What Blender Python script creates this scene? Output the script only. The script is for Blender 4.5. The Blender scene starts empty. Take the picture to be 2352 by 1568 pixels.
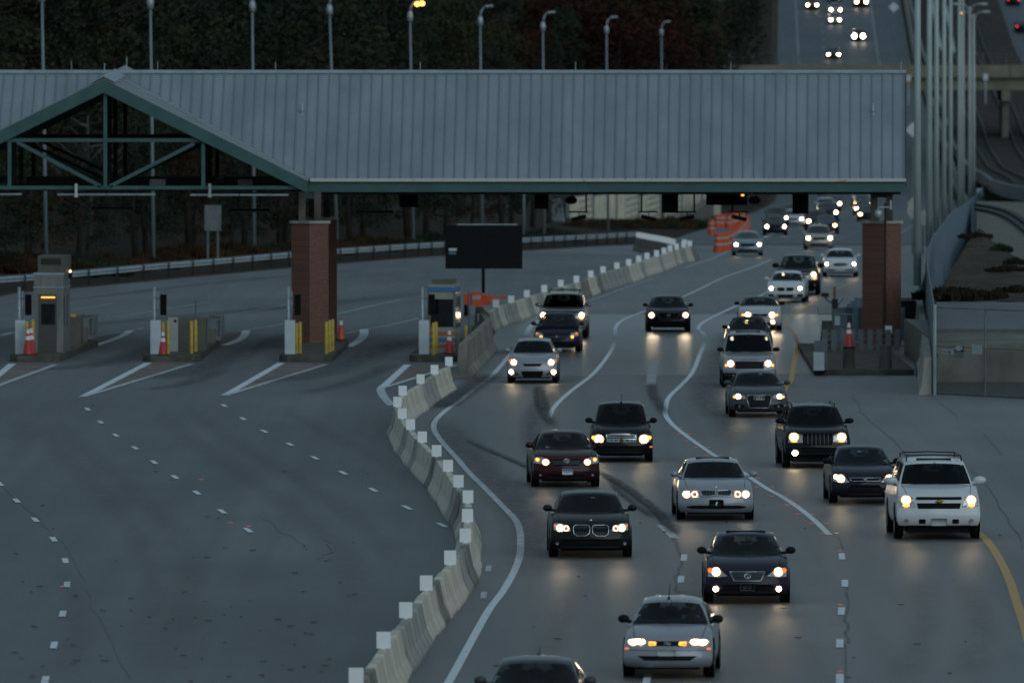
import bpy, bmesh, math, random
from math import radians as R, sin, cos, pi, atan, atan2, hypot
from mathutils import Vector, Matrix
random.seed(11)
scn = bpy.context.scene
COL = scn.collection
# ---------------------------------------------------------------- camera
FPX, CX, CY, YH, CAMH = 24000.0, 1176.0, 784.0, 89.0, 12.0
PITCH = atan((CY - YH) / FPX)
cd = bpy.data.cameras.new('camera'); cam = bpy.data.objects.new('camera', cd); COL.objects.link(cam)
cd.sensor_width = 36; cd.lens = 36 * FPX / 2352.0; cd.clip_end = 6000; cd.clip_start = 1
cam.location = (0, 0, CAMH); cam.rotation_euler = (R(90) - PITCH, 0, 0)
scn.camera = cam
cd.dof.use_dof = True; cd.dof.focus_distance = 265; cd.dof.aperture_fstop = 3.0
# ---------------------------------------------------------------- sky, sun, exposure
SUN_EL, SUN_ROT = 9.0, 152.0
w = bpy.data.worlds.new('World'); scn.world = w; w.use_nodes = True
nt = w.node_tree
bg = nt.nodes['Background']; sky = nt.nodes.new('ShaderNodeTexSky')
sky.sky_type = 'NISHITA'; sky.sun_disc = False
sky.sun_elevation = R(SUN_EL); sky.sun_rotation = R(SUN_ROT); sky.ozone_density = 2.5; sky.dust_density = 1.0; sky.air_density = 1.0
cl = nt.nodes.new('ShaderNodeMix'); cl.data_type = 'RGBA'; cl.inputs[0].default_value = .78   # high overcast cloud over the clear dusk sky
cl.inputs[7].default_value = (1.86, 2.62, 3.06, 1)
nt.links.new(sky.outputs[0], cl.inputs[6]); nt.links.new(cl.outputs[2], bg.inputs[0]); bg.inputs[1].default_value = 0.10
sd = bpy.data.lights.new('sun', 'SUN'); so = bpy.data.objects.new('sun', sd); COL.objects.link(so)
sd.energy = 0.62; sd.angle = R(50); sd.color = (0.80, 0.93, 1.0)
sdir = Vector((sin(R(SUN_ROT)) * cos(R(24)), cos(R(SUN_ROT)) * cos(R(24)), sin(R(24))))
so.rotation_euler = sdir.to_track_quat('Z', 'Y').to_euler(); so.location = (0, 0, 100)
scn.view_settings.view_transform = 'Standard'; scn.view_settings.look = 'None'
scn.view_settings.exposure = 0.18; scn.view_settings.gamma = 1.0
scn.render.engine = 'CYCLES'
scn.cycles.max_bounces = 6; scn.cycles.transparent_max_bounces = 12; scn.cycles.sample_clamp_indirect = 3
try: scn.cycles.use_denoising = True
except Exception: pass

# ---------------------------------------------------------------- terrain profile along the road
_YD = [(636,526),(611,560),(590,600),(574,650),(556,720),(543,770),(529,840),(509,930),(490,1010),(470,1080),
       (449,1130),(392,1165),(318,1200),(258,1250),(203,1300),(134,1371),(0,1460)]
_K = [(0,0.0),(500,0.0)] + [(d, CAMH - (y - YH) * d / FPX) for y, d in _YD]
_K[2] = (526, 0.0)
_K.append((1900, _K[-1][1] + 440 * .10))
def zt(Y):
    if Y <= 526: return 0.0
    for i in range(len(_K) - 1):
        a, b = _K[i], _K[i + 1]
        if Y <= b[0]:
            return a[1] + (b[1] - a[1]) * (Y - a[0]) / (b[0] - a[0])
    return _K[-1][1]
def slope(Y): return (zt(Y + 6) - zt(Y - 6)) / 12
def ray(x, y):
    a, b = (x - CX) / FPX, (CY - y) / FPX
    dy = cos(PITCH) + b * sin(PITCH); dz = -sin(PITCH) + b * cos(PITCH)
    return a / dy, dz / dy
def P(x, y, Y):
    rx, rz = ray(x, y); return Vector((rx * Y, Y, CAMH + rz * Y))
def XY(x, Y): return ray(x, 600)[0] * Y
def G(x, y, h=0.0):
    rx, rz = ray(x, y)
    f = lambda d: CAMH + rz * d - zt(d) - h
    d = 60.0
    while d < 1890 and f(d) > 0: d += 4
    lo, hi = d - 4, d
    for _ in range(22):
        m = (lo + hi) / 2
        if f(m) > 0: lo = m
        else: hi = m
    return Vector((rx * lo, lo, zt(lo) + h))
def SC(Y): return FPX / Y
def interp(x, pts):
    if x <= pts[0][0]: return pts[0][1]
    for a, b in zip(pts, pts[1:]):
        if x <= b[0]: return a[1] + (b[1] - a[1]) * (x - a[0]) / (b[0] - a[0])
    return pts[-1][1]

# ---------------------------------------------------------------- materials
MATS = {}
def mat(name, c, rough=.6, metal=0.0, c2=None, scale=4.0, bump=0.0, coat=0.0, emit=None, es=0.0, spec=.5, stretch=None, detail=4, lo=.35, hi=.65):
    if name in MATS: return MATS[name]
    m = bpy.data.materials.new(name); m.use_nodes = True; MATS[name] = m
    n = m.node_tree.nodes; l = m.node_tree.links; b = n['Principled BSDF']
    b.inputs['Roughness'].default_value = rough; b.inputs['Metallic'].default_value = metal
    b.inputs['Coat Weight'].default_value = coat; b.inputs['Coat Roughness'].default_value = .08
    b.inputs['Specular IOR Level'].default_value = spec if rough < .86 else .08
    tc = n.new('ShaderNodeTexCoord'); mp = n.new('ShaderNodeMapping'); l.new(tc.outputs['Object'], mp.inputs[0])
    if stretch: mp.inputs['Scale'].default_value = stretch
    nz = n.new('ShaderNodeTexNoise'); nz.inputs['Scale'].default_value = scale; nz.inputs['Detail'].default_value = detail
    l.new(mp.outputs[0], nz.inputs['Vector'])
    if c2 is None: c2 = tuple(v * .86 for v in c[:3])
    rp = n.new('ShaderNodeValToRGB'); rp.color_ramp.elements[0].position = lo; rp.color_ramp.elements[1].position = hi
    rp.color_ramp.elements[0].color = (*c2[:3], 1); rp.color_ramp.elements[1].color = (*c[:3], 1)
    l.new(nz.outputs['Fac'], rp.inputs[0]); l.new(rp.outputs[0], b.inputs['Base Color'])
    if bump:
        bp = n.new('ShaderNodeBump'); bp.inputs['Strength'].default_value = bump; bp.inputs['Distance'].default_value = .02
        n2 = n.new('ShaderNodeTexNoise'); n2.inputs['Scale'].default_value = scale * 6; n2.inputs['Detail'].default_value = 3
        l.new(mp.outputs[0], n2.inputs['Vector']); l.new(n2.outputs['Fac'], bp.inputs['Height']); l.new(bp.outputs[0], b.inputs['Normal'])
    if emit:
        b.inputs['Emission Color'].default_value = (*emit, 1); b.inputs['Emission Strength'].default_value = es
    return m

def road_mat(name, base, dark, light, rough=.62, streak=.35, sx=1.3, speck=.25, joints=None):
    m = bpy.data.materials.new(name); m.use_nodes = True; MATS[name] = m
    n = m.node_tree.nodes; l = m.node_tree.links; b = n['Principled BSDF']
    tc = n.new('ShaderNodeTexCoord')
    def noise(sc, det, stretch, rgh=.55):
        mp = n.new('ShaderNodeMapping'); mp.inputs['Scale'].default_value = stretch; l.new(tc.outputs['Object'], mp.inputs[0])
        q = n.new('ShaderNodeTexNoise'); q.inputs['Scale'].default_value = sc; q.inputs['Detail'].default_value = det; q.inputs['Roughness'].default_value = rgh
        l.new(mp.outputs[0], q.inputs['Vector']); return q.outputs['Fac']
    def ramp(fac, p0, p1, c0, c1):
        r = n.new('ShaderNodeValToRGB'); r.color_ramp.elements[0].position = p0; r.color_ramp.elements[1].position = p1
        r.color_ramp.elements[0].color = (*c0, 1); r.color_ramp.elements[1].color = (*c1, 1); l.new(fac, r.inputs[0]); return r.outputs[0]
    def mix(kind, fac, a, c):
        q = n.new('ShaderNodeMix'); q.data_type = 'RGBA'; q.blend_type = kind; q.inputs[0].default_value = fac
        l.new(a, q.inputs[6]); l.new(c, q.inputs[7]); return q.outputs[2]
    big = ramp(noise(.09, 6, (1, .3, 1), .6), .36, .66, dark, base)
    pat = ramp(noise(.35, 5, (1, .25, 1)), .3, .75, (1 - streak * .5,) * 3, (1 + .05,) * 3)
    stk = ramp(noise(sx, 2, (1, .012, 1)), .3, .7, (1 - streak,) * 3, (1.0,) * 3)
    spk = ramp(noise(14, 3, (1, 1, 1), .75), .3, .7, (1 - speck,) * 3, (1 + speck * .6,) * 3)
    col = mix('MULTIPLY', 1, big, pat); col = mix('MULTIPLY', .8, col, stk); col = mix('MULTIPLY', 1, col, spk)
    l.new(col, b.inputs['Base Color']); b.inputs['Roughness'].default_value = rough
    b.inputs['Specular IOR Level'].default_value = .35
    bp = n.new('ShaderNodeBump'); bp.inputs['Strength'].default_value = .25; bp.inputs['Distance'].default_value = .01
    l.new(noise(40, 3, (1, 1, 1), .7), bp.inputs['Height']); l.new(bp.outputs[0], b.inputs['Normal'])
    return m
M_lot = road_mat('old_asphalt', (.155,.160,.165), (.098,.104,.110), (.2,.2,.2), streak=.28)
M_lane = road_mat('lane_concrete', (.165,.160,.155), (.115,.113,.112), (.2,.2,.2), rough=.5, streak=.32, speck=.32)
M_shoulder = road_mat('shoulder_concrete', (.22,.22,.22), (.145,.148,.15), (.2,.2,.2), streak=.2, speck=.35)
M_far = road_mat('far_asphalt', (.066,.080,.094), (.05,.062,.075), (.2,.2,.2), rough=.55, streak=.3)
M_slab = mat('polished_slab', (.135,.132,.128), .33, c2=(.09,.088,.086), scale=1.2, spec=.2, stretch=(.25,2.5,1), detail=6, bump=.25)
M_dirt = mat('dirt', (.085,.068,.05), .95, c2=(.035,.032,.024), scale=.9, bump=.4, detail=6)
M_forest = mat('forest_floor', (.045,.033,.022), .95, c2=(.018,.019,.014), scale=.35, bump=.4, detail=7)
M_litter = mat('leaf_litter', (.09,.038,.022), .95, c2=(.03,.022,.018), scale=1.6, bump=.4, detail=7)
def worn(name, c, under, amount=.5, sc=5.0):
    return mat(name, c, .55, c2=under, scale=sc, detail=6, lo=amount - .12, hi=amount + .02)
M_white = worn('white_paint', (.62,.66,.70), (.22,.23,.24), .40)
M_whiteold = worn('worn_white_paint', (.50,.53,.55), (.20,.21,.22), .50)
M_faint = worn('faded_white_paint', (.30,.32,.33), (.19,.195,.2), .54, 2.5)
M_yellow = worn('yellow_paint', (.46,.25,.04), (.25,.18,.08), .42)
M_tar = mat('tar', (.075,.08,.083), .7, c2=(.13,.135,.14), scale=1.6, detail=8, lo=.40, hi=.50)
def soft_mat(name, c, amt):
    m = bpy.data.materials.new(name); m.use_nodes = True; MATS[name] = m; n = m.node_tree.nodes; l = m.node_tree.links; b = n['Principled BSDF']
    b.inputs['Base Color'].default_value = (*c, 1); b.inputs['Roughness'].default_value = .7
    at = n.new('ShaderNodeAttribute'); at.attribute_name = 'cover'; tc = n.new('ShaderNodeTexCoord'); nz = n.new('ShaderNodeTexNoise'); nz.inputs['Scale'].default_value = 2.2; nz.inputs['Detail'].default_value = 8; nz.inputs['Roughness'].default_value = .7
    mp = n.new('ShaderNodeMapping'); mp.inputs['Scale'].default_value = (1.5, .3, 1); l.new(tc.outputs['Object'], mp.inputs[0]); l.new(mp.outputs[0], nz.inputs['Vector'])
    r = n.new('ShaderNodeValToRGB'); r.color_ramp.elements[0].position = .28; r.color_ramp.elements[1].position = .54; l.new(nz.outputs['Fac'], r.inputs[0])
    a = n.new('ShaderNodeMath'); a.operation = 'MULTIPLY'; l.new(at.outputs['Fac'], a.inputs[0]); l.new(r.outputs[0], a.inputs[1])
    a2 = n.new('ShaderNodeMath'); a2.operation = 'MULTIPLY'; l.new(a.outputs[0], a2.inputs[0]); a2.inputs[1].default_value = amt; l.new(a2.outputs[0], b.inputs['Alpha'])
    return m
M_rubber = soft_mat('rubber_on_road', (.025,.028,.03), .9); M_oil = soft_mat('oily_lane_wear', (.045,.048,.05), .38); M_wear = soft_mat('faint_tyre_wear', (.06,.063,.066), .13)
M_tarsoft = mat('tyre_rubber_marks', (.11,.115,.12), .7, c2=(.165,.17,.175), scale=.5, detail=5, stretch=(1,.15,1))
M_hatch = mat('stained_hatching', (.20,.150,.125), .85, c2=(.095,.07,.06), scale=1.4, detail=8, stretch=(.35,2.5,1))
M_conc = mat('barrier_concrete', (.66,.60,.49), .85, c2=(.42,.385,.32), scale=1.6, bump=.3, detail=7, stretch=(1,1,.35))
M_conc2 = mat('barrier_concrete_grey', (.40,.39,.35), .85, c2=(.21,.21,.19), scale=1.6, bump=.3, detail=7, stretch=(1,1,.35))
M_conc3 = mat('barrier_concrete_stained', (.32,.30,.26), .9, c2=(.12,.115,.10), scale=2.2, bump=.3, detail=8, stretch=(1,1,.3))
M_curb = mat('kerb_concrete', (.115,.108,.092), .9, c2=(.06,.058,.05), scale=1.5, bump=.3, detail=7)
M_wallc = mat('old_wall_concrete', (.20,.20,.165), .9, c2=(.12,.12,.10), scale=.9, bump=.3, detail=7)
M_panel = mat('white_delineator', (.86,.88,.88), .5, scale=3, c2=(.80,.83,.84))
M_green = mat('green_painted_steel', (.036,.105,.100), .5, c2=(.025,.078,.078), scale=1.2, detail=6)
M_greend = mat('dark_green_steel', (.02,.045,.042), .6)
M_seam = mat('shade_toned_seam_metal', (.175,.205,.23), .5)  # seams toned darker than the sheet, shade lines put into the colour
M_roof = mat('roof_metal', (.235,.275,.31), .5, .0, c2=(.175,.212,.245), scale=.5, detail=6, stretch=(1.5,.4,.4))
M_gutter = mat('rusty_white_gutter', (.52,.52,.47), .6, c2=(.33,.24,.15), scale=2.2, detail=6, lo=.30, hi=.38)
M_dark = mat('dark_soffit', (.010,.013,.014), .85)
M_black = mat('matt_black', (.007,.008,.009), .6, spec=.15)
M_blackp = mat('black_plastic', (.012,.013,.015), .42, spec=.25)
M_galv = mat('galvanised_steel', (.36,.42,.45), .4, .35, c2=(.27,.32,.35), scale=2, detail=5)
M_galvd = mat('dull_galvanised_steel', (.15,.175,.185), .5, .3, c2=(.10,.125,.135), scale=2)
M_pole = mat('pole_metal', (.36,.43,.42), .5, .1, c2=(.29,.36,.36), scale=1, stretch=(3,3,.4))
M_pole2 = mat('roadside_pole_metal', (.20,.25,.265), .5, .1, c2=(.15,.19,.20), scale=1, stretch=(3,3,.4))
M_dry = mat('dry_brush', (.040,.034,.024), .9, c2=(.018,.016,.012), scale=.6)
M_booth = mat('brushed_booth_steel', (.22,.225,.215), .45, .3, c2=(.15,.155,.15), scale=2, stretch=(2,2,.4))
M_boothd = mat('dark_booth_panel', (.075,.078,.075), .55, .2)
M_glassd = mat('dark_glass', (.006,.008,.010), .12, coat=.5)
M_cab = mat('pale_cabinet', (.50,.56,.60), .5, c2=(.42,.47,.51), scale=3, detail=6)
M_cabg = mat('grey_cabinet', (.33,.35,.34), .55, c2=(.27,.29,.28), scale=3)
M_cabb = mat('olive_cabinet', (.105,.105,.085), .6, c2=(.075,.075,.062), scale=1.5)
M_boll = mat('bollard_yellow', (.52,.36,.04), .5, c2=(.36,.25,.05), scale=5, detail=6)
M_orange = mat('traffic_orange', (.62,.085,.025), .5, c2=(.50,.065,.02), scale=3)
M_band = mat('dull_reflective_band', (.42,.38,.34), .5)
M_conered = mat('cone_red', (.42,.03,.03), .5)
M_conew = mat('cone_white', (.70,.70,.66), .5)
M_blue = mat('booth_blue', (.035,.16,.34), .5)
M_peach = mat('booth_orange_stripe', (.34,.13,.07), .6)
M_cream = mat('booth_cream', (.30,.30,.25), .55, c2=(.24,.24,.2), scale=2)
M_slat = mat('fence_slats', (.13,.19,.245), .6, c2=(.095,.15,.195), scale=2.2, stretch=(6,6,.3))
M_bridge = mat('bridge_concrete', (.20,.19,.15), .9, c2=(.14,.135,.11), scale=.4, detail=6)
M_noise = mat('noise_wall_concrete', (.75,.70,.56), .9, c2=(.50,.47,.37), scale=.8, detail=6)
M_rail = mat('rail_steel', (.05,.045,.042), .6, .4)
M_tie = mat('track_bed', (.065,.055,.048), .95, c2=(.035,.03,.028), scale=1.2, bump=.4)
M_leafg = mat('pine_foliage', (0.0356,0.0499,0.0270), .9, c2=(0.0140,0.0216,0.0175), scale=.45, detail=3)
M_leafy = mat('olive_foliage', (0.0571,0.0614,0.0293), .9, c2=(0.0216,0.0262,0.0175), scale=.45, detail=3)
M_leafr = mat('rust_foliage', (0.0517,0.0193,0.0152), .9, c2=(0.0235,0.0124,0.0097), scale=.45, detail=3)
M_leafb = mat('brown_foliage', (0.0624,0.0342,0.0162), .9, c2=(0.0252,0.0168,0.0102), scale=.45, detail=3)
M_bark = mat('bark', (.045,.04,.035), .9, c2=(.025,.022,.02), scale=3)
M_barkp = mat('pale_bark', (.10,.10,.095), .9, c2=(.06,.06,.058), scale=3)
M_leaf1 = mat('fallen_leaf', (.10,.035,.015), .8)
M_amber = mat('amber_lamp', (.8,.3,.05), .4, emit=(1, .36, .05), es=2.6)
M_amberdim = mat('dim_amber_lens', (.7,.2,.05), .4, emit=(1, .22, .04), es=.7)
M_bulb = mat('headlight_glow', (1,.9,.7), .3, emit=(1, .76, .46), es=26.0)
M_bulbw = mat('xenon_glow', (1,.95,.85), .3, emit=(1, .88, .66), es=26.0)
M_bulbo = mat('warm_headlight_glow', (1,.7,.4), .3, emit=(1, .58, .24), es=20.0)
M_ring = mat('angel_ring_glow', (1,.8,.6), .3, emit=(1, .60, .36), es=3.0)
M_halo = mat('bulb_halo_glow', (.7,.55,.4), .3, emit=(1, .46, .18), es=1.1)  # emissive halo disc put round each bulb for its warm glow
M_tail = mat('tail_lamp', (.6,.02,.02), .3, emit=(1, .03, .03), es=3.0)
M_sodium = mat('sodium_lamp', (1,.4,.1), .3, emit=(1, .33, .05), es=7.0)
M_stud = mat('red_stud_with_glint', (.40,.12,.08), .3, emit=(1, .40, .2), es=.10)  # slight emission stands in for light the studs throw back
M_chrome = mat('chrome', (.62,.63,.64), .18, 1.0)
M_lens = mat('clear_lens', (.42,.43,.44), .15, .5, coat=.6)
M_tyre = mat('tyre_rubber', (.010,.010,.011), .8, spec=.15)
M_rim = mat('alloy_rim', (.22,.23,.24), .35, .7)
M_int = mat('car_interior', (.018,.018,.020), .8)
M_seat = mat('car_seat_fabric', (.035,.035,.038), .9)
M_gold = mat('gold_emblem', (.55,.34,.06), .3, .6)
M_plate = mat('pale_plate', (.38,.44,.42), .5)
M_platew = mat('white_plate', (.62,.66,.72), .5)
M_plateblue = mat('plate_blue', (.03,.07,.35), .5)
M_sticker = mat('white_sticker', (.55,.6,.6), .5)
M_skin = mat('skin', (.34,.20,.14), .6)
M_cloth = mat('dark_clothes', (.05,.06,.06), .9)
M_hair = mat('dark_hair', (.03,.02,.015), .8)
def glass_mat(name, tint, gloss=.10):
    m = bpy.data.materials.new(name); m.use_nodes = True; MATS[name] = m
    n = m.node_tree.nodes; l = m.node_tree.links; n.clear()
    o = n.new('ShaderNodeOutputMaterial'); t = n.new('ShaderNodeBsdfTransparent'); g = n.new('ShaderNodeBsdfGlossy'); mx = n.new('ShaderNodeMixShader')
    t.inputs[0].default_value = (*tint, 1); g.inputs['Roughness'].default_value = .04; g.inputs[0].default_value = (.9,.95,1,1)
    lw = n.new('ShaderNodeLayerWeight'); lw.inputs[0].default_value = .18
    mt = n.new('ShaderNodeMath'); mt.operation = 'MULTIPLY_ADD'; mt.inputs[1].default_value = .62; mt.inputs[2].default_value = gloss * .5
    l.new(lw.outputs['Fresnel'], mt.inputs[0]); l.new(mt.outputs[0], mx.inputs[0]); l.new(t.outputs[0], mx.inputs[1]); l.new(g.outputs[0], mx.inputs[2]); l.new(mx.outputs[0], o.inputs[0])
    return m
M_glass = glass_mat('tinted_glass', (.52,.60,.60), .02)
M_glassk = glass_mat('dark_tinted_glass', (.20,.23,.24), .02)
def paint(name, c, metal=.0, rough=.38):
    dk = max(c) < .1
    return mat('paint_' + name, c, rough, metal, c2=tuple(v * .93 for v in c), scale=2, coat=.42 if dk else .7, spec=.03 if dk else .12)
PAINT = dict(silver=paint('silver', (.29,.30,.335), .3), white=paint('white', (.60,.62,.64)), black=paint('black', (.008,.009,.012)),
             navy=paint('navy', (.013,.013,.026)), maroon=paint('maroon', (.035,.008,.010)), grey=paint('grey', (.055,.062,.07), .2),
             plum=paint('plum', (.017,.014,.030)), blue=paint('blue', (.20,.235,.275), .3), beige=paint('beige', (.42,.41,.36), .3),
             darkgreen=paint('darkgreen', (.012,.028,.022)), red=paint('red', (.09,.012,.012)), pearl=paint('pearl', (.52,.54,.57), .1))
def brick_mat():
    m = bpy.data.materials.new('red_brick'); m.use_nodes = True; MATS['brick'] = m
    n = m.node_tree.nodes; l = m.node_tree.links; b = n['Principled BSDF']
    tc = n.new('ShaderNodeTexCoord'); br = n.new('ShaderNodeTexBrick')
    cx = n.new('ShaderNodeSeparateXYZ'); cb = n.new('ShaderNodeCombineXYZ'); ad = n.new('ShaderNodeMath')
    l.new(tc.outputs['Object'], cx.inputs[0]); l.new(cx.outputs[0], ad.inputs[0]); l.new(cx.outputs[1], ad.inputs[1])
    l.new(ad.outputs[0], cb.inputs[0]); l.new(cx.outputs[2], cb.inputs[1]); l.new(cb.outputs[0], br.inputs['Vector'])
    br.inputs['Color1'].default_value = (.17,.060,.036,1); br.inputs['Color2'].default_value = (.105,.040,.027,1); br.inputs['Mortar'].default_value = (.22,.165,.13,1)
    br.inputs['Scale'].default_value = 1.0; br.inputs['Mortar Size'].default_value = .008; br.inputs['Brick Width'].default_value = .23; br.inputs['Row Height'].default_value = .085
    l.new(br.outputs['Color'], b.inputs['Base Color']); b.inputs['Roughness'].default_value = .9
    return m
M_brick = brick_mat()

# ---------------------------------------------------------------- mesh helpers
class MB:
    def __init__(s): s.v = []; s.f = []
    def add(s, vs, fs):
        o = len(s.v); s.v += [tuple(p) for p in vs]; s.f += [tuple(i + o for i in f) for f in fs]; return s
    def box(s, x0, x1, y0, y1, z0, z1):
        return s.add([(x0,y0,z0),(x1,y0,z0),(x1,y1,z0),(x0,y1,z0),(x0,y0,z1),(x1,y0,z1),(x1,y1,z1),(x0,y1,z1)],
                     [(0,3,2,1),(4,5,6,7),(0,1,5,4),(1,2,6,5),(2,3,7,6),(3,0,4,7)])
    def bar(s, a, b, w, h=None, up=Vector((0,0,1))):
        a = Vector(a); b = Vector(b); h = h or w; d = (b - a).normalized()
        sx = d.cross(up);
        if sx.length < 1e-4: sx = Vector((1,0,0))
        sx.normalize(); sz = sx.cross(d).normalized()
        vs = [p + sx * i * w / 2 + sz * j * h / 2 for p in (a, b) for i, j in ((-1,-1),(1,-1),(1,1),(-1,1))]
        return s.add(vs, [(0,1,2,3),(7,6,5,4),(0,4,5,1),(1,5,6,2),(2,6,7,3),(3,7,4,0)])
    def tube(s, pts, r, n=8, cap=True):
        pts = [Vector(p) for p in pts]; rs = r if isinstance(r, (list, tuple)) else [r] * len(pts)
        base = len(s.v); prev = None
        for i, p in enumerate(pts):
            d = (pts[min(i + 1, len(pts) - 1)] - pts[max(i - 1, 0)]).normalized()
            if prev is None:
                u = d.cross(Vector((0,0,1)));
                if u.length < .05: u = d.cross(Vector((0,1,0)))
            else: u = prev - d * prev.dot(d)
            u.normalize(); prev = u; q = d.cross(u)
            for k in range(n):
                a = 2 * pi * k / n; s.v.append(tuple(p + (u * cos(a) + q * sin(a)) * rs[i]))
        for i in range(len(pts) - 1):
            for k in range(n):
                a = base + i * n + k; b = base + i * n + (k + 1) % n
                s.f.append((a, b, b + n, a + n))
        if cap:
            s.f.append(tuple(base + k for k in range(n))[::-1]); s.f.append(tuple(base + (len(pts) - 1) * n + k for k in range(n)))
        return s
    def lathe(s, prof, n=16, c=(0,0,0), axis='Z'):
        base = len(s.v)
        for (r, h) in prof:
            for k in range(n):
                a = 2 * pi * k / n; x, y = r * cos(a), r * sin(a)
                p = (x, y, h) if axis == 'Z' else ((h, x, y) if axis == 'X' else (x, h, y))
                s.v.append((p[0] + c[0], p[1] + c[1], p[2] + c[2]))
        for i in range(len(prof) - 1):
            for k in range(n):
                a = base + i * n + k; b = base + i * n + (k + 1) % n; s.f.append((a, b, b + n, a + n))
        return s
    def prism(s, poly, off):
        off = Vector(off); n = len(poly); vs = [Vector(p) for p in poly]; vs += [p + off for p in vs]
        return s.add(vs, [tuple(range(n))[::-1], tuple(range(n, 2 * n))] + [(i, (i + 1) % n, n + (i + 1) % n, n + i) for i in range(n)])
    def ellip(s, c, rx, ry, rz, nu=12, nv=8):
        base = len(s.v)
        for j in range(nv + 1):
            th = pi * j / nv
            for i in range(nu):
                ph = 2 * pi * i / nu; s.v.append((c[0] + rx * sin(th) * cos(ph), c[1] + ry * sin(th) * sin(ph), c[2] + rz * cos(th)))
        for j in range(nv):
            for i in range(nu):
                a = base + j * nu + i; b = base + j * nu + (i + 1) % nu; s.f.append((a, b, b + nu, a + nu))
        return s
def mobj(name, mb, m, parent=None, smooth=False, loc=None, sharp=None):
    me = bpy.data.meshes.new(name); me.from_pydata(mb.v, [], mb.f); me.materials.append(m)
    if smooth:
        for p in me.polygons: p.use_smooth = True
        if sharp:
            bm = bmesh.new(); bm.from_mesh(me)
            for e in bm.edges:
                if len(e.link_faces) == 2 and e.calc_face_angle(0) > sharp: e.smooth = False
            bm.to_mesh(me); bm.free()
    me.update()
    o = bpy.data.objects.new(name, me); COL.objects.link(o)
    if parent: o.parent = parent
    if loc is not None: o.location = loc
    return o
def tag(o, label, cat, group=None, kind=None):
    o['label'] = label; o['category'] = cat
    if group: o['group'] = group
    if kind: o['kind'] = kind
    return o
def thing(name, label, cat, loc=(0,0,0), rz=0.0, group=None):
    o = bpy.data.objects.new(name, None); COL.objects.link(o); o.empty_display_size = .3
    o.location = loc; o.rotation_euler = (0, 0, rz); tag(o, label, cat, group); return o
def struct(name, mb, m, **k):
    o = mobj(name, mb, m, **k); o['kind'] = 'structure'; return o
def copy_tree(o, parent=None):
    c = o.copy(); COL.objects.link(c)
    if parent: c.parent = parent
    for ch in list(o.children): copy_tree(ch, c)
    return c
def cr(pts, n=6):
    out = []
    for i in range(len(pts) - 1):
        p0 = pts[max(i - 1, 0)]; p1 = pts[i]; p2 = pts[i + 1]; p3 = pts[min(i + 2, len(pts) - 1)]
        for k in range(n):
            t = k / n
            out.append(.5 * ((2 * p1) + (p2 - p0) * t + (2 * p0 - 5 * p1 + 4 * p2 - p3) * t * t + (3 * p1 - p0 - 3 * p2 + p3) * t ** 3))
    out.append(pts[-1]); return out
def ground_pts(dpts, smooth=True, n=6):
    g = [G(x, y) for x, y in dpts]
    return cr(g, n) if smooth and len(g) > 2 else g
RC = [0]
def ribbon(mb, pts, wd, dz, split=25):
    RC[0] = (RC[0] + 1) % 17; dz += RC[0] * .00022
    q = []
    for a, b in zip(pts, pts[1:]):
        k = max(1, int((b - a).length / split)); q += [a + (b - a) * i / k for i in range(k)]
    q.append(pts[-1]); base = len(mb.v)
    ws = wd if callable(wd) else (lambda t: wd)
    for i, p in enumerate(q):
        d = q[min(i + 1, len(q) - 1)] - q[max(i - 1, 0)]; d.z = 0; d.normalize(); s = Vector((d.y, -d.x, 0)) * ws(i / max(1, len(q) - 1)) / 2
        z = zt(p.y) + dz
        mb.v.append((p.x - s.x, p.y - s.y, zt(p.y - s.y) + dz)); mb.v.append((p.x + s.x, p.y + s.y, zt(p.y + s.y) + dz))
    for i in range(len(q) - 1):
        a = base + 2 * i; mb.f.append((a, a + 1, a + 3, a + 2))
def gpoly(mb, dpts, dz):
    g = [G(x, y) for x, y in dpts]; base = len(mb.v)
    mb.v += [(p.x, p.y, p.z + dz) for p in g]; mb.f.append(tuple(range(base, base + len(g))))
def mesh_of(name, mb, m, smooth=True):
    me = bpy.data.meshes.new(name); me.from_pydata(mb.v, [], mb.f); me.materials.append(m)
    if smooth:
        for p in me.polygons: p.use_smooth = True
    return me
def link(name, me, parent): o = bpy.data.objects.new(name, me); COL.objects.link(o); o.parent = parent; return o

def text_obj(body, size, align, extr, m, parent, loc, rot, spacing=1.0):
    cu = bpy.data.curves.new('lettering', 'FONT'); cu.body = body; cu.size = size; cu.align_x = align; cu.extrude = extr; cu.space_character = spacing
    t_ = bpy.data.objects.new('t', cu); COL.objects.link(t_); dg = bpy.context.evaluated_depsgraph_get(); dg.update()
    me = bpy.data.meshes.new_from_object(t_.evaluated_get(dg)); bpy.data.objects.remove(t_); me.materials.clear(); me.materials.append(m); me.name = 'lettering'
    o = bpy.data.objects.new('lettering', me); COL.objects.link(o); o.parent = parent; o.location = loc; o.rotation_euler = rot; return o

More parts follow.
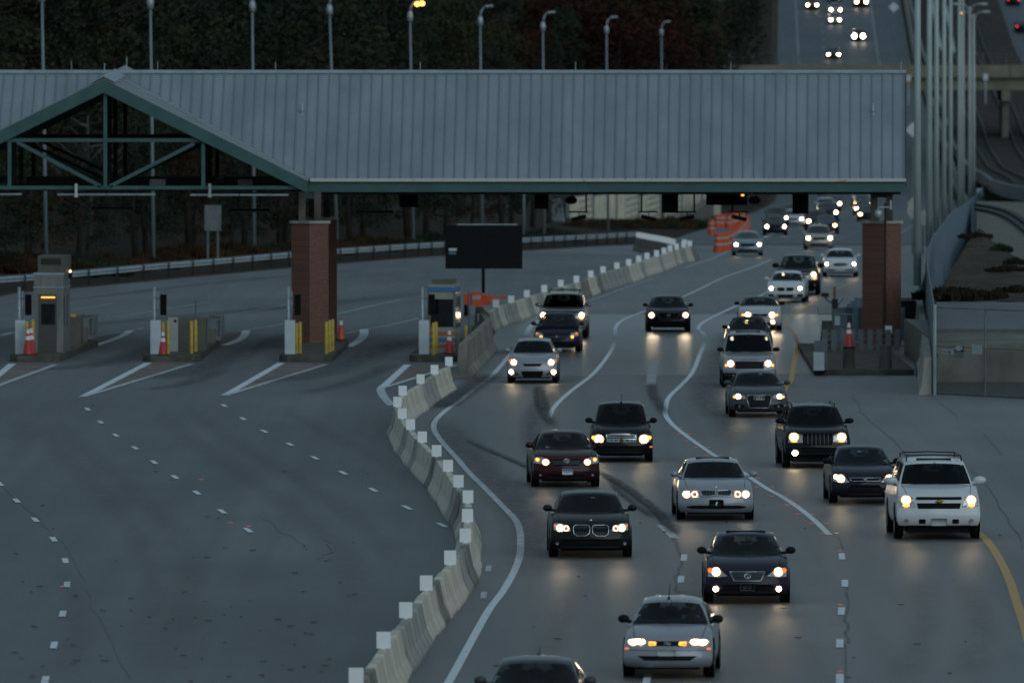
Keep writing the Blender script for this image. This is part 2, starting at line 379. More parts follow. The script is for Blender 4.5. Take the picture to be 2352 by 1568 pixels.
def soft_ribbons(name, items, m, dz=.02):
    vs, fs, cv = [], [], []
    for i_, (dp, wd) in enumerate(items):
        pts = ground_pts(dp); z_ = dz + .0012 * i_; base = len(vs); n = len(pts)
        prof = [(-1, 0), (-.62, .45), (-.2, 1), (.2, 1), (.62, .45), (1, 0)]
        for i, p in enumerate(pts):
            d = pts[min(i + 1, n - 1)] - pts[max(i - 1, 0)]; d.z = 0; d.normalize(); s_ = Vector((d.y, -d.x, 0)); t = i / (n - 1); e = min(1, t * 6, (1 - t) * 6)
            for u, c_ in prof: q = p + s_ * u * wd / 2; vs.append((q.x, q.y, zt(q.y) + z_)); cv.append(c_ * e)
        for i in range(n - 1):
            for k in range(5): a = base + i * 6 + k; fs.append((a, a + 1, a + 7, a + 6))
    me = bpy.data.meshes.new(name); me.from_pydata(vs, [], fs); me.materials.append(m); at = me.attributes.new('cover', 'FLOAT', 'POINT')
    for i, c_ in enumerate(cv): at.data[i].value = c_
    o = bpy.data.objects.new(name, me); COL.objects.link(o); o['kind'] = 'structure'; return o
# ---------------------------------------------------------------- ground, roads
gl_pts = [G(x, y) for x, y in ((-60,680),(0,672),(150,660),(300,646),(450,632),(600,618),(760,604),(930,591),(1100,580),(1250,571),(1400,562),(1480,557))]
XG = [(p.y, p.x) for p in gl_pts] + [(900,16.5),(1100,26.5),(1300,32.3),(1371,33.6),(1460,36.0),(1900,44)]
def xgl(Y): return interp(Y, XG)
XR = [(345,13.4),(352,13.67),(376,14.55),(409,15.7),(446,16.95),(531,20.85),(592,23.7),(654,26.7),(715,29.65),(776,32.85),(837,35.75),(900,39.0),(960,42.05),(1100,47),(1250,50),(1371,52.6),(1460,54.6),(1900,66)]
def xr(Y): return interp(Y, XR)
def strip(name, fl, fr_, Y0, Y1, step, m, dz, nx=1, kind='structure', zf=None):
    mb = MB(); Y = Y0; rows = []
    while True:
        a, b = fl(Y), fr_(Y); rows.append([(a + (b - a) * i / nx, Y) for i in range(nx + 1)])
        if Y >= Y1: break
        Y = min(Y + step, Y1)
    for r_ in rows:
        for x, y in r_: mb.v.append((x, y, (zt(y) if zf is None else zf(x, y)) + dz))
    W_ = nx + 1
    for j in range(len(rows) - 1):
        for i in range(nx): a = j * W_ + i; mb.f.append((a, a + 1, a + 1 + W_, a + W_))
    o = mobj(name, mb, m); o['kind'] = kind; return o
strip('ground', lambda Y: -500, lambda Y: 500, -500, 1900, 10, M_dirt, -.06)
rg = MB()
for k in range(25):
    a = pi * 1.02 + (pi * .96) * k / 24; c_, s_ = cos(a), sin(a); h_ = 26 + 6 * sin(k * 1.7) + 3 * sin(k * 4.1)
    for r_, z_ in ((190, -1), (215, h_ * .55), (240, h_), (300, h_ * .9), (330, -1)): rg.v.append((c_ * r_, 60 + s_ * r_, z_ + 1.5 * sin(k * 2.3 + r_)))
for k in range(24):
    for j in range(4): a = k * 5 + j; rg.f.append((a, a + 5, a + 6, a + 1))
struct('unseen_dark_ridge', rg, M_forest, smooth=True)  # unseen ridge behind the camera, added to darken reflections in car fronts
strip('old_plaza_pavement', lambda Y: -60 if Y < gl_pts[0].y else xgl(Y) + .3, lambda Y: interp(Y, [(0,20),(344,40),(352,14.0)]) if Y < 352 else xr(Y), -180, 690, 4, M_lot, 0)
# concrete carriageway right of the barrier line (drawn after the barrier path is known)
def hill_z(x, y):
    d = max(0, xgl(y) - x); return zt(y) + min(30, .03 * d + .0048 * d * d if d < 25 else 3.75 + .27 * (d - 25))
strip('forest_hillside', lambda Y: xgl(Y) - 130, lambda Y: xgl(Y) + .35, 462, 1900, 8, M_forest, .0, nx=22, zf=hill_z)
mb = MB(); ribbon(mb, [Vector((xgl(y) + .1, y, 0)) for y in range(470, 800, 12)], 1.6, .012); o = mobj('leaf_litter', mb, M_litter); tag(o, 'rusty brown leaf litter along the foot of the guardrail', 'leaves', kind='stuff')
# far road on the hill and under the canopy
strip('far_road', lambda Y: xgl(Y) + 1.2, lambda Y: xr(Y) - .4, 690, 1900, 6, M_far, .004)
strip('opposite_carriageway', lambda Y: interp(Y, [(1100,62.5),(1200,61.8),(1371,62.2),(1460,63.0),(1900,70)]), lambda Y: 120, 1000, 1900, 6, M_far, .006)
# ---------------------------------------------------------------- barrier path
PAN = [(818,1534+41),(881,1452+38),(932,1384+36),(979,1322+35),(1034,1265+33),(1069,1215+31),(1074,1170+30),(1075,1128+28),(1053,1093+27),(1029,1058+26),(1003,1024+25),(970,993+24),(943,965+23),(924,940+22),(913,914+21),(925,888+21),(966,862+20),(998,840+20),(1031,821+20)]
PAN2 = [(1104,722+17),(1117,705+17),(1139,690+16),(1174,680+16),(1210,667+16),(1250,656+15),(1288,644+15),(1324,634+15),(1357,623+14),(1385,613+14),(1417,605+13),(1444,597+13),(1467,589+13),(1486,583+12),(1508,577+12),(1525,571+12),(1539,565+12),(1554,561+12),(1570,557+12),(1584,554+12)]
BH = .81
path = [G(x, y, BH) for x, y in [(740,1690)] + PAN]
pathA = cr([Vector((p.x, p.y, 0)) for p in path], 12)
pathB = cr([Vector((p.x, p.y, 0)) for p in (G(x, y, BH) for x, y in [(1093,752)] + PAN2 + [(1597,552+12)])], 10)
e0 = pathB[-1]; pe = G(1462, 545, BH)
pathC = [e0, Vector((e0.x - 1.2, e0.y + 4, 0)), Vector((pe.x, pe.y, 0))]
def walk(pts, step):
    out = []; acc = 0.0; out.append(pts[0].copy())
    for a, b in zip(pts, pts[1:]):
        L = (b - a).length
        while acc + L >= step:
            t = (step - acc) / L; a = a + (b - a) * t; L = (b - a).length; acc = 0.0; out.append(a.copy())
        acc += L
    return out
def jersey_mesh(name, m, L):
    pr = [(-.305,0),(-.305,.075),(-.18,.33),(-.085,.79),(-.075,.81),(.075,.81),(.085,.79),(.18,.33),(.305,.075),(.305,0)]
    mb = MB(); n = len(pr)
    for y, k in ((0,.90),(.05,1),(L-.05,1),(L,.90)): mb.v += [(x * k, y, z * (1 if k == 1 else .99)) for x, z in pr]
    for j in range(3):
        for i in range(n): a = j * n + i; b = j * n + (i + 1) % n; mb.f.append((a, b, b + n, a + n))
    mb.f.append(tuple(range(n))[::-1]); mb.f.append(tuple(range(3 * n, 4 * n)))
    me = bpy.data.meshes.new(name); me.from_pydata(mb.v, [], mb.f); me.materials.append(m); return me
UL = 3.05
jm = [jersey_mesh('concrete_barrier', mm, UL - .13) for mm in (M_conc, M_conc2, M_conc3)]
pm2 = mesh_of('delineator', MB().box(-.128, .128, -.012, .012, 0, .32), M_panel, False) if False else None
def simple_mesh(name, mb, m):
    me = bpy.data.meshes.new(name); me.from_pydata(mb.v, [], mb.f); me.materials.append(m); return me
pan_me = simple_mesh('delineator_panel', MB().box(-.128, .128, -.012, .012, 0.02, .325).box(-.03, .03, -.02, .02, 0, .03), M_panel)
def barrier(a, b, me, label, group):
    o = bpy.data.objects.new('concrete_barrier', me); COL.objects.link(o); o.location = (a.x, a.y, zt(a.y)); d = b - a
    o.rotation_euler = (atan2(zt(b.y) - zt(a.y), d.length), 0, atan2(d.y, d.x) - pi / 2 + random.uniform(-.012, .012)); tag(o, label, 'barrier', group); return o
kinds = ['pale', 'grey', 'dark stained']
def region(y):
    return 'in the row nearest the bottom of the picture' if y < 235 else ('in the double bend of the row' if y < 330 else ('leading up to the toll booth' if y < 400 else ('along the grooved lane past the toll booth' if y < 520 else 'in the far end of the row')))
random.seed(5)
def run(pts, skip=None):
    q = walk(pts, UL); out = []
    for a, b in zip(q, q[1:]):
        k = random.choices((0, 1, 2), (.60, .26, .14))[0]
        barrier(a, b, jm[k], '%s concrete barrier unit %s' % (kinds[k], region(a.y)), 'jersey barriers between the two road halves')
    return q
run(pathA); run(pathB)
q = walk(pathC, UL)
for a, b in zip(q, q[1:]): barrier(a, b, jm[2], 'dark stained barrier unit under the continuous white strip at the turned-back end', 'jersey barriers at the turned-back end')
def panel(p, label, group, size=1.0):
    o = bpy.data.objects.new('delineator_panel', pan_me); COL.objects.link(o); o.location = (p.x, p.y, zt(p.y) + BH - .004); o.rotation_euler = (0, 0, random.uniform(-.05, .05)); tag(o, label, 'delineator', group); return o
for i, (x, y) in enumerate(PAN): p = G(x, y, BH); panel(p, 'square white panel on the barrier %s' % region(p.y), 'white panels on the barrier row')
for i, (x, y) in enumerate(PAN2): p = G(x, y, BH); panel(p, 'square white panel on the barrier %s' % region(p.y), 'white panels on the barrier row')
q = walk(pathC, (pathC[2] - pathC[0]).length / 30)
for p in q[1:-1]: panel(p + Vector((0, -.1, 0)), 'white panel in the continuous strip on the turned-back barrier end', 'white panels at the turned-back end')
# tall plain barrier beside booth
mb = MB(); a = G(1035, 885); b = G(1085, 830); c = G(1128, 803)
a = G(1062, 868); b = G(1122, 806)
pr = [(-.36,0),(-.36,.08),(-.2,.35),(-.13,1.2),(.13,1.2),(.2,.35),(.36,.08),(.36,0)]
L = (b - a).length; n = len(pr)
for t in (0, L): mb.v += [(x, t, z) for x, z in pr]
mb.f += [(i, (i + 1) % n, n + (i + 1) % n, n + i) for i in range(n)] + [tuple(range(n))[::-1], tuple(range(n, 2 * n))]
o = mobj('barrier_wall', mb, M_conc3, loc=a); o.rotation_euler = (0, 0, atan2(b.y - a.y, b.x - a.x) - pi / 2); tag(o, 'tall plain brown concrete wall beside the blue-striped toll booth', 'barrier')
mb = MB(); b2 = G(1100, 772); L = (b2 - b).length
for t in (0, L): mb.v += [(x, t, z) for x, z in pr]
mb.f += [(i, (i + 1) % n, n + (i + 1) % n, n + i) for i in range(n)] + [tuple(range(n))[::-1], tuple(range(n, 2 * n))]
o = mobj('barrier_wall', mb, M_conc3, loc=b); o.rotation_euler = (0, 0, atan2(b2.y - b.y, b2.x - b.x) - pi / 2); tag(o, 'short flared concrete wall at the rounded corner where the barrier row restarts', 'barrier')
# concrete lanes right of the path
bp = sorted([(p.y, p.x) for p in pathA + pathB], key=lambda t: t[0])
def xb(Y): return interp(Y, bp) if Y < e0.y else xgl(Y) + 2 + (e0.x - xgl(e0.y) - 2) * max(0, 1 - (Y - e0.y) / 60)
strip('concrete_lanes', lambda Y: xb(max(Y, bp[0][0])), lambda Y: interp(Y, [(0,20),(344,40),(352,14.0)]) if Y < 352 else xr(Y) - .05, 150, 700, 3, M_lane, .004)
mb = MB(); gpoly(mb, [(2600,1640),(2330,1440),(2294,1300),(2240,1226),(2150,1150),(2010,1070),(1905,985),(1840,925),(1812,898),(1862,868),(2108,868),(2112,905),(2352,917),(2600,930)], .008); struct('shoulder_pavement', mb, M_shoulder)
mb = MB(); gpoly(mb, [(1120,722),(1990,722),(1975,745),(1862,800),(1862,858),(1095,866)], .0075); struct('polished_lane_slab', mb, M_slab)
# ---------------------------------------------------------------- painted markings
wl = MB(); wo_ = MB(); fa = MB(); ye = MB(); tr_ = MB(); ts = MB(); ht = MB()
W1 = [(985,1640),(1030,1568),(1065,1505),(1096,1448),(1125,1398),(1156,1357),(1182,1310),(1194,1275),(1196,1240),(1193,1215),(1183,1193),(1152,1160),(1115,1122.5),(1077,1085),(1047,1050),(1019,1019.5),(1000,993.7),(996.4,977),(1004.6,961),(1028,940),(1058.5,918.7),(1091.6,891),(1130,863),(1168,819),(1192,793)]
ribbon(wl, ground_pts(W1), .17, .014)
W2 = [(1262,962),(1268,943),(1284,923),(1316,895),(1358,863),(1386,831.5),(1405,803),(1413,780),(1413,762),(1416,748),(1435,733),(1484.6,713.7),(1569,682),(1660.4,638),(1731,613.5),(1773,596)]
ribbon(wl, ground_pts(W2[:9]), .16, .014); ribbon(wl, ground_pts(W2[8:]), lambda t: .16 - .06 * t, .014)
W3 = [(1905,1229),(1871.5,1196.5),(1834,1166.5),(1796.5,1141.5),(1764,1124),(1733,1104),(1690,1075),(1643,1047.8),(1608,1024),(1573,999),(1545.6,976.5),(1530,956),(1528.6,938),(1537,912.4),(1565.5,884),(1590,856),(1607.7,814),(1618,785),(1617,768),(1604,752),(1632,731),(1702.6,698),(1759,673),(1850,628)]
ribbon(wl, ground_pts(W3), .16, .014)
Y1_ = [(2420,1640),(2370,1500),(2352,1434.7),(2336.6,1388),(2318,1331.6),(2294,1282),(2271,1247),(2249,1226),(2180,1180),(2080,1120),(1960,1050),(1870,990),(1815,940),(1798,912),(1804.7,891),(1817,873.7),(1824,835),(1832,800),(1831,782),(1820,762),(1804,745),(1806,737),(1825.7,722),(1861,698.7),(1907.7,673),(1971,640),(2020,612)]
ribbon(ye, ground_pts(Y1_), lambda t: .20 - .09 * max(0, t - .5) * 2, .016)
# strokes of second line by barrier, grooved lane
ribbon(wl, ground_pts([(1203,785),(1210,768),(1219,750),(1240,736)]), .22, .014)
ribbon(wo_, ground_pts([(1118,775),(1150,745),(1200,720),(1240,700),(1310,676),(1420,645),(1515,622)]), .13, .014)
ribbon(wo_, ground_pts([(1340,695),(1380,682),(1440,660),(1500,640)]), .10, .014)
ribbon(wo_, ground_pts([(1575,615),(1640,592),(1680,575),(1740,556),(1790,528)]), .13, .014)
ribbon(fa, ground_pts([(1505,830),(1498,850),(1495,885)]), .35, .012)
ribbon(fa, ground_pts([(1120,905),(1240,905)], False), .12, .012)
ribbon(fa, ground_pts([(1085,884),(1170,888)], False), .10, .012)
for y in (731,737,743,749,755,762,768,774,781): ribbon(fa, [G(1150 - (781 - y) * -.3, y), G(1216, y + .3)], .09, .012)
ribbon(tr_, ground_pts([(1400,715.5),(1700,716.5)], False), .05, .011)
ribbon(tr_, ground_pts([(1560,1488),(1760,1489),(1960,1488),(2100,1487)], False), .03, .011)
def dash(x, y, dirp, L=2.6, wd=.14, mbx=None):
    g = G(x, y); d = Vector(dirp); d.z = 0; d.normalize(); ribbon(mbx or wl, [g - d * L / 2, g + d * L / 2], wd, .014)
def dashes(dp, L=2.6, wd=.14, mbx=None, ext=None):
    g = [G(x, y) for x, y in dp]
    for i, p in enumerate(g):
        a = g[max(0, i - 1)]; b = g[min(len(g) - 1, i + 1)]; d = b - a
        if not (0 <= dp[i][1] <= 1640): continue
        dash(dp[i][0], dp[i][1], d, L, wd, mbx)
DR = [(1929,1229+20),(1933.8,1278),(1940.6,1340),(1932.6,1404),(1929,1478),(1929,1559)]
dashes(DR[1:], 2.9, .145); dashes([(1571,1281),(1564,1331)], 2.9, .14); dashes([(1486,1560),(1478,1600)], 2.9, .14); dashes([(1122,1306),(1111,1367)], 2.6, .13, wo_)
ribbon(wo_, ground_pts([(1518,1206),(1535,1222),(1549,1236)]), .22, .014)
A_ = [(201,940),(231,970),(266,1000),(310,1029),(354,1062),(402,1096),(452,1132),(510,1175),(570,1218)]
B2 = [(515,932),(558,962),(607,991),(666,1021),(723,1052),(788,1086),(857,1125),(935,1166),(1015,1206)]
C_ = [(-40,1076),(0,1112),(38,1150),(81,1194),(123,1239),(150,1288),(154,1343),(144,1410),(124,1482),(104,1562)]
for s_ in (A_, B2, C_): dashes(s_, 2.3, .14)
for ln in ([(169,712),(215,705),(258,698)], [(-30,742),(0,735),(130,729),(264,728),(370,712),(483,694)], [(475,733),(582,715),(657,701),(760,684)],
           [(560,760),(582,756),(654,744),(775,721),(845,705),(921,689)], [(793,766.5),(828,759),(900,746),(961,731)], [(225,772),(300,760),(330,754)]):
    ribbon(wo_, ground_pts(ln), .12, .014)
random.seed(3)
for x, y in [(285,672),(395,668),(520,660),(1030,668),(905,652),(870,663),(770,675),(640,652),(1085,668),(1180,652),(1250,640),(640,676),(560,683),(800,651),(880,640),(960,633),(1040,628),(1120,622),(700,661),(1215,600),(1300,595),(1420,618)]:
    g = G(x, y); ribbon(fa, [g, g + Vector((.35, 2.4, 0))], .13, .012)
for ln in ([(90,1050),(150,1052),(235,1053)], [(200,1137),(290,1139),(390,1140)]): ribbon(wo_, ground_pts(ln), .035, .014)
ribbon(fa, ground_pts([(842,996),(862,996)], False), .12, .014)
# islands' gore markings
for tip, l_, r_ in (((-60,905),(28,836),(128,838)), ((186,912),(340,834),(442,836)), ((512,909),(646,834),(750,837)), ((871,893),(936,838),(1052,838))):
    gpoly(ht, [tip, l_, r_], .009)
    ribbon(wl, ground_pts([(tip[0]+4,tip[1]),l_], False), .28, .014); ribbon(wo_, ground_pts([(tip[0]+4,tip[1]),r_], False), .24, .016)
    for k in range(2, 12):
        t = k / 12.0; a = (tip[0] + (l_[0] - tip[0]) * t, tip[1] + (l_[1] - tip[1]) * t); b = (tip[0] + (r_[0] - tip[0]) * (t + .0), tip[1] + (r_[1] - tip[1]) * t)
        ribbon(fa, [G(*a), G(*b)], .22, .012)
ribbon(wo_, ground_pts([(874,893),(880,910),(900,932)]), .3, .014)
for ln, wd in (([(208,797),(250,784),(282,771),(300,760)], .30), ([(516,794),(545,783),(560,772),(566,760)], .34), ([(800,797),(822,785),(835,771),(836,757)], .36), ([(0,772),(30,764)], .3)):
    ribbon(wl, ground_pts(ln), wd, .016)
for pg in ([(205,795),(225,775),(300,760),(280,772)], [(505,792),(510,768),(566,760),(545,783)]): gpoly(ht, pg, .009)
# skid marks, tar and cracks
for ln, wd in (([(1440,1128),(1480,1152),(1530,1205)], .06), ([(1400,1100),(1430,1118),(1460,1140)], .05)):
    ribbon(tr_, ground_pts(ln), wd, .012)
random.seed(9)
def crack(dp, amp=.06, wd=.03, m=None):
    g = ground_pts(dp); out = []
    for i, p in enumerate(g):
        out.append(p + Vector((random.uniform(-amp, amp), random.uniform(-.3, .3), 0)))
    ribbon(m or tr_, out, wd, .013)
crack([(2010,985),(2130,1040),(2300,1120)], .1, .02) if False else None
crack([(1960,905),(1985,955),(2040,1000),(2100,1058),(2150,1092)], .06, .035); crack([(2235,1078),(2290,1150),(2352,1260)], .06, .035)
crack([(1928,1232),(1936,1262)], .04, .05); crack([(1945,1340),(1947,1395),(1945,1440),(1946,1475)], .05, .06); crack([(1945,1480),(1946,1568)], .02, .035)
crack([(1548,1235),(1560,1265),(1562,1300),(1552,1330),(1558,1365)], .06, .05); crack([(2130,905),(2160,925),(2200,960)], .05, .04); crack([(2262,995),(2300,1045)], .06, .04)
crack([(5,1115),(90,1195),(155,1260),(205,1355),(225,1420),(300,1560)], .05, .022, ts); crack([(610,1190),(660,1225),(700,1260)], .2, .035, ts); crack([(760,1240),(755,1275),(735,1290)], .2, .06, ts)
crack([(1030,1285),(1045,1300),(1048,1340),(1035,1380)], .1, .2, ts)
soft_ribbons('oily_lane_wear', [([(60,850),(140,846),(260,830),(380,790),(500,758)], 2.0), ([(345,872),(450,850),(580,800),(700,762)], 2.2), ([(600,880),(740,856),(850,812),(970,775)], 2.4), ([(700,905),(820,872),(905,835)], 1.2), ([(330,896),(430,880),(520,845)], 1.2), ([(-20,702),(200,684),(420,658),(640,636),(900,614)], 1.2), ([(-40,765),(220,744),(520,718),(760,696),(1010,668)], 3.2),
    ([(100,640),(400,615),(800,590),(1100,575)], 1.5), ([(1700,1040),(1672,970),(1620,915),(1648,850),(1672,790),(1660,760)], 1.6), ([(1015,955),(1040,1005),(1110,1080),(1190,1160),(1228,1230),(1215,1330)], 1.9), ([(1350,1250),(1300,1130),(1230,1020),(1235,940),(1330,850)], 1.0), ([(1500,716),(1700,718)], .6), ([(1120,820),(1250,790),(1330,780)], 1.6)], M_oil, .018)
soft_ribbons('tyre_wear', [([(100,945),(200,1040),(330,1150),(420,1260),(430,1400),(400,1560)], 1.2), ([(60,950),(150,1050),(270,1170),(340,1280),(350,1400),(320,1560)], 1.0), ([(360,940),(450,1020),(620,1130),(760,1240),(820,1340),(800,1480)], 1.2), ([(420,930),(530,1010),(700,1110),(850,1220),(900,1310)], 1.0), ([(640,930),(760,1000),(860,1050),(960,1120)], 1.0), ([(30,960),(60,1000),(20,1060)], 1.0), ([(150,1300),(180,1420),(160,1560)], .8), ([(1480,1560),(1520,1450),(1600,1300),(1540,1150),(1440,1050),(1340,990)], .9), ([(1760,1560),(1790,1420),(1780,1300),(1700,1180),(1600,1090),(1480,1010)], .9), ([(2080,1560),(2120,1430),(2100,1320)], 1.0), ([(2230,1560),(2250,1450),(2220,1330)], 1.0), ([(1240,1560),(1290,1430),(1320,1330),(1300,1200),(1200,1100)], .9)], M_wear, .03)
soft_ribbons('skid_marks', [([(1068,1010),(1120,1034),(1175,1057),(1225,1080)], .34), ([(1370,1080),(1420,1110),(1468,1143),(1510,1178),(1553,1230)], .42), ([(1370,1081),(1420,1111),(1468,1144),(1510,1179),(1553,1231)], .34), ([(1400,1108),(1445,1148),(1500,1190)], .3), ([(1236,886),(1240,915),(1249,945),(1272,985)], .55), ([(1238,888),(1243,920),(1250,946)], .5), ([(1497,880),(1500,905),(1510,925),(1530,955)], .5), ([(1098,1425),(1092,1450)], .45), ([(1078,1512),(1074,1530)], .4), ([(1180,922),(1230,940)], .8), ([(2290,1060),(2340,1120)], 1.0),
    ([(1010,940),(1060,905),(1130,858)], 1.2)], M_rubber, .045)
for nm, mbx, m in (('white_road_lines', wl, M_white), ('worn_road_lines', wo_, M_whiteold), ('faded_road_lines', fa, M_faint), ('yellow_edge_line', ye, M_yellow), ('tar_and_skid_marks', tr_, M_tar), ('tyre_tracks', ts, M_tarsoft), ('island_hatching', ht, M_hatch)):
    struct(nm, mbx, m)
# far road lines
fl = MB()
for x0, x1 in ((1824,1819),): pass
def laneline(u, Y0, Y1, dashed=False):
    Y = Y0
    while Y < Y1:
        L_ = 3 if dashed else 12
        f = lambda y: xr(y) - .4 - u
        ribbon(fl, [Vector((f(Y), Y, 0)), Vector((f(Y + L_), Y + L_, 0))], .15, .012); Y += 12
laneline(4.2, 1180, 1700); laneline(14.6, 1180, 1700)
laneline(7.7, 1180, 1700, True); laneline(11.2, 1180, 1700, True)
for k in (7.5, 11.1): laneline(k, 690, 1100, True)
laneline(3.9, 700, 1100)
struct('far_road_lines', fl, M_faint)
# road studs beside the curved line, leaves on the ground
st_me = simple_mesh('road_stud', MB().prism([(-.06,-.05,0),(.06,-.05,0),(.05,.05,0),(-.05,.05,0)], (0, .0, .02)), M_stud)
STUD = [(zx / 4 + 1500.6, zy / 4 + 906.5) for zx, zy in ((255,310),(235,370),(305,430),(390,490),(490,563),(330,368),(505,490),(615,560),(958,775),(955,855),(1090,853),(1090,940),(1230,935),(1228,1020),(1325,1020),(1330,1103))] + [(zx / 4 + 1764, zy / 4 + 906.5) for zx, zy in ((180,935),(280,1103),(400,1190),(410,1105),(535,1190),(500,1283),(630,1280),(660,1442))] + [(1930,1391),(1930,1544),(1553,1204),(462,1103),(572,1210),(144,1349),(530,1203)]
for i, (x, y) in enumerate(STUD):
    o = bpy.data.objects.new('road_stud', st_me); COL.objects.link(o); p = G(x, y); o.location = (p.x, p.y, p.z + .018)
    tag(o, 'small red road stud beside the white line on the %s road' % ('left' if x < 1000 else 'right'), 'road stud', 'red road studs along the lane lines')
random.seed(21)
mb = MB()
for k in range(110):
    x = random.uniform(20, 850) if k < 85 else random.uniform(1000, 2300); y = 1568 - abs(random.gauss(0, 190)) if k < 85 else random.uniform(1150, 1560)
    if y < 900: continue
    p = G(x, y); s_ = random.uniform(.02, .07); a = random.uniform(0, pi)
    mb.prism([(p.x + s_ * cos(a + t) * (1 + .5 * (i % 2)), p.y + s_ * sin(a + t) * (1 + .5 * (i % 2)), p.z + .016 + .02 * (i % 2)) for i, t in enumerate((0, 1.2, 2.5, 3.8, 5.0))], (0, 0, .004))
o = mobj('fallen_leaves', mb, M_leaf1); tag(o, 'dark fallen leaves scattered on the left pavement', 'leaves', kind='stuff')
# ---------------------------------------------------------------- canopy
YE, YR, YB = 407.0, 415.6, 424.2; GF, GB = 404.0, 427.0
zE = P(1500, 411, YE).z; zR = P(1500, 165, YR).z
xE = P(2079, 411, YE).x; X0 = P(238, 300, GF).x; xF = P(706, 430, GF).x; HWG = xF - X0; XL = -36.0
zP = P(238, 180, GF).z; zF = P(706, 414, GF).z; kG = (zP - zF) / HWG; RISE = .018
canopy = thing('toll_canopy', 'long grey ribbed metal canopy with a green gable spanning the toll lanes', 'canopy', (0, YR, 0))
ly = YR
def cm(name, mb, m, **k):
    mb.v = [(x, y - ly, z) for x, y, z in mb.v]; return mobj(name, mb, m, canopy, **k)
mS = (zR - zE) / (YR - YE)
def zm(Y): return zE + (YR - abs(Y - YR) - YE) * mS if True else 0
def zg(X, Y): return zP + RISE * (Y - GF) - abs(X - X0) * kG
zf_ = zE
mb = MB(); T = (0, 0, -.07)
xv = X0 + (zP + RISE * (YR - GF) - zR) / kG
xve = X0 + (zP + RISE * (YE - GF) - zE) / kG
mb.prism([(xve, YE, zE), (xE, YE, zE), (xE + .33, YR, zR), (xv, YR, zR)], T); mb.prism([(xE + .33, YR, zR), (xE, YB, zE), (xve, YB, zE), (xv, YR, zR)], T)
xw = 2 * X0 - xv; xwe = 2 * X0 - xve
mb.prism([(XL, YE, zE), (xwe, YE, zE), (xw, YR, zR), (XL, YR, zR)], T); mb.prism([(XL, YR, zR), (xw, YR, zR), (xwe, YB, zE), (XL, YB, zE)], T)
# standing seams
cm('main_roof', mb, M_roof); mb = MB()
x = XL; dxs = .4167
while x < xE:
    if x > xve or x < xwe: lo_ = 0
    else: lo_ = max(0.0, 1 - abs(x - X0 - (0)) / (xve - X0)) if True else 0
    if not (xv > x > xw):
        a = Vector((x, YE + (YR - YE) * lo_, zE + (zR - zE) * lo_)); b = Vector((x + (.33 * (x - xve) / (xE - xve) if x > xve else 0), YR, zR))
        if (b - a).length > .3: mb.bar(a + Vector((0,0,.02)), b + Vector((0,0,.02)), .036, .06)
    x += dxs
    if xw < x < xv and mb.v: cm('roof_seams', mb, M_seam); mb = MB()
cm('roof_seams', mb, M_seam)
mb = MB(); mb.prism([(XL, YR - .22, zR - .06), (XL, YR, zR + .07), (XL, YR + .22, zR - .06), (XL, YR, zR - .12)][::-1], (xE - XL + .36, 0, 0)); cm('ridge_cap', mb, M_galv)
mb = MB()
for s in (-1, 1):
    mb.prism([(X0, GF, zP), (X0 + s * HWG, GF, zF), (X0 + s * HWG, GB, zF + RISE * 0), (X0, GB, zP + RISE * (GB - GF))], T)
    for k in range(1, 54):
        Y = GF + (GB - GF) * k / 54.0; mb.bar((X0, Y, zP + RISE * (Y - GF) + .02), (X0 + s * HWG, Y, zF + .02), .035, .045)
cm('gable_roof', mb, M_roof)
mb = MB()
for s in (-1, 1): mb.prism([(X0, GF - .05, zP + .05), (X0 + s * .45, GF - .05, zP - .45 * kG + .06), (X0 + s * .45, YR + .4, zP + RISE * 12 - .45 * kG + .07), (X0, YR + .4, zP + RISE * 12 + .10)], (0, 0, .02))
cm('gable_ridge_cap', mb, M_roof)
# green rake boards
mb = MB(); fh = .50
for Yq in (GF, GB):
    for s in (-1, 1):
        xe_ = X0 + s * (HWG + .02)
        mb.prism([(X0, Yq - .12, zP - .03), (xe_, Yq - .12, zF - .03), (xe_, Yq - .12, zF - fh), (X0, Yq - .12, zP - fh - .06)], (0, .12, 0))
    cm('gable_fascia', mb, M_green); mb = MB()
zBt, zBb = P(1500, 418, YE).z, P(1500, 441, YE).z
mb = MB(); mb.box(xF - .02, xE - .02, YE - .1, YE + .1, zBb, zBt); mb.box(xF - .02, xE - .02, YE - .16, YE + .16, zBb, zBb + .035); mb.box(xF - .02, xE - .02, YE - .16, YE + .16, zBt - .035, zBt); cm('eave_beam', mb, M_green)
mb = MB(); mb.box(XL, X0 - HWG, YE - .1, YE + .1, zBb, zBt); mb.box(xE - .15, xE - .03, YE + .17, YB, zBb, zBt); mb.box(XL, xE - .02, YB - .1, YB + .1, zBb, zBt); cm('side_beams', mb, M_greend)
mb = MB(); mb.box(xF + .05, xE + .03, YE - .24, YE - .04, P(0, 417, YE).z, P(0, 410, YE).z); cm('gutter', mb, M_gutter)
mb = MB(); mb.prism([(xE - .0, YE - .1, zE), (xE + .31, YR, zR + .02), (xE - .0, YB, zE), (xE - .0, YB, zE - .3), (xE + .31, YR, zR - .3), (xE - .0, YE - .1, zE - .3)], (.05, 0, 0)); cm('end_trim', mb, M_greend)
mb = MB(); mb.box(X0 + HWG, xE - .16, YE + .17, YB - .2, zBb - .10, zBb + .02); cm('soffit', mb, M_dark); mb = MB(); mb.box(XL, X0 - HWG, YE + .17, YB - .2, zBb - .10, zBb + .02); cm('soffit', mb, M_dark)
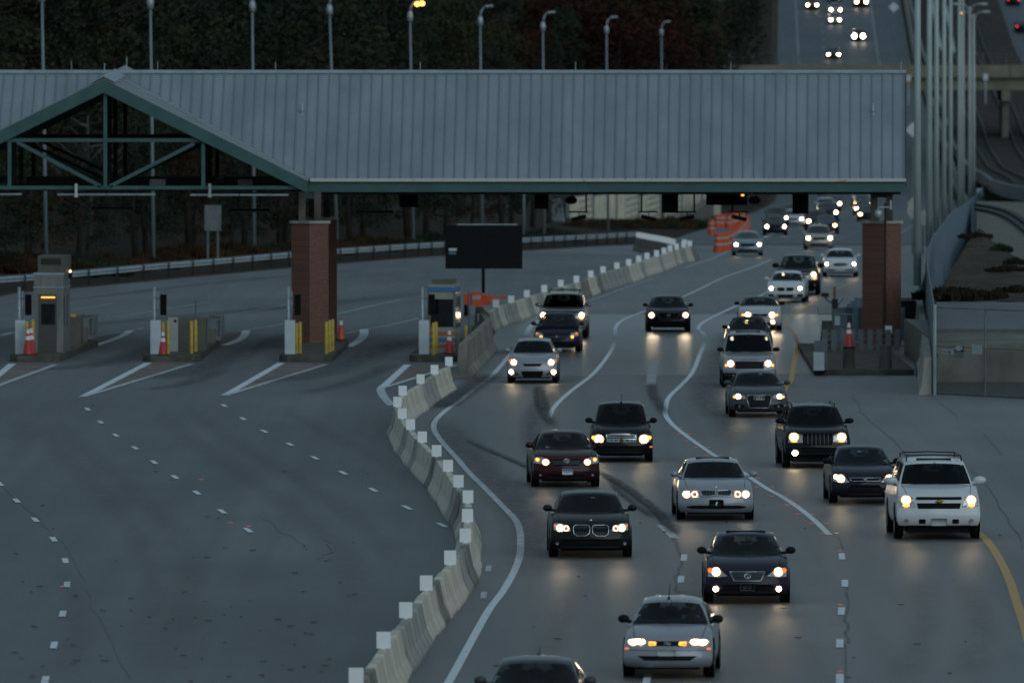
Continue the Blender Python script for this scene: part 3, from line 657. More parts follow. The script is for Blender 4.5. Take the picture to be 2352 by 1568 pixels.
# front truss of the gable (green) and rear truss (dark)
def truss(Yt, m, name, wd=.16):
    mb = MB(); q = lambda x, y: P(x, y, Yt)
    Pv = lambda a, b, w_=wd: mb.bar(q(*a), q(*b), w_, .14)
    Pv((242,205),(242,432), .17); Pv((-40,322),(462,322), .12); Pv((40,327),(232,428), .13); Pv((446,330),(252,428), .13); Pv((467,322),(467,430), .17); Pv((22,322),(22,430), .17)
    Pv((-230,431),(700,431), .13); return cm(name, mb, m)
truss(GF + .15, M_green, 'front_truss')
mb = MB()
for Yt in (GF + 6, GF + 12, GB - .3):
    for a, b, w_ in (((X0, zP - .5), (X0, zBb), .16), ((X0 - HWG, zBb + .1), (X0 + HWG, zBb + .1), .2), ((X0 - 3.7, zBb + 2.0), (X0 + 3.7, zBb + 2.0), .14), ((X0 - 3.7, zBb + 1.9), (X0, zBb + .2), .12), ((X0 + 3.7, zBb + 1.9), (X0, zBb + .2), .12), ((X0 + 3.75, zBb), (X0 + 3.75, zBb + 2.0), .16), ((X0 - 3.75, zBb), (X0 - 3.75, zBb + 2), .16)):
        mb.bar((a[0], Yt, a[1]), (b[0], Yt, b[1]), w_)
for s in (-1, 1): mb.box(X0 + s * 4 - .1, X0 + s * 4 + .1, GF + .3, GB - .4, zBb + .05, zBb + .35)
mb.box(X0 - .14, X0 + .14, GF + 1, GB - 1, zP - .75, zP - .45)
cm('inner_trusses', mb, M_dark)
# ridge aerials and small roof vents
mb = MB()
for x, y in ((633,163),(965,163),(1322,163),(1679,163),(2070,163),(164,161),(362,163)): p = P(x, y, YR); mb.tube([p + Vector((0,0,-.05)), p + Vector((0,0,.36))], .012, 5)
for x, y, Yq in ((240,176,GF + .3), (291,160,YR)): p = P(x, y, Yq); mb.tube([p + Vector((0,0,-.1)), p + Vector((0,0,.52))], .016, 5)
cm('lightning_rods', mb, M_galv)
for x, y in ((694,262),(2005,262)):
    t = (411 - y) / 246.0; Yq = YE + (YR - YE) * t; p = P(x, y, Yq); mb = MB(); mb.tube([p + Vector((0, 0, -.15)), p + Vector((0, 0, .42))], .05, 8); mb.lathe([(.11, -.02), (.07, .06)], 10, c=tuple(p + Vector((0,0,-.02)))); cm('vent_pipe', mb, M_galv, smooth=True)
# light fittings hanging under the gable
for xa, xb_, y in ((-50,50,446),(132,357,446.5),(437,663,447.5)):
    a, b = P(xa, y, GF + .5), P(xb_, y, GF + .5); t = thing('strip_light', 'long white unlit strip light hung under the green gable, %s' % {-50:'cut by the left edge', 132:'below its centre', 437:'at its right foot'}[xa], 'light', ((a + b) / 2))
    mb = MB(); hl = (b - a).length / 2; mb.box(-hl, -.02, -.09, .09, -.035, .035); mb.box(.02, hl, -.09, .09, -.035, .035); mobj('tube_housing', mb, M_galv, t)
    mb = MB(); mb.box(-hl * .9, hl * .9, -.07, .07, .035, .10); mb.box(-.03, .03, -.03, .03, .1, .3); mobj('hanger', mb, M_black, t)
for x, c in ((175,'rust-stained'),(482,'white')):
    p = P(x, 453, GF - .1); mb = MB(); mb.box(-.05, .05, -.05, .05, 0, .52); mb.box(-.07, .07, -.06, .06, 0, .06); o = mobj('conduit_box', mb, M_gutter if c[0] == 'r' else M_galv, loc=p); tag(o, c + ' upright conduit box crossing the green bottom chord', 'conduit')
# boxes seen inside the gable
for x, y, w_, h_ in ((362,412,36,14),(563,412,34,14)):
    p = P(x, y + h_, GF + 4); s_ = SC(GF + 4); mb = MB(); mb.box(-w_ / s_ / 2, w_ / s_ / 2, 0, .3, 0, h_ / s_); o = mobj('equipment_box', mb, M_galvd, loc=p); tag(o, 'pale box inside the gable truss, %s' % ('left one' if x < 400 else 'right one'), 'box')
# hanging dark lane signs (seen from the back)
for x0, x1, y0, y1, lb in ((1520,1558,444,489,'square dark back of a lane sign above the middle lane'), (1622,1716,444,471,'wide dark back of a lane sign with a small amber light'), (1820,1857,444,491,'square dark back of a lane sign above the right lanes'), (918,960,446,476,'dark lane sign back above the black message board'), (1228,1260,444,480,'narrow dark sign back left of the pale noise wall')):
    a, b = P(x0, y0, 412), P(x1, y1, 412); t = thing('lane_sign', lb, 'sign', ((a.x + b.x) / 2, 412, b.z))
    mb = MB(); w_ = (b.x - a.x) / 2; mb.box(-w_, w_, -.12, .12, 0, a.z - b.z); mobj('sign_housing', mb, M_black, t); mb = MB()
    for k in (-.6, .6): mb.box(k * w_ - .03, k * w_ + .03, -.03, .03, a.z - b.z, a.z - b.z + .12)
    mobj('hanger', mb, M_dark, t)
    if x0 == 1622:
        mb = MB(); mb.ellip((w_ * .78, -.13, a.z - b.z - .07), .07, .02, .04, 10, 6); mobj('amber_light', mb, M_amber, t)
for x, side, lb in ((1330,1,'left camera'),(1490,-1,'second camera'),(1578,1,'third camera'),(1698,-1,'right camera')):
    p = P(x, 486, 411); t = thing('hanging_camera', 'black lane camera hanging from a bent arm under the beam, %s of the four' % lb, 'camera', p)
    mb = MB(); zt_ = P(x, 443, 411).z - p.z; xs = .28 * side; mb.bar((xs, 0, 0), (xs, 0, zt_), .07); mb.bar((-.42, 0, -.01), (.36, 0, -.01), .06); mobj('arm', mb, M_black, t)
    mb = MB(); mb.bar((-.30 * 1, -.1, -.32 + .14 * (side < 0)), (.28, -.1, -.18 - .14 * (side < 0) ), .16, .15); mb.bar((0,0,-.02), (0,-.08,-.22), .04); mobj('camera_body', mb, M_black, t)
for x, lb in ((1312,'left of the pale noise wall'),(1733,'right of the wide lane sign')):
    p = P(x, 460, 409); mb = MB(); mb.ellip((0,0,0), .24, .2, .16, 12, 8); mb.bar((.05,0,.1), (.12,0,.35), .05); o = mobj('floodlight', mb, M_black, loc=p, smooth=True); tag(o, 'black round floodlight under the beam ' + lb, 'lamp')
for x, y in ((862,490),(258,482),(572,486)):
    p = P(x, y, 424); t = thing('hanging_light', 'flat dark hanging light at %s' % {862:'the left of the message board', 258:'the left beneath the gable', 572:'the foot of the gable beside the roadside panel'}[x], 'light', p); mb = MB(); hw_ = .75 if x == 862 else .85; mb.box(-hw_, hw_, -.2, .2, 0, .12); mobj('shade', mb, M_black, t); mb = MB(); zz = zBb - p.z
    for k in (-.45, .45): mb.tube([(k, 0, .1), (k, 0, zz)], .02, 5)
    mobj('rod', mb, M_black, t); mb = MB(); mb.box(-hw_ + .05, hw_ - .05, -.22, -.21, -.02, .04); mobj('lens', mb, M_galvd, t)
# ---------------------------------------------------------------- brick pillars
def pillar(x, Y, half, ybase, ytop, label):
    p = P(x, ybase, Y); z0 = 0; p.z = 0; H_ = P(x, ytop, Y).z; t = thing('brick_pillar', label, 'pillar', p)
    d = half; mb = MB(); mb.prism([(0,-d,0),(d,0,0),(0,d,0),(-d,0,0)], (0, 0, H_)); b = mobj('shaft', mb, M_brick, t)
    mb = MB(); d2 = d + .08; mb.prism([(0,-d2,H_),(d2,0,H_),(0,d2,H_),(-d2,0,H_)], (0, 0, .10)); mobj('cap', mb, M_conc2, t)
    mb = MB(); zt_ = zBb + .02
    for sx in (-1, 1):
        mb.box(sx * .30 - .13, sx * .30 + .13, -.14, .14, H_ + .10, zt_)
    mobj('steel_column', mb, M_curb, t); mb = MB(); mb.box(-.42, .42, -.1, .1, zt_ - .25, zt_ - .03); mobj('bracket', mb, M_greend, t); return t
pillar(712, 405, .72, 800, 513, 'reddish brick pillar standing on the third toll island')
pillar(733.5, 425, .72, 800, 505, 'dark brick pillar just behind the one on the third toll island')
rp = pillar(2025, 408, .76, 790, 513, 'tall red brick pillar at the right end of the canopy')
mb = MB(); x_ = XY(2034, 406.8) - rp.location.x; mb.tube([(x_, -.85, .9), (x_, -.85, 5.6)], .045, 8); mobj('drainpipe', mb, M_int, rp)
mb = MB(); mb.box(x_ - .0, x_ + .26, -.95, -.80, .5, .82); mobj('white_box', mb, M_panel, rp)
c = P(2017, 487, 407); t = thing('dome_camera', 'white dome camera on a bracket at the top of the right brick pillar', 'camera', c); mb = MB(); mb.ellip((0,0,-.1), .15, .15, .17, 14, 10); mb.lathe([(.16,-.1),(.17,.02),(.1,.1),(.001,.11)], 14); mobj('dome', mb, M_galv, t, True); mb = MB(); mb.bar((0,0,.1),(0.0,0,.2),.05); mb.bar((0,0,.19),(.5,0,.19),.05); mb.bar((.5,0,.1),(.5,0,.45),.08); mobj('bracket', mb, M_galv, t)
# ---------------------------------------------------------------- toll islands
def island(x0, x1, label, xr_back, xl_back):
    a, b = G(x0, 831), G(x1, 831); c_, d_ = G(xr_back, 793), G(xl_back, 793); hgt = .24
    mb = MB(); q = [(a.x + .3, a.y, 0), (b.x - .3, a.y, 0), (b.x, a.y + .6, 0), (c_.x, c_.y - 1, 0), (c_.x - .6, c_.y, 0), (d_.x + .5, d_.y, 0), (a.x, a.y + .6, 0)]
    mb.prism(q, (0, 0, hgt)); o = mobj('toll_island', mb, M_curb); tag(o, label, 'kerb'); return o
island(21, 140, 'concrete toll island under the steel booth at the far left', 228, 60)
island(327, 457, 'concrete toll island carrying the olive cabinet', 506, 350)
island(641, 764, 'concrete toll island around the left brick pillar', 802, 660)
island(940, 1052, 'concrete toll island under the blue-striped booth', 1092, 955)
IZ = .24
def IP(x, Y, z=IZ): return Vector((XY(x, Y), Y, z))
def control(x, label):
    t = thing('signal_post', label, 'signal', IP(x, 390)); s_ = SC(390)
    mb = MB(); mb.box(-.19, .19, -.18, .18, 0, 1.26); mobj('cabinet', mb, M_cab, t)
    mb = MB(); mb.tube([(-.06, .25, 0), (-.06, .25, 2.5)], .055, 10); mb.tube([(.07,.25,1.2),(.07,.25,2.35)], .02, 6); mobj('pole', mb, M_galv, t, True)
    mb = MB(); mb.box(.16, .40, .16, .34, 1.44, 2.22); mobj('signal_head', mb, M_black, t)
    mb = MB()
    for z in (1.58, 1.83, 2.08): mb.lathe([(.09, 0), (.09, -.09)], 12, c=(.28, .16, z), axis='Y')
    mobj('visor', mb, M_black, t); mb = MB(); mb.box(-.1,.2,.2,.24,2.05,2.1); mb.box(-.1,.2,.2,.24,1.6,1.65); mobj('bracket', mb, M_galvd, t)
control(47, 'pale cabinet with pole and black signal at the left steel booth'); control(357.5, 'pale cabinet with pole and black signal beside the olive cabinet'); control(666, 'pale cabinet with pole and black signal beside the left brick pillar'); control(974, 'pale cabinet with pole and black signal beside the blue-striped booth')
def bollard(x, y, top, label):
    Y = 389 + max(0, (812 - y)) * .45; p = IP(x, Y); h_ = (y - top) / SC(Y); mb = MB(); mb.lathe([(.001, h_), (.05, h_ - .015), (.068, h_ - .06), (.068, 0)], 12); o = mobj('bollard', mb, M_boll, loc=p, smooth=True); tag(o, label, 'bollard', 'yellow bollards on the toll islands')
for x, y, tp, lb in ((62,811,735,'yellow bollard behind the cones at the steel booth, left one'),(75,811,730,'yellow bollard behind the cones at the steel booth, right one'),(374,809,736,'yellow bollard left of the cone by the olive cabinet'),(386,809,734,'yellow bollard right of the cone by the olive cabinet'),(439.5,808,733,'nearest yellow bollard in front of the olive cabinet'),(449,803,730,'middle yellow bollard in front of the olive cabinet'),(457,800,727,'furthest yellow bollard in front of the olive cabinet'),
    (681,808,738,'yellow bollard touching the signal cabinet by the brick pillar'),(689,808,735,'yellow bollard against the left face of the brick pillar'),(749.5,809,735,'nearest yellow bollard at the right face of the brick pillar'),(757,804,731,'middle yellow bollard at the right face of the brick pillar'),(764,801,728,'furthest yellow bollard at the right face of the brick pillar'),(995.7,812,738,'nearest yellow bollard in front of the blue-striped booth'),(1001.5,808,735,'middle yellow bollard in front of the blue-striped booth'),(1007.5,806,734,'furthest yellow bollard in front of the blue-striped booth'),(1070.5,790,740,'yellow bollard right of the blue-striped booth')):
    bollard(x, y, tp, lb)
def cone(p, h_, label, m1=None, stripes=((.55,.70),(.78,.95)), base=True):
    t = thing('traffic_cone', label, 'cone', p, 0, 'traffic cones'); m1 = m1 or M_conered
    mb = MB(); r0 = .17 * h_ / .9; mb.lathe([(r0, .03), (.035, h_), (.001, h_)], 16); mobj('cone_body', mb, m1, t, True)
    mb = MB(); mb.box(-r0 * 1.25, r0 * 1.25, -r0 * 1.25, r0 * 1.25, 0, .035); mobj('base', mb, M_black, t)
    for a, b in stripes:
        mb = MB(); ra = lambda k: r0 + (.035 - r0) * k + .005; mb.lathe([(ra(a), h_ * a + .0), (ra(b), h_ * b)], 16); mobj('collar', mb, M_conew, t, True)
cone(IP(64, 388.6), 1.02, 'left of two red and white cones stacked side by side at the steel booth'); cone(IP(71, 388.8), 1.05, 'right of two red and white cones side by side at the steel booth')
cone(IP(374, 388.4), .92, 'red and white cone between two yellow bollards by the olive cabinet'); cone(IP(1032, 390), .92, 'dark red and white cone at the right foot of the blue-striped booth'); cone(IP(783, 408), .85, 'orange cone at the back corner of the left brick pillar', M_orange, ((.7,.9),))
# steel booth
bt = thing('toll_booth', 'tall steel toll booth with rooftop unit and lit amber lamp', 'booth', IP(111.5, 392), -R(3.5)); s_ = SC(392)
mb = MB(); hw_ = .555; mb.box(-hw_, hw_, 0, 2.4, 0, 2.93); mobj('cabin', mb, M_booth, bt)
mb = MB(); mb.box(-hw_ - .03, hw_ + .03, -.03, 2.43, 2.42, 2.46); mb.box(-hw_ - .02, hw_ + .02, -.02, 2.42, 2.9, 2.98); mobj('band', mb, M_galv, bt)
mb = MB(); mb.box(-.37, .30, -.04, 0, .02, 2.18); mobj('door', mb, M_boothd, bt)
mb = MB(); mb.box(-.27, .25, -.055, -.04, 1.05, 1.82); mobj('door_window', mb, M_glassd, bt)
mb = MB(); mb.box(-.27, .24, -.08, -.04, 2.04, 2.085); mobj('amber_lamp', mb, M_amber, bt)
mb = MB(); mb.box(-.42, .62, .2, 2.2, 2.98, 3.62); mobj('rooftop_unit', mb, M_cabb, bt)
mb = MB()
for k in range(14): mb.box(-.30 + k * .055, -.275 + k * .055, .18, .2, 3.28, 3.52)
mobj('vent_grille', mb, M_black, bt)
mb = MB(); mb.box(hw_, hw_ + .02, .3, .95, 1.0, 2.1); mb.box(hw_, hw_ + .02, 1.3, 2.1, 1.0, 2.1); mobj('side_window', mb, M_glassd, bt)
mb = MB(); mb.box(hw_ + .1, hw_ + .22, .9, 1.2, 2.75, 3.0); mobj('camera_box', mb, M_black, bt); mb = MB(); mb.ellip((hw_ + .17, .88, 3.02), .05, .03, .05, 8, 6); mobj('warning_light', mb, M_ring, bt)
# blue striped booth
bt = thing('toll_booth', 'small cream toll booth with blue roof band and orange and blue stripes', 'booth', IP(1014, 391), -R(5)); hw_ = .50
mb = MB(); mb.box(-hw_, hw_, 0, 2.3, 0, 2.56); mobj('cabin', mb, M_cream, bt)
mb = MB(); mb.box(-hw_ - .03, hw_ + .02, -.03, 2.2, 2.30, 2.48); mobj('roof_band', mb, M_blue, bt); mb = MB(); mb.box(-.38, .38, .3, 2.0, 2.56, 2.76); mobj('roof_unit', mb, M_cabb, bt)
mb = MB(); mb.box(-.40, .44, -.02, 0, .98, 2.02); mobj('window', mb, M_glassd, bt); mb = MB(); mb.box(-hw_ - .03, -hw_ + .05, -.03, .02, .95, 2.3); mb.box(.455, .52, -.03, .02, .9, 2.3); mobj('window_frame', mb, M_galvd, bt)
for z0, z1, m in ((.66,.80,M_peach),(.42,.57,M_blue),(.20,.34,M_peach)): mb = MB(); mb.box(-hw_ - .004, hw_ + .004, -.008, .5, z0, z1); mobj('stripe', mb, m, bt)
mb = MB(); mb.box(hw_, hw_ + .02, .2, 2.1, .95, 2.25); mobj('side_window', mb, M_glassd, bt); mb = MB(); mb.box(hw_, hw_ + .03, .0, .12, .1, 2.3); mobj('side_trim', mb, M_chrome, bt)
# cabinets on island two, crash cushions
t = thing('electrical_cabinet', 'pale grey cabinet with a small black square beside the olive one', 'cabinet', IP(397, 393)); mb = MB(); mb.box(-.18, .18, 0, .5, 0, 1.28); mobj('housing', mb, M_cabg, t); mb = MB(); mb.box(.04, .14, -.01, 0, 1.10, 1.2); mobj('display', mb, M_black, t)
t = thing('electrical_cabinet', 'large olive brown cabinet with an aerial post', 'cabinet', IP(440, 394)); mb = MB(); mb.box(-.50, .32, 0, 2.2, 0, 1.22); mobj('housing', mb, M_cabb, t); mb = MB(); mb.box(.32, .53, 0, 2.2, 0, 1.215); mobj('side_panel', mb, M_cabb, t); mb = MB(); mb.tube([(.1, 2.0, 1.2), (.1, 2.0, 1.85)], .035, 8); mobj('aerial', mb, M_galvd, t)
t = thing('electrical_cabinet', 'low olive cabinet at the right foot of the steel booth', 'cabinet', IP(168, 399)); mb = MB(); mb.box(-.28, .28, 0, 2.4, 0, 1.15); mobj('housing', mb, M_cabb, t); mb = MB(); mb.box(-.1, .1, .1, .3, 1.15, 1.25); mobj('amber_cap', mb, M_boll, t)
for x, Y, lb in ((200,408,'behind the steel booth'),(493,406,'behind the olive cabinet')):
    t = thing('crash_cushion', 'short grey ribbed crash cushion with metal rails ' + lb, 'crash cushion', IP(x, Y)); mb = MB()
    for s in (-1, 1):
        for k in range(3): mb.box(s * .24 - .02, s * .24 + .02, -2, 3, .45 + .16 * k, .55 + .16 * k)
        for k in range(6): mb.box(s * .26 - .03, s * .26 + .03, -2 + k, -1.85 + k, .3, .95)
    for k in range(6): mb.box(-.26, .26, -1.9 + k, -1.84 + k, .1, .86)
    mobj('rails', mb, M_galvd, t); mb = MB(); mb.box(-.35, .1, -2.4, -1.9, 0, .55); mb.box(-.2, .2, 3, 3.3, .2, .9); mobj('block', mb, M_cabb, t)
# message board trailer
Yv = 452; pb_ = Vector((XY(1110, Yv), Yv, 0)); t = thing('message_board', 'black electronic message board on a post, seen dark', 'sign', pb_); s_ = SC(Yv)
z1_, z0_ = P(1110, 517, Yv).z, P(1110, 617, Yv).z; mb = MB(); mb.box(XY(1023, Yv) - pb_.x, XY(1200, Yv) - pb_.x, -.15, .15, z0_, z1_); mobj('display', mb, M_black, t)
mb = MB(); mb.box(XY(1050, Yv) - pb_.x, XY(1188, Yv) - pb_.x, -.12, .12, z1_, z1_ + .05); mobj('top_ledge', mb, M_galv, t)
mb = MB(); mb.box(-.075, .075, -.07, .07, 1.0, z0_); mobj('post', mb, M_black, t)
mb = MB(); xq = XY(1040, Yv) - pb_.x; mb.box(xq - .17, xq + .17, -.165, -.155, P(0, 576, Yv).z, P(0, 570, Yv).z); mobj('sticker', mb, M_sticker, t)
mb = MB(); mb.box(xq - .17, xq + .14, -.165, -.155, P(0, 584, Yv).z, P(0, 579, Yv).z); mobj('blue_sticker', mb, M_slat, t)
mb = MB(); mb.box(.0, .012, -.157, -.152, z0_ + .02, z1_ - .02); mobj('seam', mb, M_blackp, t)
mb = MB(); mb.box(XY(1065, Yv) - pb_.x, XY(1084, Yv) - pb_.x, -.3, .3, .5, .98); mb.box(XY(1083, Yv) - pb_.x, XY(1107, Yv) - pb_.x, -.5, .5, .45, 1.05); mb.box(XY(1107, Yv) - pb_.x, XY(1128, Yv) - pb_.x, -.3, .3, .5, .95); mobj('trailer_body', mb, M_orange, t)
mb = MB(); xq = XY(1098, Yv) - pb_.x; mb.tube([(xq + .09 * cos(a), -.51, .84 + .09 * sin(a)) for a in [R(40 + 28 * k) for k in range(11)]], .018, 5); mb.tube([(xq + .04 * cos(a), -.51, .84 + .04 * sin(a)) for a in [R(40 + 56 * k) for k in range(6)]], .012, 5); mobj('logo', mb, M_conew, t)
mb = MB()
for s in (-.75, .55): mb.lathe([(.001,-.09),(.30,-.09),(.30,.09),(.001,.09)], 16, c=(s, 0, .32), axis='X')
mobj('wheel', mb, M_tyre, t); mb = MB(); mb.box(XY(1125, Yv) - pb_.x, XY(1165, Yv) - pb_.x, -.06, .06, .78, .86); mb.box(XY(1153, Yv) - pb_.x, XY(1166, Yv) - pb_.x, -.1, .1, .80, .9); mobj('tow_bar', mb, M_orange, t)
# small camera and valves beyond the booth
t = thing('camera_post', 'cream camera on a thin post right of the blue-striped booth', 'camera', Vector((XY(1078, 402), 402, 0))); mb = MB(); mb.tube([(-.0, 0, 0), (0, 0, 2.3)], .045, 8); mobj('post', mb, M_galvd, t); mb = MB(); mb.bar((.12, 0, 2.02), (.44, 0, 2.1), .14); mobj('camera_body', mb, M_cream, t)
mb = MB()
random.seed(4)
for k in range(9):
    x = 1088 + k * 3.6; Y = 404 + k * 1.4; p = Vector((XY(x, Y), Y, 0)); h_ = random.uniform(.6, 1.1); mb.box(p.x - .1, p.x + .1, p.y - .2, p.y + .2, 0, h_); mb.ellip((p.x, p.y, h_ + .08), .07, .07, .1, 8, 6)
mb.box(XY(1083, 404), XY(1108, 404), 404, 405, 0, .9)
o = mobj('meter_bank', mb, M_cabb); tag(o, 'cluttered bank of small pipes and meters behind the tall plain wall', 'equipment')
# ---------------------------------------------------------------- right-hand median: barrier, fence, lamp posts
mb = MB(); RY = [352, 380, 410, 446, 490, 531, 592, 654, 715, 776, 837, 900, 960, 1030, 1100, 1200, 1300, 1371, 1460, 1600, 1800]
prof = [(-.32,0),(-.2,.35),(-.12,1.25),(.12,1.25),(.12,0)]; n = len(prof)
for Y in RY: mb.v += [(xr(Y) + .35 + px_, Y, zt(Y) + pz_) for px_, pz_ in prof]
for j in range(len(RY) - 1):
    for i in range(n): a = j * n + i; b = j * n + (i + 1) % n; mb.f.append((a, b, b + n, a + n))
mb.f.append(tuple(range(n))[::-1]); o = mobj('median_barrier', mb, M_conc2); tag(o, 'tall concrete median wall with pale top running up the right side', 'barrier')
mb = MB(); Ys = [352, 365, 380, 400, 420, 446, 470, 500, 531, 560, 600, 660, 720, 790, 860, 930, 1000]
fx = lambda Y: interp(Y, [(352,XY(2147,352)),(385,15.45),(415,16.5),(446,17.8),(484,XY(2147,484)),(508,XY(2168,508)),(562,XY(2193,562)),(600,XY(2215,600)),(790,XY(2242,790)),(1000,XY(2262,1000))])
for i, Y in enumerate(Ys): mb.v += [(fx(Y), Y, zt(Y)), (fx(Y), Y, zt(Y) + 3.0)]
for i in range(len(Ys) - 1): mb.f.append((2*i, 2*i+2, 2*i+3, 2*i+1))
ft = thing('slatted_fence', 'tall blue-grey slatted fence running away beside the lamp posts', 'fence', (0, 0, 0)); mo = mobj('slats', mb, M_slat, ft); md = mo.modifiers.new('thick', 'SOLIDIFY'); md.thickness = .04
fp_ = mesh_of('post', MB().tube([(0,0,0),(0,0,3.05)], .04, 6), M_galvd)
for k in range(40):
    Y = 352 + k * 6 if k < 22 else 484 + (k - 22) * 14; o = link('post', fp_, ft); o.location = (fx(Y) - .05, Y, zt(Y))
mb = MB(); mb.tube([(fx(352), 351.9, 0), (fx(352), 351.9, 3.05)], .06, 8); mobj('gate_post', mb, M_galv, ft)
PB = [(2107,663,447),(2134,0,531),(2150.5,0,592),(2168,0,654),(2183,0,715),(2203,0,776),(2211,0,837),(2227,0,900),(2236,0,960)]
for i, (x, _, Y) in enumerate(PB):
    X = XY(x, Y); zb_ = zt(Y) + (1.25 if True else 0); H_ = 17.5
    t = thing('lamp_post', 'tall pale post on median wall, %s' % ['nearest and leftmost','second from the left','third from the left','fourth from the left','fifth from the left','sixth from the left','seventh, beside a pair of lamp heads','eighth, next to last','last on the right with a lit orange lamp'][i], 'lamp post', (X, Y, zb_), 0, 'lamp posts on the median')
    mb = MB(); mb.tube([(0,0,0),(0,0,H_*.5),(0,0,H_)], [.17,.145,.11], 12); mobj('pole', mb, M_pole, t, True)
    mb = MB(); mb.lathe([(.22,0),(.22,.12),(.16,.2)], 12); mobj('base', mb, M_galv, t, True)
    mb = MB()
    for s in (-1, 1): mb.tube([(0,0,H_-.6),(s*.35,0,H_+.1),(s*.9,0,H_+.25)], .05, 6)
    mobj('arm', mb, M_pole, t, True)
    for s in (-1, 1): mb = MB(); mb.ellip((s*1.15,0,H_+.18), .42,.18,.13, 10, 6); mobj('lamp_head', mb, M_pole, t, True)
    if i == 8: mb = MB(); mb.ellip((-1.15,-.06,H_+.08), .3,.14,.07, 10, 6); mobj('lit_lamp', mb, M_sodium, t, True)
# low clutter at the right pillar: island, crash barrels, rails
mb = MB(); a = G(1870, 862); b = G(2100, 862); mb.prism([(a.x, a.y, 0), (b.x, a.y, 0), (b.x, 405, 0), (a.x + .3, 405, 0)], (0, 0, .2)); o = mobj('toll_island', mb, M_curb); tag(o, 'wide concrete island at the foot of the right brick pillar', 'kerb')
bx = thing('barrel_barricade', 'row of dark slotted barricade panels in front of the right brick pillar', 'barricade', Vector((XY(1985, 396), 396, .2))); mb = MB()
for k in range(9):
    x = XY(1902 + k * 21, 392) - bx.location.x; mb.box(x - .10, x + .10, -.1, .1, 0, .78)
for z in (.15,.38,.62): mb.box(XY(1895, 392) - bx.location.x, XY(2090, 392) - bx.location.x, -.03, .03, z, z + .05)
mobj('panel', mb, M_galvd, bx)
gpm = mesh_of('guard_panel', MB().box(-.2, .2, 0, .3, 0, 1.1), M_slat, False)
for k in range(7):
    Y = 410 + k * 5; o = bpy.data.objects.new('guard_panel', gpm); COL.objects.link(o); o.location = (XY(1925 + k * 8, Y), Y, 0); tag(o, 'narrow blue-grey guard panel left of the right brick pillar, %s of seven' % ['nearest','second','third','fourth','fifth','sixth','furthest'][k], 'barricade', 'guard panels by the right pillar')
gpm2 = mesh_of('guard_panel', MB().box(-.42, .42, 0, .2, 0, 1.25), M_slat, False)
for k in range(5): o = bpy.data.objects.new('guard_panel', gpm2); COL.objects.link(o); o.location = (XY(1935 + k * 30, 418), 418, 0); tag(o, 'wide blue-grey guard panel behind the right brick pillar, %s from the left' % ['first','second','third','fourth','last'][k], 'barricade', 'guard panels by the right pillar')
mb = MB(); mb.box(XY(2070, 425), XY(2104, 425), 425, 430, 0, 1.35); o = mobj('dark_cabinet', mb, M_dark); tag(o, 'dark cabinet between the right brick pillar and the median wall', 'cabinet')
t = thing('signal_box', 'pale blue box at the front left corner of the right island', 'cabinet', Vector((XY(1881, 372), 372, .2))); mb = MB(); mb.box(-.19,.19,-.15,.15,0,.64); mobj('housing', mb, M_cab, t); mb = MB(); mb.box(-.15,.3,.2,.6,0,1.05); mobj('rear_box', mb, M_galvd, t)
t = thing('camera_mast', 'grey mast with a black camera on an arm left of the right brick pillar', 'camera', Vector((XY(1917, 396), 396, .2))); mb = MB(); mb.tube([(0,0,0),(0,0,2.35)], .045, 8); mobj('mast', mb, M_galvd, t)
mb = MB(); mb.tube([(0,0,1.75),(-.28,0,1.9),(-.36,0,2.05)], .05, 6); mb.tube([(0,0,1.55),(.35,0,2.0)], .02, 5); mb.tube([(.7,0,1.35),(-.62,0,1.38),(-.64,0,1.6)], .025, 6); mb.tube([(.7,0,.2),(.7,0,1.36)], .025, 6); mb.tube([(.45,0,.2),(.45,0,1.3)], .025, 6); mb.tube([(.1,0,.95),(.7,0,.93)], .02, 5); mobj('arm', mb, M_galvd, t)
mb = MB(); mb.box(-.5,-.22,-.12,.12,2.02,2.17); mb.box(-.1,.12,-.1,.1,1.6,1.95); mobj('camera_body', mb, M_blackp, t); mb = MB(); mb.box(.0,.2,-.12,.0,.95,1.3); mobj('box', mb, M_galv, t); mb = MB(); mb.tube([(0,0,2.0),(0,0,2.4)], .05, 8); mobj('red_cap', mb, M_brick, t)
mb = MB(); 
for k in range(6): mb.lathe([(.3-.02*k,.0),(.3-.02*k,.3)], 12, c=(XY(1898, 400) - .0 + .03 * k, 398 + k * 1.2, .2 + .12 * k))
o = mobj('rubble_drums', mb, M_curb); tag(o, 'brown stacked drums under the camera mast', 'drum')
cone(Vector((XY(1950, 374), 374, .95)), .92, 'red and yellow cone on a concrete stub at the right island'); mb = MB(); mb.lathe([(.22,0),(.2,.75),(.001,.75)], 14); o = mobj('concrete_stub', mb, M_curb, loc=Vector((XY(1950, 374), 374, .2))); tag(o, 'dark concrete stub carrying the red and yellow cone', 'bollard')
mb = MB(); mb.lathe([(.24,0),(.22,.85),(.001,.85)], 14); o = mobj('concrete_stub', mb, M_cabb, loc=Vector((XY(2034, 374), 374, .2))); tag(o, 'dark concrete stub below the white box of the right brick pillar', 'bollard')
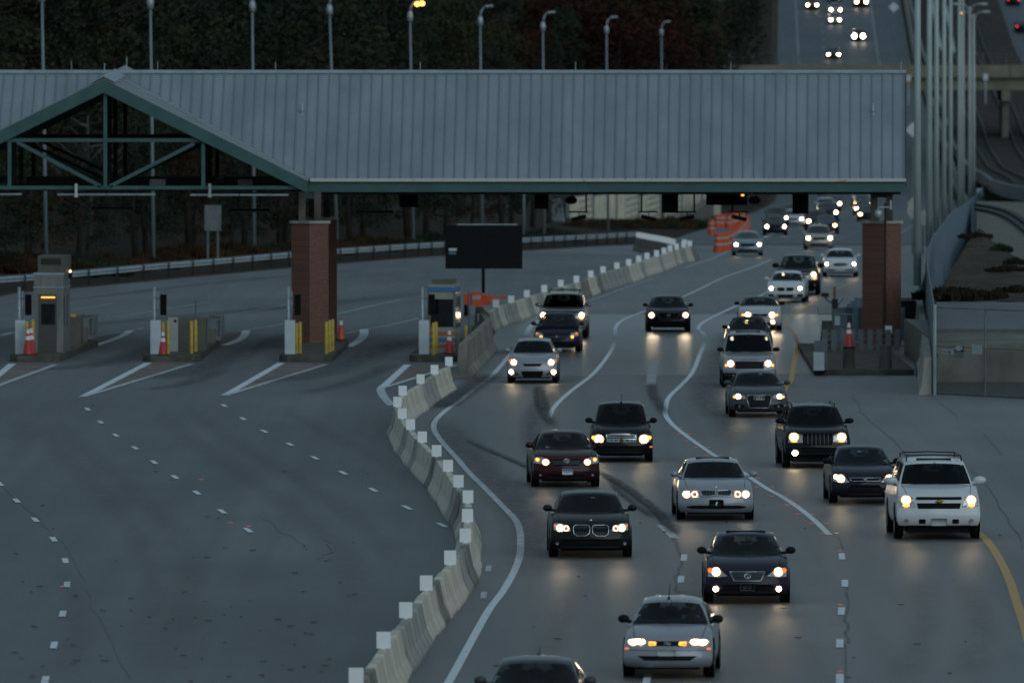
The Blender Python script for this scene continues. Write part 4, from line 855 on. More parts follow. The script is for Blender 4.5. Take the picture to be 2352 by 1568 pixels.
# ---------------------------------------------------------------- yard right of the fence
def zyard(Y): return 0
mb = MB(); ga = G(2147, 907); gb = G(2700, 934)
gate = thing('chain_link_gate', 'see-through chain link gate with three small signs at the right edge', 'gate', ga); gd = (gb - ga); gl = gd.length; gate.rotation_euler = (0, 0, atan2(gd.y, gd.x))
mb = MB()
for k in range(5): mb.tube([(k * 2.9, 0, 0), (k * 2.9, 0, 3.0)], .04, 8)
for z in (.08, 1.65, 2.95): mb.tube([(0, 0, z), (gl, 0, z)], .025, 6)
mobj('frame', mb, M_galvd, gate)
mb = MB()
k = 0
while k < gl + 3: mb.bar((k, 0, .1), (k - 1.45 if k - 1.45 > 0 else 0, 0, 1.55), .005); k += .09
k = 0
while k < gl: mb.bar((k, .003, .1), (k + 1.45, .003, 1.55), .005); k += .09
mobj('wire_mesh', mb, M_galvd, gate)
sg = SC(350)
for x, y, w_, h_, kind_ in ((2202,808,40,11,'num'), (2247,803,36,13,'oval'), (2317,806,40,22,'blank')):
    X = (x - 2147) / sg; Z = (907 + (x - 2147) * .05 - y) / sg; hw_, hh_ = w_ / sg / 2, h_ / sg / 2
    mb = MB(); mb.box(X - hw_, X + hw_, -.05, -.04, Z - hh_, Z + hh_); pl = mobj('sign_plate', mb, {'num': M_cab, 'oval': M_black, 'blank': M_plate}[kind_], gate)
    if kind_ == 'oval':
        mb = MB(); mb.prism([(X + .24 * cos(a), -.055, Z + .02 + .085 * sin(a)) for a in [2 * pi * k / 24 for k in range(24)]], (0, -.006, 0)); mobj('oval_panel', mb, M_plate, pl)
        mb = MB(); mb.box(X - hw_, X + hw_, -.05, -.04, Z - hh_ - .2, Z - hh_ - .01); mobj('lower_plate', mb, M_galvd, pl)
    if kind_ == 'num':
        text_obj('N 536', .17, 'CENTER', .002, M_black, pl, (X, -.06, Z - .06), (R(90), 0, 0))
# yard surfaces
mb = MB(); gpoly(mb, [(2150,905),(2150,871),(2700,880),(2700,935)], .02); struct('yard_ground', mb, M_curb)
mb = MB(); a = G(2150, 872); b = G(2700, 884); mb.prism([(a.x, a.y, 0), (b.x, b.y, 0), (b.x, b.y, 1.0), (a.x, a.y, 1.35)][::1], (0, 30, 0)); o = mobj('retaining_wall', mb, M_cabb); tag(o, 'low brown retaining wall behind the chain link gate', 'wall')
h1 = 1.35
mb = MB(); p0 = a; zt1 = 1.36
pts = [(a.x, a.y, 1.36), (b.x, b.y, 1.36)]
y2 = 700
def PZ(x, y, z):
    rx, rz = ray(x, y); d = (z - CAMH) / rz; return Vector((rx * d, d, z))
q = [PZ(2150, 789, 1.36), PZ(2700, 789, 1.36), PZ(2700, 752, 1.36), PZ(2150, 752, 1.36)]
mb.prism(q, (0, 0, -1.5)); struct('yard_terrace', mb, M_wallc)
q = [PZ(2150, 755, 1.5), PZ(2700, 755, 1.5), PZ(2700, 690, 1.5), PZ(2150, 693, 1.5)]
mb = MB(); mb.prism(q, (0, 0, -1.4)); struct('yard_pavement', mb, M_lot)
# embankment mound
em = MB(); rows = []
tipD = [(2150,697,1.5),(2200,640,3.2),(2242,534,4.6)]
def PS(x, y):
    rx, rz = ray(x, y); m_ = 1.7 / 60; Y = (CAMH - 1.5 + 419 * m_) / (m_ - rz); return Vector((rx * Y, Y, CAMH + rz * Y))
random.seed(8)
def lerp(a, b, t): return a + (b - a) * t
Ls = cr([PS(2146,697), PS(2168,650), PS(2185,620), PS(2200,596), PS(2222,560), PS(2243,530)], 6); Rs = cr([PS(2700,697), PS(2700,650), PS(2440,620), PS(2350,596), PS(2292,560), PS(2254,530)], 6)
for i, (l_, r_) in enumerate(zip(Ls, Rs)):
    for k in range(21):
        t = k / 20; p = lerp(l_, r_, t); em.v.append((p.x, p.y, p.z + .10 * sin(pi * t) + random.uniform(-.05, .05)))
for i in range(len(Ls) - 1):
    for k in range(20): a_ = i * 21 + k; em.f.append((a_, a_ + 1, a_ + 22, a_ + 21))
struct('embankment', em, M_dirt, smooth=True)
def tuft_mesh(n, hgt, spread, m, nm, seed):
    random.seed(seed); mb = MB()
    for k in range(n):
        a = random.uniform(0, 2 * pi); r_ = spread * random.random() ** .6; x, y = r_ * cos(a), r_ * sin(a); h_ = hgt * random.uniform(.3, 1) * (1 - .5 * r_ / spread); s_ = random.uniform(.05, .16); b_ = random.uniform(0, pi)
        dx, dy = s_ * cos(b_), s_ * sin(b_); lx, ly_ = random.uniform(-.2, .2), random.uniform(-.2, .2)
        mb.add([(x - dx, y - dy, h_ * .4 * random.random()), (x + dx, y + dy, h_ * .5), (x + lx, y + ly_, h_ + s_)], [(0, 1, 2)])
    return simple_mesh(nm, mb, m)
bush1 = tuft_mesh(900, .5, 1.3, M_dry, 'shrub', 1); bush2 = tuft_mesh(700, .7, .8, M_leafg, 'shrub', 2)
for i, (x, y, z, me, sc_, lb) in enumerate(((2183,690,1.5,bush1,1.1,'dark dry shrub at the left foot of the embankment'),(2215,690,1.5,bush1,1.0,'dark brown shrub at the foot of the embankment near the fence'),(2250,689,1.5,bush1,.8,'low brown shrub along the foot of the embankment'),(2312,628,3.1,bush1,.7,'brown shrub in the middle of the embankment'),(2330,612,3.2,bush2,.6,'green shrub high on the right of the embankment'),(2300,580,3.2,bush2,.6,'green shrub at the top right of the embankment'),(2290,688,1.6,bush2,.6,'low green shrub at the right foot of the embankment'),(2335,675,1.8,bush1,.7,'brown shrub at the right picture edge'),(2240,548,3.1,bush1,.6,'dry shrub at the tip of the embankment'))):
    p = PS(x, y); o = bpy.data.objects.new('shrub', me); COL.objects.link(o); o.location = p; o.scale = (sc_,) * 3; o.rotation_euler = (0, 0, i); tag(o, lb, 'shrub')
# apron, curved tracks
def rib3(mb, dp, z, wd, n=8):
    g = cr([PZ(x, y, z) for x, y in dp], n); base = len(mb.v)
    for i, p in enumerate(g):
        d = g[min(i + 1, len(g) - 1)] - g[max(i - 1, 0)]; d.normalize(); s_ = Vector((d.y, -d.x, 0)) * wd / 2; mb.v += [tuple(p - s_), tuple(p + s_)]
    for i in range(len(g) - 1): a_ = base + 2 * i; mb.f.append((a_, a_ + 1, a_ + 3, a_ + 2))
mb = MB(); q = [PZ(2243, 560, 1.2), PZ(2700, 760, 1.2), PZ(2700, 472, 1.2), PZ(2243, 462, 1.2)]; mb.prism(q, (0, 0, -3)); struct('concrete_apron', mb, M_wallc)
st_ = thing('railway_track', 'dark siding rails curving over the pale concrete apron', 'track', (0, 0, 0))
for k_, dp_ in enumerate(([(2244,470),(2285,477),(2320,488),(2352,508),(2400,545)], [(2244,480),(2280,487),(2315,500),(2352,526),(2400,570)])):
    mb = MB(); g_ = cr([PZ(x, y, 1.3) for x, y in dp_], 6)
    for a_, b_ in zip(g_, g_[1:]): mb.bar(a_, b_, .35, .14)
    mobj('rail', mb, M_black, st_)
# rail cutting: sloped bed rising away to the far bridge
CUT = [(2262,462,1.6),(2300,470,1.6),(2360,482,1.6)]
tb = MB(); ledge = MB(); rl = MB()
def track(dp, name, m, wd, lift=0, zz=None):
    pass
TY = [(640,47),(700,44.2),(760,43.9),(850,45.1),(950,47.3),(1050,49.8),(1180,53),(1300,55),(1460,57.5),(1800,66)]
def tz(Y): return interp(Y, [(640,1.7),(700,1.5),(800,1.0),(960,.6),(1100,.4),(1180,1.0),(1250,4.2),(1371,10.2),(1460,17.6),(1900,62)])
def tx(Y): return interp(Y, [(560,34.5),(600,31.4),(650,33.0),(700,35.2),(800,39.3),(900,43.2),(1000,46.5),(1100,49.5),(1180,51.8),(1300,54.6),(1460,57.5),(1900,68)])
mbt = MB(); Ysq = list(range(560, 1900, 10))
for Y in Ysq:
    c = 41 - 0 if Y < 0 else 0
def road3(mb, fx_, fz, off0, off1, Y0, Y1, dz, step=8):
    Y = Y0; base = len(mb.v); n_ = 0
    while Y <= Y1:
        mb.v += [(fx_(Y) + off0, Y, fz(Y) + dz), (fx_(Y) + off1, Y, fz(Y) + dz)]; n_ += 1; Y += step
    for i in range(n_ - 1): a_ = base + 2 * i; mb.f.append((a_, a_ + 1, a_ + 3, a_ + 2))
rx_ = lambda Y: interp(Y, [(600,44.5),(650,39.5),(700,38.8),(780,40.2),(900,44.8),(1000,48.5),(1100,51.0),(1180,52.9),(1300,55.5),(1460,58.5),(1900,69)])
rz_ = lambda Y: interp(Y, [(600,2.2),(700,1.2),(800,.2),(960,-1.6),(1100,-1.9),(1165,-.4),(1200,1.8),(1250,4.4),(1371,10.6),(1460,18.2),(1900,63)])
road3(mbt, rx_, rz_, -3.0, 9.0, 600, 1880, .15); struct('rail_bed', mbt, M_tie)
rt = thing('railway_track', 'dark curving railway tracks in the cutting at the right edge', 'track', (0, 0, 0)); mb = MB()
for off in (-.8, .65, 3.6, 5.05):
    Y = 600
    while Y < 1850:
        a_ = Vector((rx_(Y) + off, Y, rz_(Y) + .3)); b_ = Vector((rx_(Y + 12) + off, Y + 12, rz_(Y + 12) + .3)); mb.bar(a_, b_, .15, .25); Y += 12
mobj('rail', mb, M_rail, rt)
mb = MB(); Yl = [610, 640, 670, 700, 740, 800, 860, 920, 1000, 1080, 1160, 1250, 1350, 1460, 1700]
for Y in Yl:
    x = rx_(Y) - 3.3; z = rz_(Y); mb.v += [(x - .12, Y, z - .3), (x - .12, Y, z + .75), (x + .12, Y, z + .75), (x + .12, Y, z - .3)]
for j in range(len(Yl) - 1):
    for i in range(3): a_ = j * 4 + i; mb.f.append((a_, a_ + 1, a_ + 5, a_ + 4))
o = mobj('track_parapet', mb, M_galvd); tag(o, 'pale curved parapet between fence and railway tracks', 'barrier')
# ---------------------------------------------------------------- overpass
YO = 1180; br = thing('overpass', 'brown concrete road bridge crossing behind the canopy', 'bridge', (0, YO, 0)); zz = lambda y: P(0, y, YO).z
def ob(name, mb, m): mb.v = [(x, y - YO, z) for x, y, z in mb.v]; return mobj(name, mb, m, br)
mb = MB(); mb.box(20, 130, YO - .3, YO + .0, zz(178), zz(150)); mb.box(20, 130, YO + 12, YO + 12.3, zz(178), zz(150)); ob('parapet', mb, M_bridge)
mb = MB(); mb.box(20, 130, YO + .02, YO + 12, zz(181), zz(172)); ob('deck', mb, M_bridge)
mb = MB(); mb.box(20, 130, YO + .5, YO + 1.1, zz(207), zz(182)); mb.box(20, 130, YO + 6, YO + 6.6, zz(207), zz(182)); mb.box(20, 130, YO + 11, YO + 11.5, zz(207), zz(182)); ob('girder', mb, M_bridge)
mb = MB(); mb.box(XY(2318, YO), XY(2319.5, YO), YO - .32, YO + .0, zz(179), zz(150)); ob('joint', mb, M_dark)
px = XY(2311, YO); mb = MB(); mb.box(px - .5, px + .45, YO + .3, YO + 11.5, zz(232), zz(208)); ob('pier_cap', mb, M_bridge)
mb = MB(); mb.box(px - .35, px + .35, YO + 2, YO + 9.5, -3, zz(232)); ob('pier', mb, M_cabb); mb = MB(); mb.box(24, 25.4, YO + 2, YO + 10, -3, zz(207)); ob('pier', mb, M_cabb)
mb = MB(); z0 = zz(150)
for k in range(38): mb.tube([(22 + k * 2.6, YO + .1, z0), (22 + k * 2.6, YO + .1, z0 + 1.3)], .035, 5)
for h_ in (.45, .9, 1.3): mb.tube([(22, YO + .1, z0 + h_), (120, YO + .1, z0 + h_)], .018, 4)
ob('chain_link_fence', mb, M_galvd)
# ---------------------------------------------------------------- guardrail, left lamp posts, roadside signs
gr = thing('guardrail', 'long galvanised guardrail along the left wooded edge', 'guardrail', (0, 0, 0)); gpath = walk([Vector((p.x - .2, p.y, 0)) for p in gl_pts], 1.9)
mb = MB(); pr = [(0,.46),(-.045,.50),(-.045,.54),(0,.60),(0,.64),(-.045,.70),(-.045,.74),(0,.78)]; n = len(pr)
for i, p in enumerate(gpath):
    d = gpath[min(i + 1, len(gpath) - 1)] - gpath[max(i - 1, 0)]; d.normalize(); s_ = Vector((d.y, -d.x, 0))
    for a_, z in pr: mb.v.append((p.x + s_.x * -a_ * -1, p.y + s_.y * a_, zt(p.y) + z))
for j in range(len(gpath) - 1):
    for i in range(n - 1): a_ = j * n + i; mb.f.append((a_, a_ + 1, a_ + n + 1, a_ + n))
mobj('rail', mb, M_galv, gr, True); gp_ = mesh_of('post', MB().box(-.07, .07, .05, .15, -.3, .72), M_bark, False)
for i, p in enumerate(gpath):
    if i % 3 == 0: o = link('post', gp_, gr); o.location = (p.x, p.y, zt(p.y))
def behind_rail(x, off):
    Y = 470
    while Y < 1500 and XY(x, Y) > xgl(Y) - off: Y += 1
    a_ = Y
    # first crossing seen from the camera: the rail runs diagonally, so step until the ray is off metres behind it
    Y = 470
    while Y < 1500 and XY(x, Y) >= xgl(Y) - off: Y += 1
    return XY(x, Y), Y
LP = [(107,600,-20),(353,578,-3),(584,586,5),(775,570,14),(950,562,30),(1108,556,41),(1203,548,None),(1250,546,54),(1397,540,62),(1523,534,69)]
names = ['at the far left behind the steel booth','second from the left above the gable','third from the left','fourth from the left, just over the gable foot','with a lit orange lamp','right of the lit orange one','short one left of the tilted sign','third from the right end','second from the right end','smallest, above the roof at the right']
for (x, yb_, yt), nm_ in zip(LP, names):
    X, Y = behind_rail(x, 4.5); z0 = hill_z(X, Y) - .2
    x_top = {107:97,353:346,584:580,775:757,950:942,1108:1103,1203:1203,1250:1247,1397:1393,1523:1519}[x]
    H_ = (P(x, yt, Y).z - z0) if yt is not None else 6.0
    t = thing('lamp_post', 'tall roadside lamp post ' + nm_, 'lamp post', (X, Y, z0), 0, 'lamp posts along the wooded edge')
    dx = (XY(x_top, Y) - XY(x, Y)) * 1.0
    mb = MB(); mb.tube([(0,0,0),(dx*.5,0,H_*.5),(dx,0,H_)], [.105,.085,.06], 10); mobj('pole', mb, M_pole2, t, True)
    if yt is None: continue
    mb = MB(); mb.lathe([(.09,-.35),(.17,-.28),(.19,0),(.13,.25),(.07,.3)], 10, c=(dx,0,H_ - .2)); mobj('lowering_ring', mb, M_galv, t, True)
    mb = MB(); mb.tube([(dx,0,H_),(dx+.05,0,H_+.35),(dx+.22,0,H_+.62),(dx+.5,0,H_+.72)], .065, 8); mobj('arm', mb, M_galv, t, True)
    lit = x == 950
    for k in (0, 1):
        mb = MB(); mb.ellip((dx + .42 + .26 * k, -.1 + .12 * k, H_ + .70 + .03 * k), .17, .26, .10, 10, 6); mobj('lamp_head', mb, M_galv, t, True)
        if lit: mb = MB(); mb.ellip((dx + .44 + .30 * k, -.30 + .05 * k, H_ + .52 + .04 * k), .16, .10, .13, 10, 6); mobj('lit_lamp', mb, M_sodium, t, True)
p = G(1650, 560); Yq = 1330; X = XY(1650, Yq); t = thing('lamp_post', 'distant pale post rising from the dark trees left of the hill road', 'lamp post', (X, Yq, P(0, 98, Yq).z)); mb = MB(); mb.tube([(0,0,0),(0,0,9)], [.28,.2], 8); mobj('pole', mb, M_pole, t, True)
# grey panel back on two legs
Yq = behind_rail(489, 3.0)[1]; p = P(489, 558, Yq); t = thing('sign_back', 'grey back of a roadside panel on two legs among the trees', 'sign', Vector((p.x, Yq, hill_z(p.x, Yq) - .1))); z0 = t.location.z; hw_ = 38 / SC(Yq) / 2
mb = MB(); mb.box(-hw_, hw_, -.03, .03, P(0, 530, Yq).z - z0, P(0, 471, Yq).z - z0); mobj('panel', mb, M_galvd, t); mb = MB()
for s in (-.6, .6): mb.box(s * hw_ - .05, s * hw_ + .05, .04, .12, -.4, P(0, 475, Yq).z - z0)
mobj('leg', mb, M_galvd, t)
# tilted sign frames
def tilted(x, y, w_, h_, Y, ang, lb, m):
    p = P(x, y, Y); z0 = hill_z(p.x, Y); t = thing('tilted_sign', lb, 'sign', Vector((p.x, Y, z0))); s_ = SC(Y); zc_ = p.z - z0; a = R(ang); hw, hh = w_ / s_ / 2, h_ / s_ / 2
    rot = lambda u, v: (u * cos(a) - v * sin(a), -.15, zc_ + u * sin(a) + v * cos(a))
    mb = MB(); mb.prism([rot(-hw * .86, -hh * .9), rot(hw * .86, -hh * .9), rot(hw * .86, hh * .9), rot(-hw * .86, hh * .9)], (0, .04, 0)); mobj('board', mb, m, t)
    mb = MB(); c4 = [rot(-hw, -hh), rot(hw, -hh), rot(hw, hh), rot(-hw, hh)]
    for i in range(4): mb.bar(c4[i], c4[(i + 1) % 4], .09)
    mobj('frame', mb, M_galv, t); mb = MB()
    for k in (-.12, .12): mb.bar((k, 0, -.3), (k, 0, zc_ + hh), .10)
    mobj('post', mb, M_galvd, t)
tilted(1272, 487, 40, 54, 830, 8, 'silver tilted sign frame hanging on its post left of the pale noise wall', M_galvd); tilted(1182, 492, 28, 44, 850, 12, 'dim green tilted sign behind the black message board', M_greend)
# noise wall
nw = thing('noise_wall', 'pale textured concrete noise wall behind the bushes beyond the guardrail', 'wall', (0, 0, 0)); A0, A1 = Vector((XY(1305, 860), 860, 0)), Vector((XY(1655, 980), 980, 0)); d = A1 - A0; npn = 7
mbp, mbf, mbr = MB(), MB(), MB()
for k in range(npn):
    a_, b_ = A0 + d * (k / npn), A0 + d * ((k + 1) / npn); zb_ = zt(a_.y) - .5; top = P(0, 455 - (k % 3) * 2 - 1.5 * k, a_.y).z
    mbp.prism([(a_.x, a_.y, zb_), (b_.x, b_.y, zb_), (b_.x, b_.y, top), (a_.x, a_.y, top)], (-.15, .3, 0))
    u = (b_ - a_).normalized()
    if k < 5:
        h_ = zb_ + 1
        if k % 2 == 0 or k == 3:
            z = zb_ + .2
            while z < top - .25:
                q0 = a_ + u * (b_ - a_).length * .45; mbr.prism([(q0.x, q0.y - .12, z), (b_.x, b_.y - .12, z + .22), (b_.x, b_.y - .12, z + .40), (q0.x, q0.y - .12, z + .18)], (0, .1, 0)); z += .55
    else:
        for j in range(10): q0 = a_ + (b_ - a_) * (j / 10.0); mbr.box(q0.x - .08, q0.x + .08, q0.y - .12, q0.y, zb_, top)
    mbf.box(a_.x - .14, a_.x + .14, a_.y - .2, a_.y + .2, zb_, top + .1)
mobj('panel', mbp, M_noise, nw); mobj('rib', mbr, M_conc2, nw); mobj('post', mbf, M_galvd, nw)
mb = MB(); a_ = Vector((XY(1592, 900), 900, 0)); b_ = Vector((XY(1655, 1000), 1000, 0)); mb.prism([(a_.x, a_.y, zt(900) - .5), (b_.x, b_.y, zt(1000) - .5), (b_.x, b_.y, zt(1000) + 2.2), (a_.x, a_.y, zt(900) + .9)], (-.5, 1, 0)); o = mobj('sloped_wall', mb, M_wallc); tag(o, 'low sloped grey-green wall leading up to the orange barrels', 'wall')
# orange barrels
bar_b = simple_mesh('barrel_body', MB().lathe([(.29,0),(.28,.25),(.25,.27),(.24,.6),(.22,.62),(.20,.95),(.15,1.02),(.001,1.02)], 16), M_orange)
bar_c = simple_mesh('reflective_band', MB().lathe([(.268,.36),(.256,.47)], 16).lathe([(.243,.70),(.236,.80)], 16), M_band)
for i, (x, y) in enumerate([(1650,579),(1657,578),(1665,577),(1673,574),(1680,570),(1686,565),(1691,560),(1696,554),(1701,548),(1706,543),(1710,537),(1713,532),(1716,528)] + [(1634,538),(1649,524),(1657,524),(1665,523),(1674,524),(1684,521),(1692,518),(1700,516),(1706,519)]):
    p = G(x, y); fr_ = i < 13
    t = thing('traffic_barrel', 'orange and white traffic barrel in the %s' % ('curved line, %s' % ['first and nearest','second','third','fourth','fifth','sixth','seventh','eighth','ninth','tenth','eleventh','twelfth','last and furthest'][i] if fr_ else ('rear group standing apart at its left end' if i == 13 else 'rear group, %s from its left' % ['second','third','fourth','fifth','sixth','seventh','eighth','last'][i - 14])), 'traffic barrel', p, 0, 'orange traffic barrels'); t.scale = (1.12,) * 3
    link('barrel_body', bar_b, t); link('reflective_band', bar_c, t)
# diamond signs and small reflectors near the hill road
for x, y, Y, sz, lb in ((2053,17,1400,.95,'pale diamond shaped sign at the top of the hill road'),(2097,298,900,.9,'pale diamond sign corner beside the canopy end')):
    p = P(x, y, Y); z0 = zt(Y) - .5; t = thing('diamond_sign', lb, 'sign', Vector((p.x, Y, z0))); h_ = p.z - z0
    mb = MB(); s_ = sz / 1.35 * 1.0; mb.prism([(0,0,h_-s_),(s_,0,h_),(0,0,h_+s_),(-s_,0,h_)], (0, .05, 0)); mobj('panel', mb, M_cab, t); mb = MB(); mb.box(-.06,.06,.06,.16,0,h_); mobj('post', mb, M_galvd, t)
for x, y in ((2087,180),(2264,177),(2250,42+400)):
    p = P(x, y, 1176 if y < 400 else 900); mb = MB(); mb.box(-.25,.25,-.05,.05,-.35,.35); mb.bar((0,.08,-3),(0,.08,.2),.08); o = mobj('marker_plate', mb, M_cab, loc=p); tag(o, 'small white marker plate %s' % ('left of the lamp posts above the bridge' if x == 2087 else 'right of the lamp posts above the bridge' if x == 2264 else 'by the curved track parapet'), 'marker')
# panels hanging off poles low down (pale tarps)
for x, y, w_, h_, Y, lb in ((2096,478,26,52,620,'pale crumpled panel behind the nearest lamp post'),(2120,500,20,36,620,'pale panel between the first two lamp posts'),(2190,500,7,28,760,'narrow pale panel between the fifth and sixth lamp posts')):
    p = P(x, y + h_ / 2, Y); s_ = SC(Y); t = thing('sign_back', lb, 'sign', Vector((p.x, Y, zt(Y)))); hz = p.z - zt(Y); mb = MB(); w2, h2 = w_ / s_ / 2, h_ / s_; mb.prism([(-w2,0,hz+h2*.3),(-w2*.4,0,hz+h2*.05),(w2*.2,0,hz),(w2,0,hz+h2*.1),(w2,0,hz+h2*.9),(w2*.1,0,hz+h2),(-w2*.8,0,hz+h2*.75)], (0, .06, 0)); mobj('panel', mb, M_galvd if False else M_cabg, t); mb = MB(); mb.box(-.05,.05,.07,.15,-.1,hz + h2 * .8); mobj('post', mb, M_galvd, t)
# far median walls on the hill
mb = MB()
for off in (9.6,):
    for Y in range(1000, 1880, 20):
        x = interp(Y, [(1100,62.5),(1200,61.8),(1371,62.2),(1460,63.0),(1900,70)]) - .8
        x2 = interp(Y + 20, [(1100,62.5),(1200,61.8),(1371,62.2),(1460,63.0),(1900,70)]) - .8
        mb.bar((x, Y, zt(Y) + .5), (x2, Y + 20, zt(Y + 20) + .5), .3, 1.2)
o = mobj('median_barrier', mb, M_curb); tag(o, 'dark barrier along the left edge of the opposite carriageway on the hill', 'barrier')
mb = MB()
for l_ in ([(2139,0),(2150,60),(2164,130)], [(2172,16),(2184,80),(2195.5,148)]):
    g = cr([PZ(x, y, 0) if False else P(x, y, interp(y, [(0,1440),(150,1345)])) for x, y in l_], 4)
    for a_, b_ in zip(g, g[1:]): mb.bar(a_, b_, .35, .5); 
    for a_ in g: mb.box(a_.x - .1, a_.x + .1, a_.y - .1, a_.y + .1, zt(a_.y), a_.z)
o = mobj('cable_trough', mb, M_pole); tag(o, 'pair of pale slanting rails between the lamp posts on the hill', 'rail')
# ---------------------------------------------------------------- trees and bushes
def tree_meshes(seed, kind):
    random.seed(seed); H_ = 1.0; mb = MB(); tr2 = MB(); clumps = []
    if kind == 'pine': nC = 46
    elif kind == 'bare': nC = 0
    else: nC = 54
    tr2.tube([(0,0,0),(.02,.01,.35),(-.01,.02,.7),(.0,.0,.95)], [.022,.018,.011,.004], 7)
    limbs = []
    for k in range(22 if kind != 'bare' else 40):
        z = random.uniform(.28, .92); a = random.uniform(0, 2 * pi); ln = (.26 * (1.05 - z) + .08) * random.uniform(.7, 1.15) * (1.3 if kind == 'bare' else 1)
        b_ = Vector((0, 0, z)); e_ = Vector((cos(a) * ln, sin(a) * ln, z + ln * random.uniform(.1, .8 if kind != 'pine' else .25))); m_ = (b_ + e_) / 2 + Vector((0, 0, -.01)); tr2.tube([b_, m_, e_], [.007, .005, .002], 5, cap=False); limbs.append(e_)
    for k in range(nC):
        if kind == 'pine': z = random.uniform(.22, .98); rr = (.24 * (1.06 - z) ** .8 + .02) * random.uniform(.45, 1.1)
        else: z = random.uniform(.18, .98); rr = .27 * math.sqrt(max(0, 1 - ((z - .52) / .5) ** 2)) * random.uniform(.35, 1.12)
        a = random.uniform(0, 2 * pi); c_ = Vector((rr * cos(a), rr * sin(a), z)); R_ = random.uniform(.035, .085)
        for j in range(85):
            v = Vector((random.gauss(0, 1), random.gauss(0, 1), random.gauss(0, .7))); v = v.normalized() * R_ * random.uniform(.55, 1.15); p_ = c_ + v; s_ = random.uniform(.006, .014)
            n_ = Vector((random.uniform(-1, 1), random.uniform(-1, 1), random.uniform(-1, 1))).normalized(); u_ = n_.orthogonal().normalized() * s_; w_ = n_.cross(u_) * random.uniform(.5, 1)
            mb.add([p_ - u_, p_ + w_ * .8, p_ + u_, p_ - w_ * .8], [(0, 1, 2, 3)])
    return mb, tr2
tk = [('pine', M_leafg, M_bark, 31), ('pine', M_leafy, M_bark, 32), ('round', M_leafy, M_bark, 33), ('round', M_leafb, M_bark, 34), ('round', M_leafr, M_bark, 35), ('bare', M_leafb, M_barkp, 36), ('round', M_leafg, M_bark, 37)]
TM = []
for kd, ml, mbk, sd_ in tk:
    a_, b_ = tree_meshes(sd_, kd); TM.append((simple_mesh('crown', a_, ml) if a_.v else None, mesh_of('trunk', b_, mbk)))
lab = ['dark green pine','olive green pine','olive broadleaf tree','brown-leaved tree','rust-red tree','bare pale-trunked tree','dark green broadleaf tree']
def tree(k, X, Y, h_, label, w_=1.0, z=None):
    t = thing('pine_tree' if k < 2 else 'tree', label, 'tree', Vector((X, Y, (hill_z(X, Y) if z is None else z) - .3)), random.uniform(0, 6.28), 'trees on the wooded hillside'); t.scale = (h_ * w_, h_ * w_, h_)
    if TM[k][0]: link('crown', TM[k][0], t)
    link('trunk', TM[k][1], t)
random.seed(77)
rowsT = [(9, 58, 0), (20, 50, 1), (34, 42, 2), (52, 46, 3), (74, 50, 4), (100, 55, 4)]
for off, spacing, ri in rowsT:
    x = -90 + ri * 21
    while x < 1700:
        # find Y where a point off metres left of the guardrail line sits at image x
        best = None
        for Y in range(520, 1700, 6):
            Xc = xgl(Y) - off
            if XY(x, Y) > Xc: best = Y - 3; 
            else:
                if best: break
        Y = best or 520; Y += random.uniform(-5, 5); X = XY(x, Y) + random.uniform(-.8, .8)
        redzone = 1150 < x < 1600; r = random.random()
        if ri == 0: k = random.choices(range(7), (3,3,3,3,1.2 if x < 250 else .5,1,3))[0]; h_ = random.uniform(6, 10)
        else:
            k = random.choices(range(7), (5,4,3,1,1.2 if (redzone or x < 60) else .2,.5,3))[0]; h_ = random.uniform(12, 19)
            if redzone and ri >= 2 and r < .7: k = 4
        if x > 1560 and ri < 2: k = random.choice((0, 1, 6)); h_ = random.uniform(10, 16)
        third = 'left' if x < 560 else ('middle' if x < 1120 else 'right')
        row = ['front row by guardrail','second row','third row','fourth row','last row uphill'][ri]
        hh = 'short' if h_ < 8 else ('medium' if h_ < 14 else 'tall')
        if not (ri == 0 and 1290 < x < 1660): tree(k, X, Y, h_, '%s %s, %s, %s part of wood' % (hh, lab[k], row, third), random.uniform(.9, 1.25))
        x += spacing * random.uniform(.8, 1.2) * (600.0 / Y) ** .3
for x, Y, h_, k in ((1690,1240,17,0),(1650,1200,18,6),(1610,1180,19,1),(1560,1150,18,0),(1670,1150,13,1),(1700,1200,9,1),(1640,1100,14,6),(1590,1060,14,0)):
    tree(k, XY(x, Y), Y, h_, 'dark tree crowding the left side of the hill road, %s' % {1690:'tallest near the pale post',1650:'just left of the pale post',1720:'small one at the road edge',1610:'second clump from the post',1560:'furthest left of the clump',1670:'below the pale post',1735:'smallest at the kerb',1700:'low one under the tall ones',1640:'in front at the centre',1590:'in front at the left'}[x], 1.2, zt(Y))
random.seed(61)
for i_ in range(26):
    x = 1275 + (i_ % 13) * 25 + random.uniform(-8, 8); Y = (1080 if i_ < 13 else 1250) + random.uniform(-30, 30); X = XY(x, Y)
    k = random.choice((4, 4, 3, 4, 6)) if x < 1570 else random.choice((0, 6, 1))
    tree(k, X, Y, random.uniform(17, 23), 'tall %s high on hill right of the last lamp posts, %s rank' % (lab[k], 'nearer' if i_ < 13 else 'further'), 1.35)
tree(5, XY(700, 720), 720, 17, 'bare tree with pale leaning trunks above the canopy ridge', .8); tree(5, XY(722, 724), 724, 18, 'second bare pale tree just right of the first above the canopy ridge', .8)
bm1 = tuft_mesh(2600, 1.6, 2.6, M_leafb, 'bush', 41); bm2 = tuft_mesh(2600, 1.5, 2.6, M_leafg, 'bush', 42)
random.seed(55); i = 0; x = -30
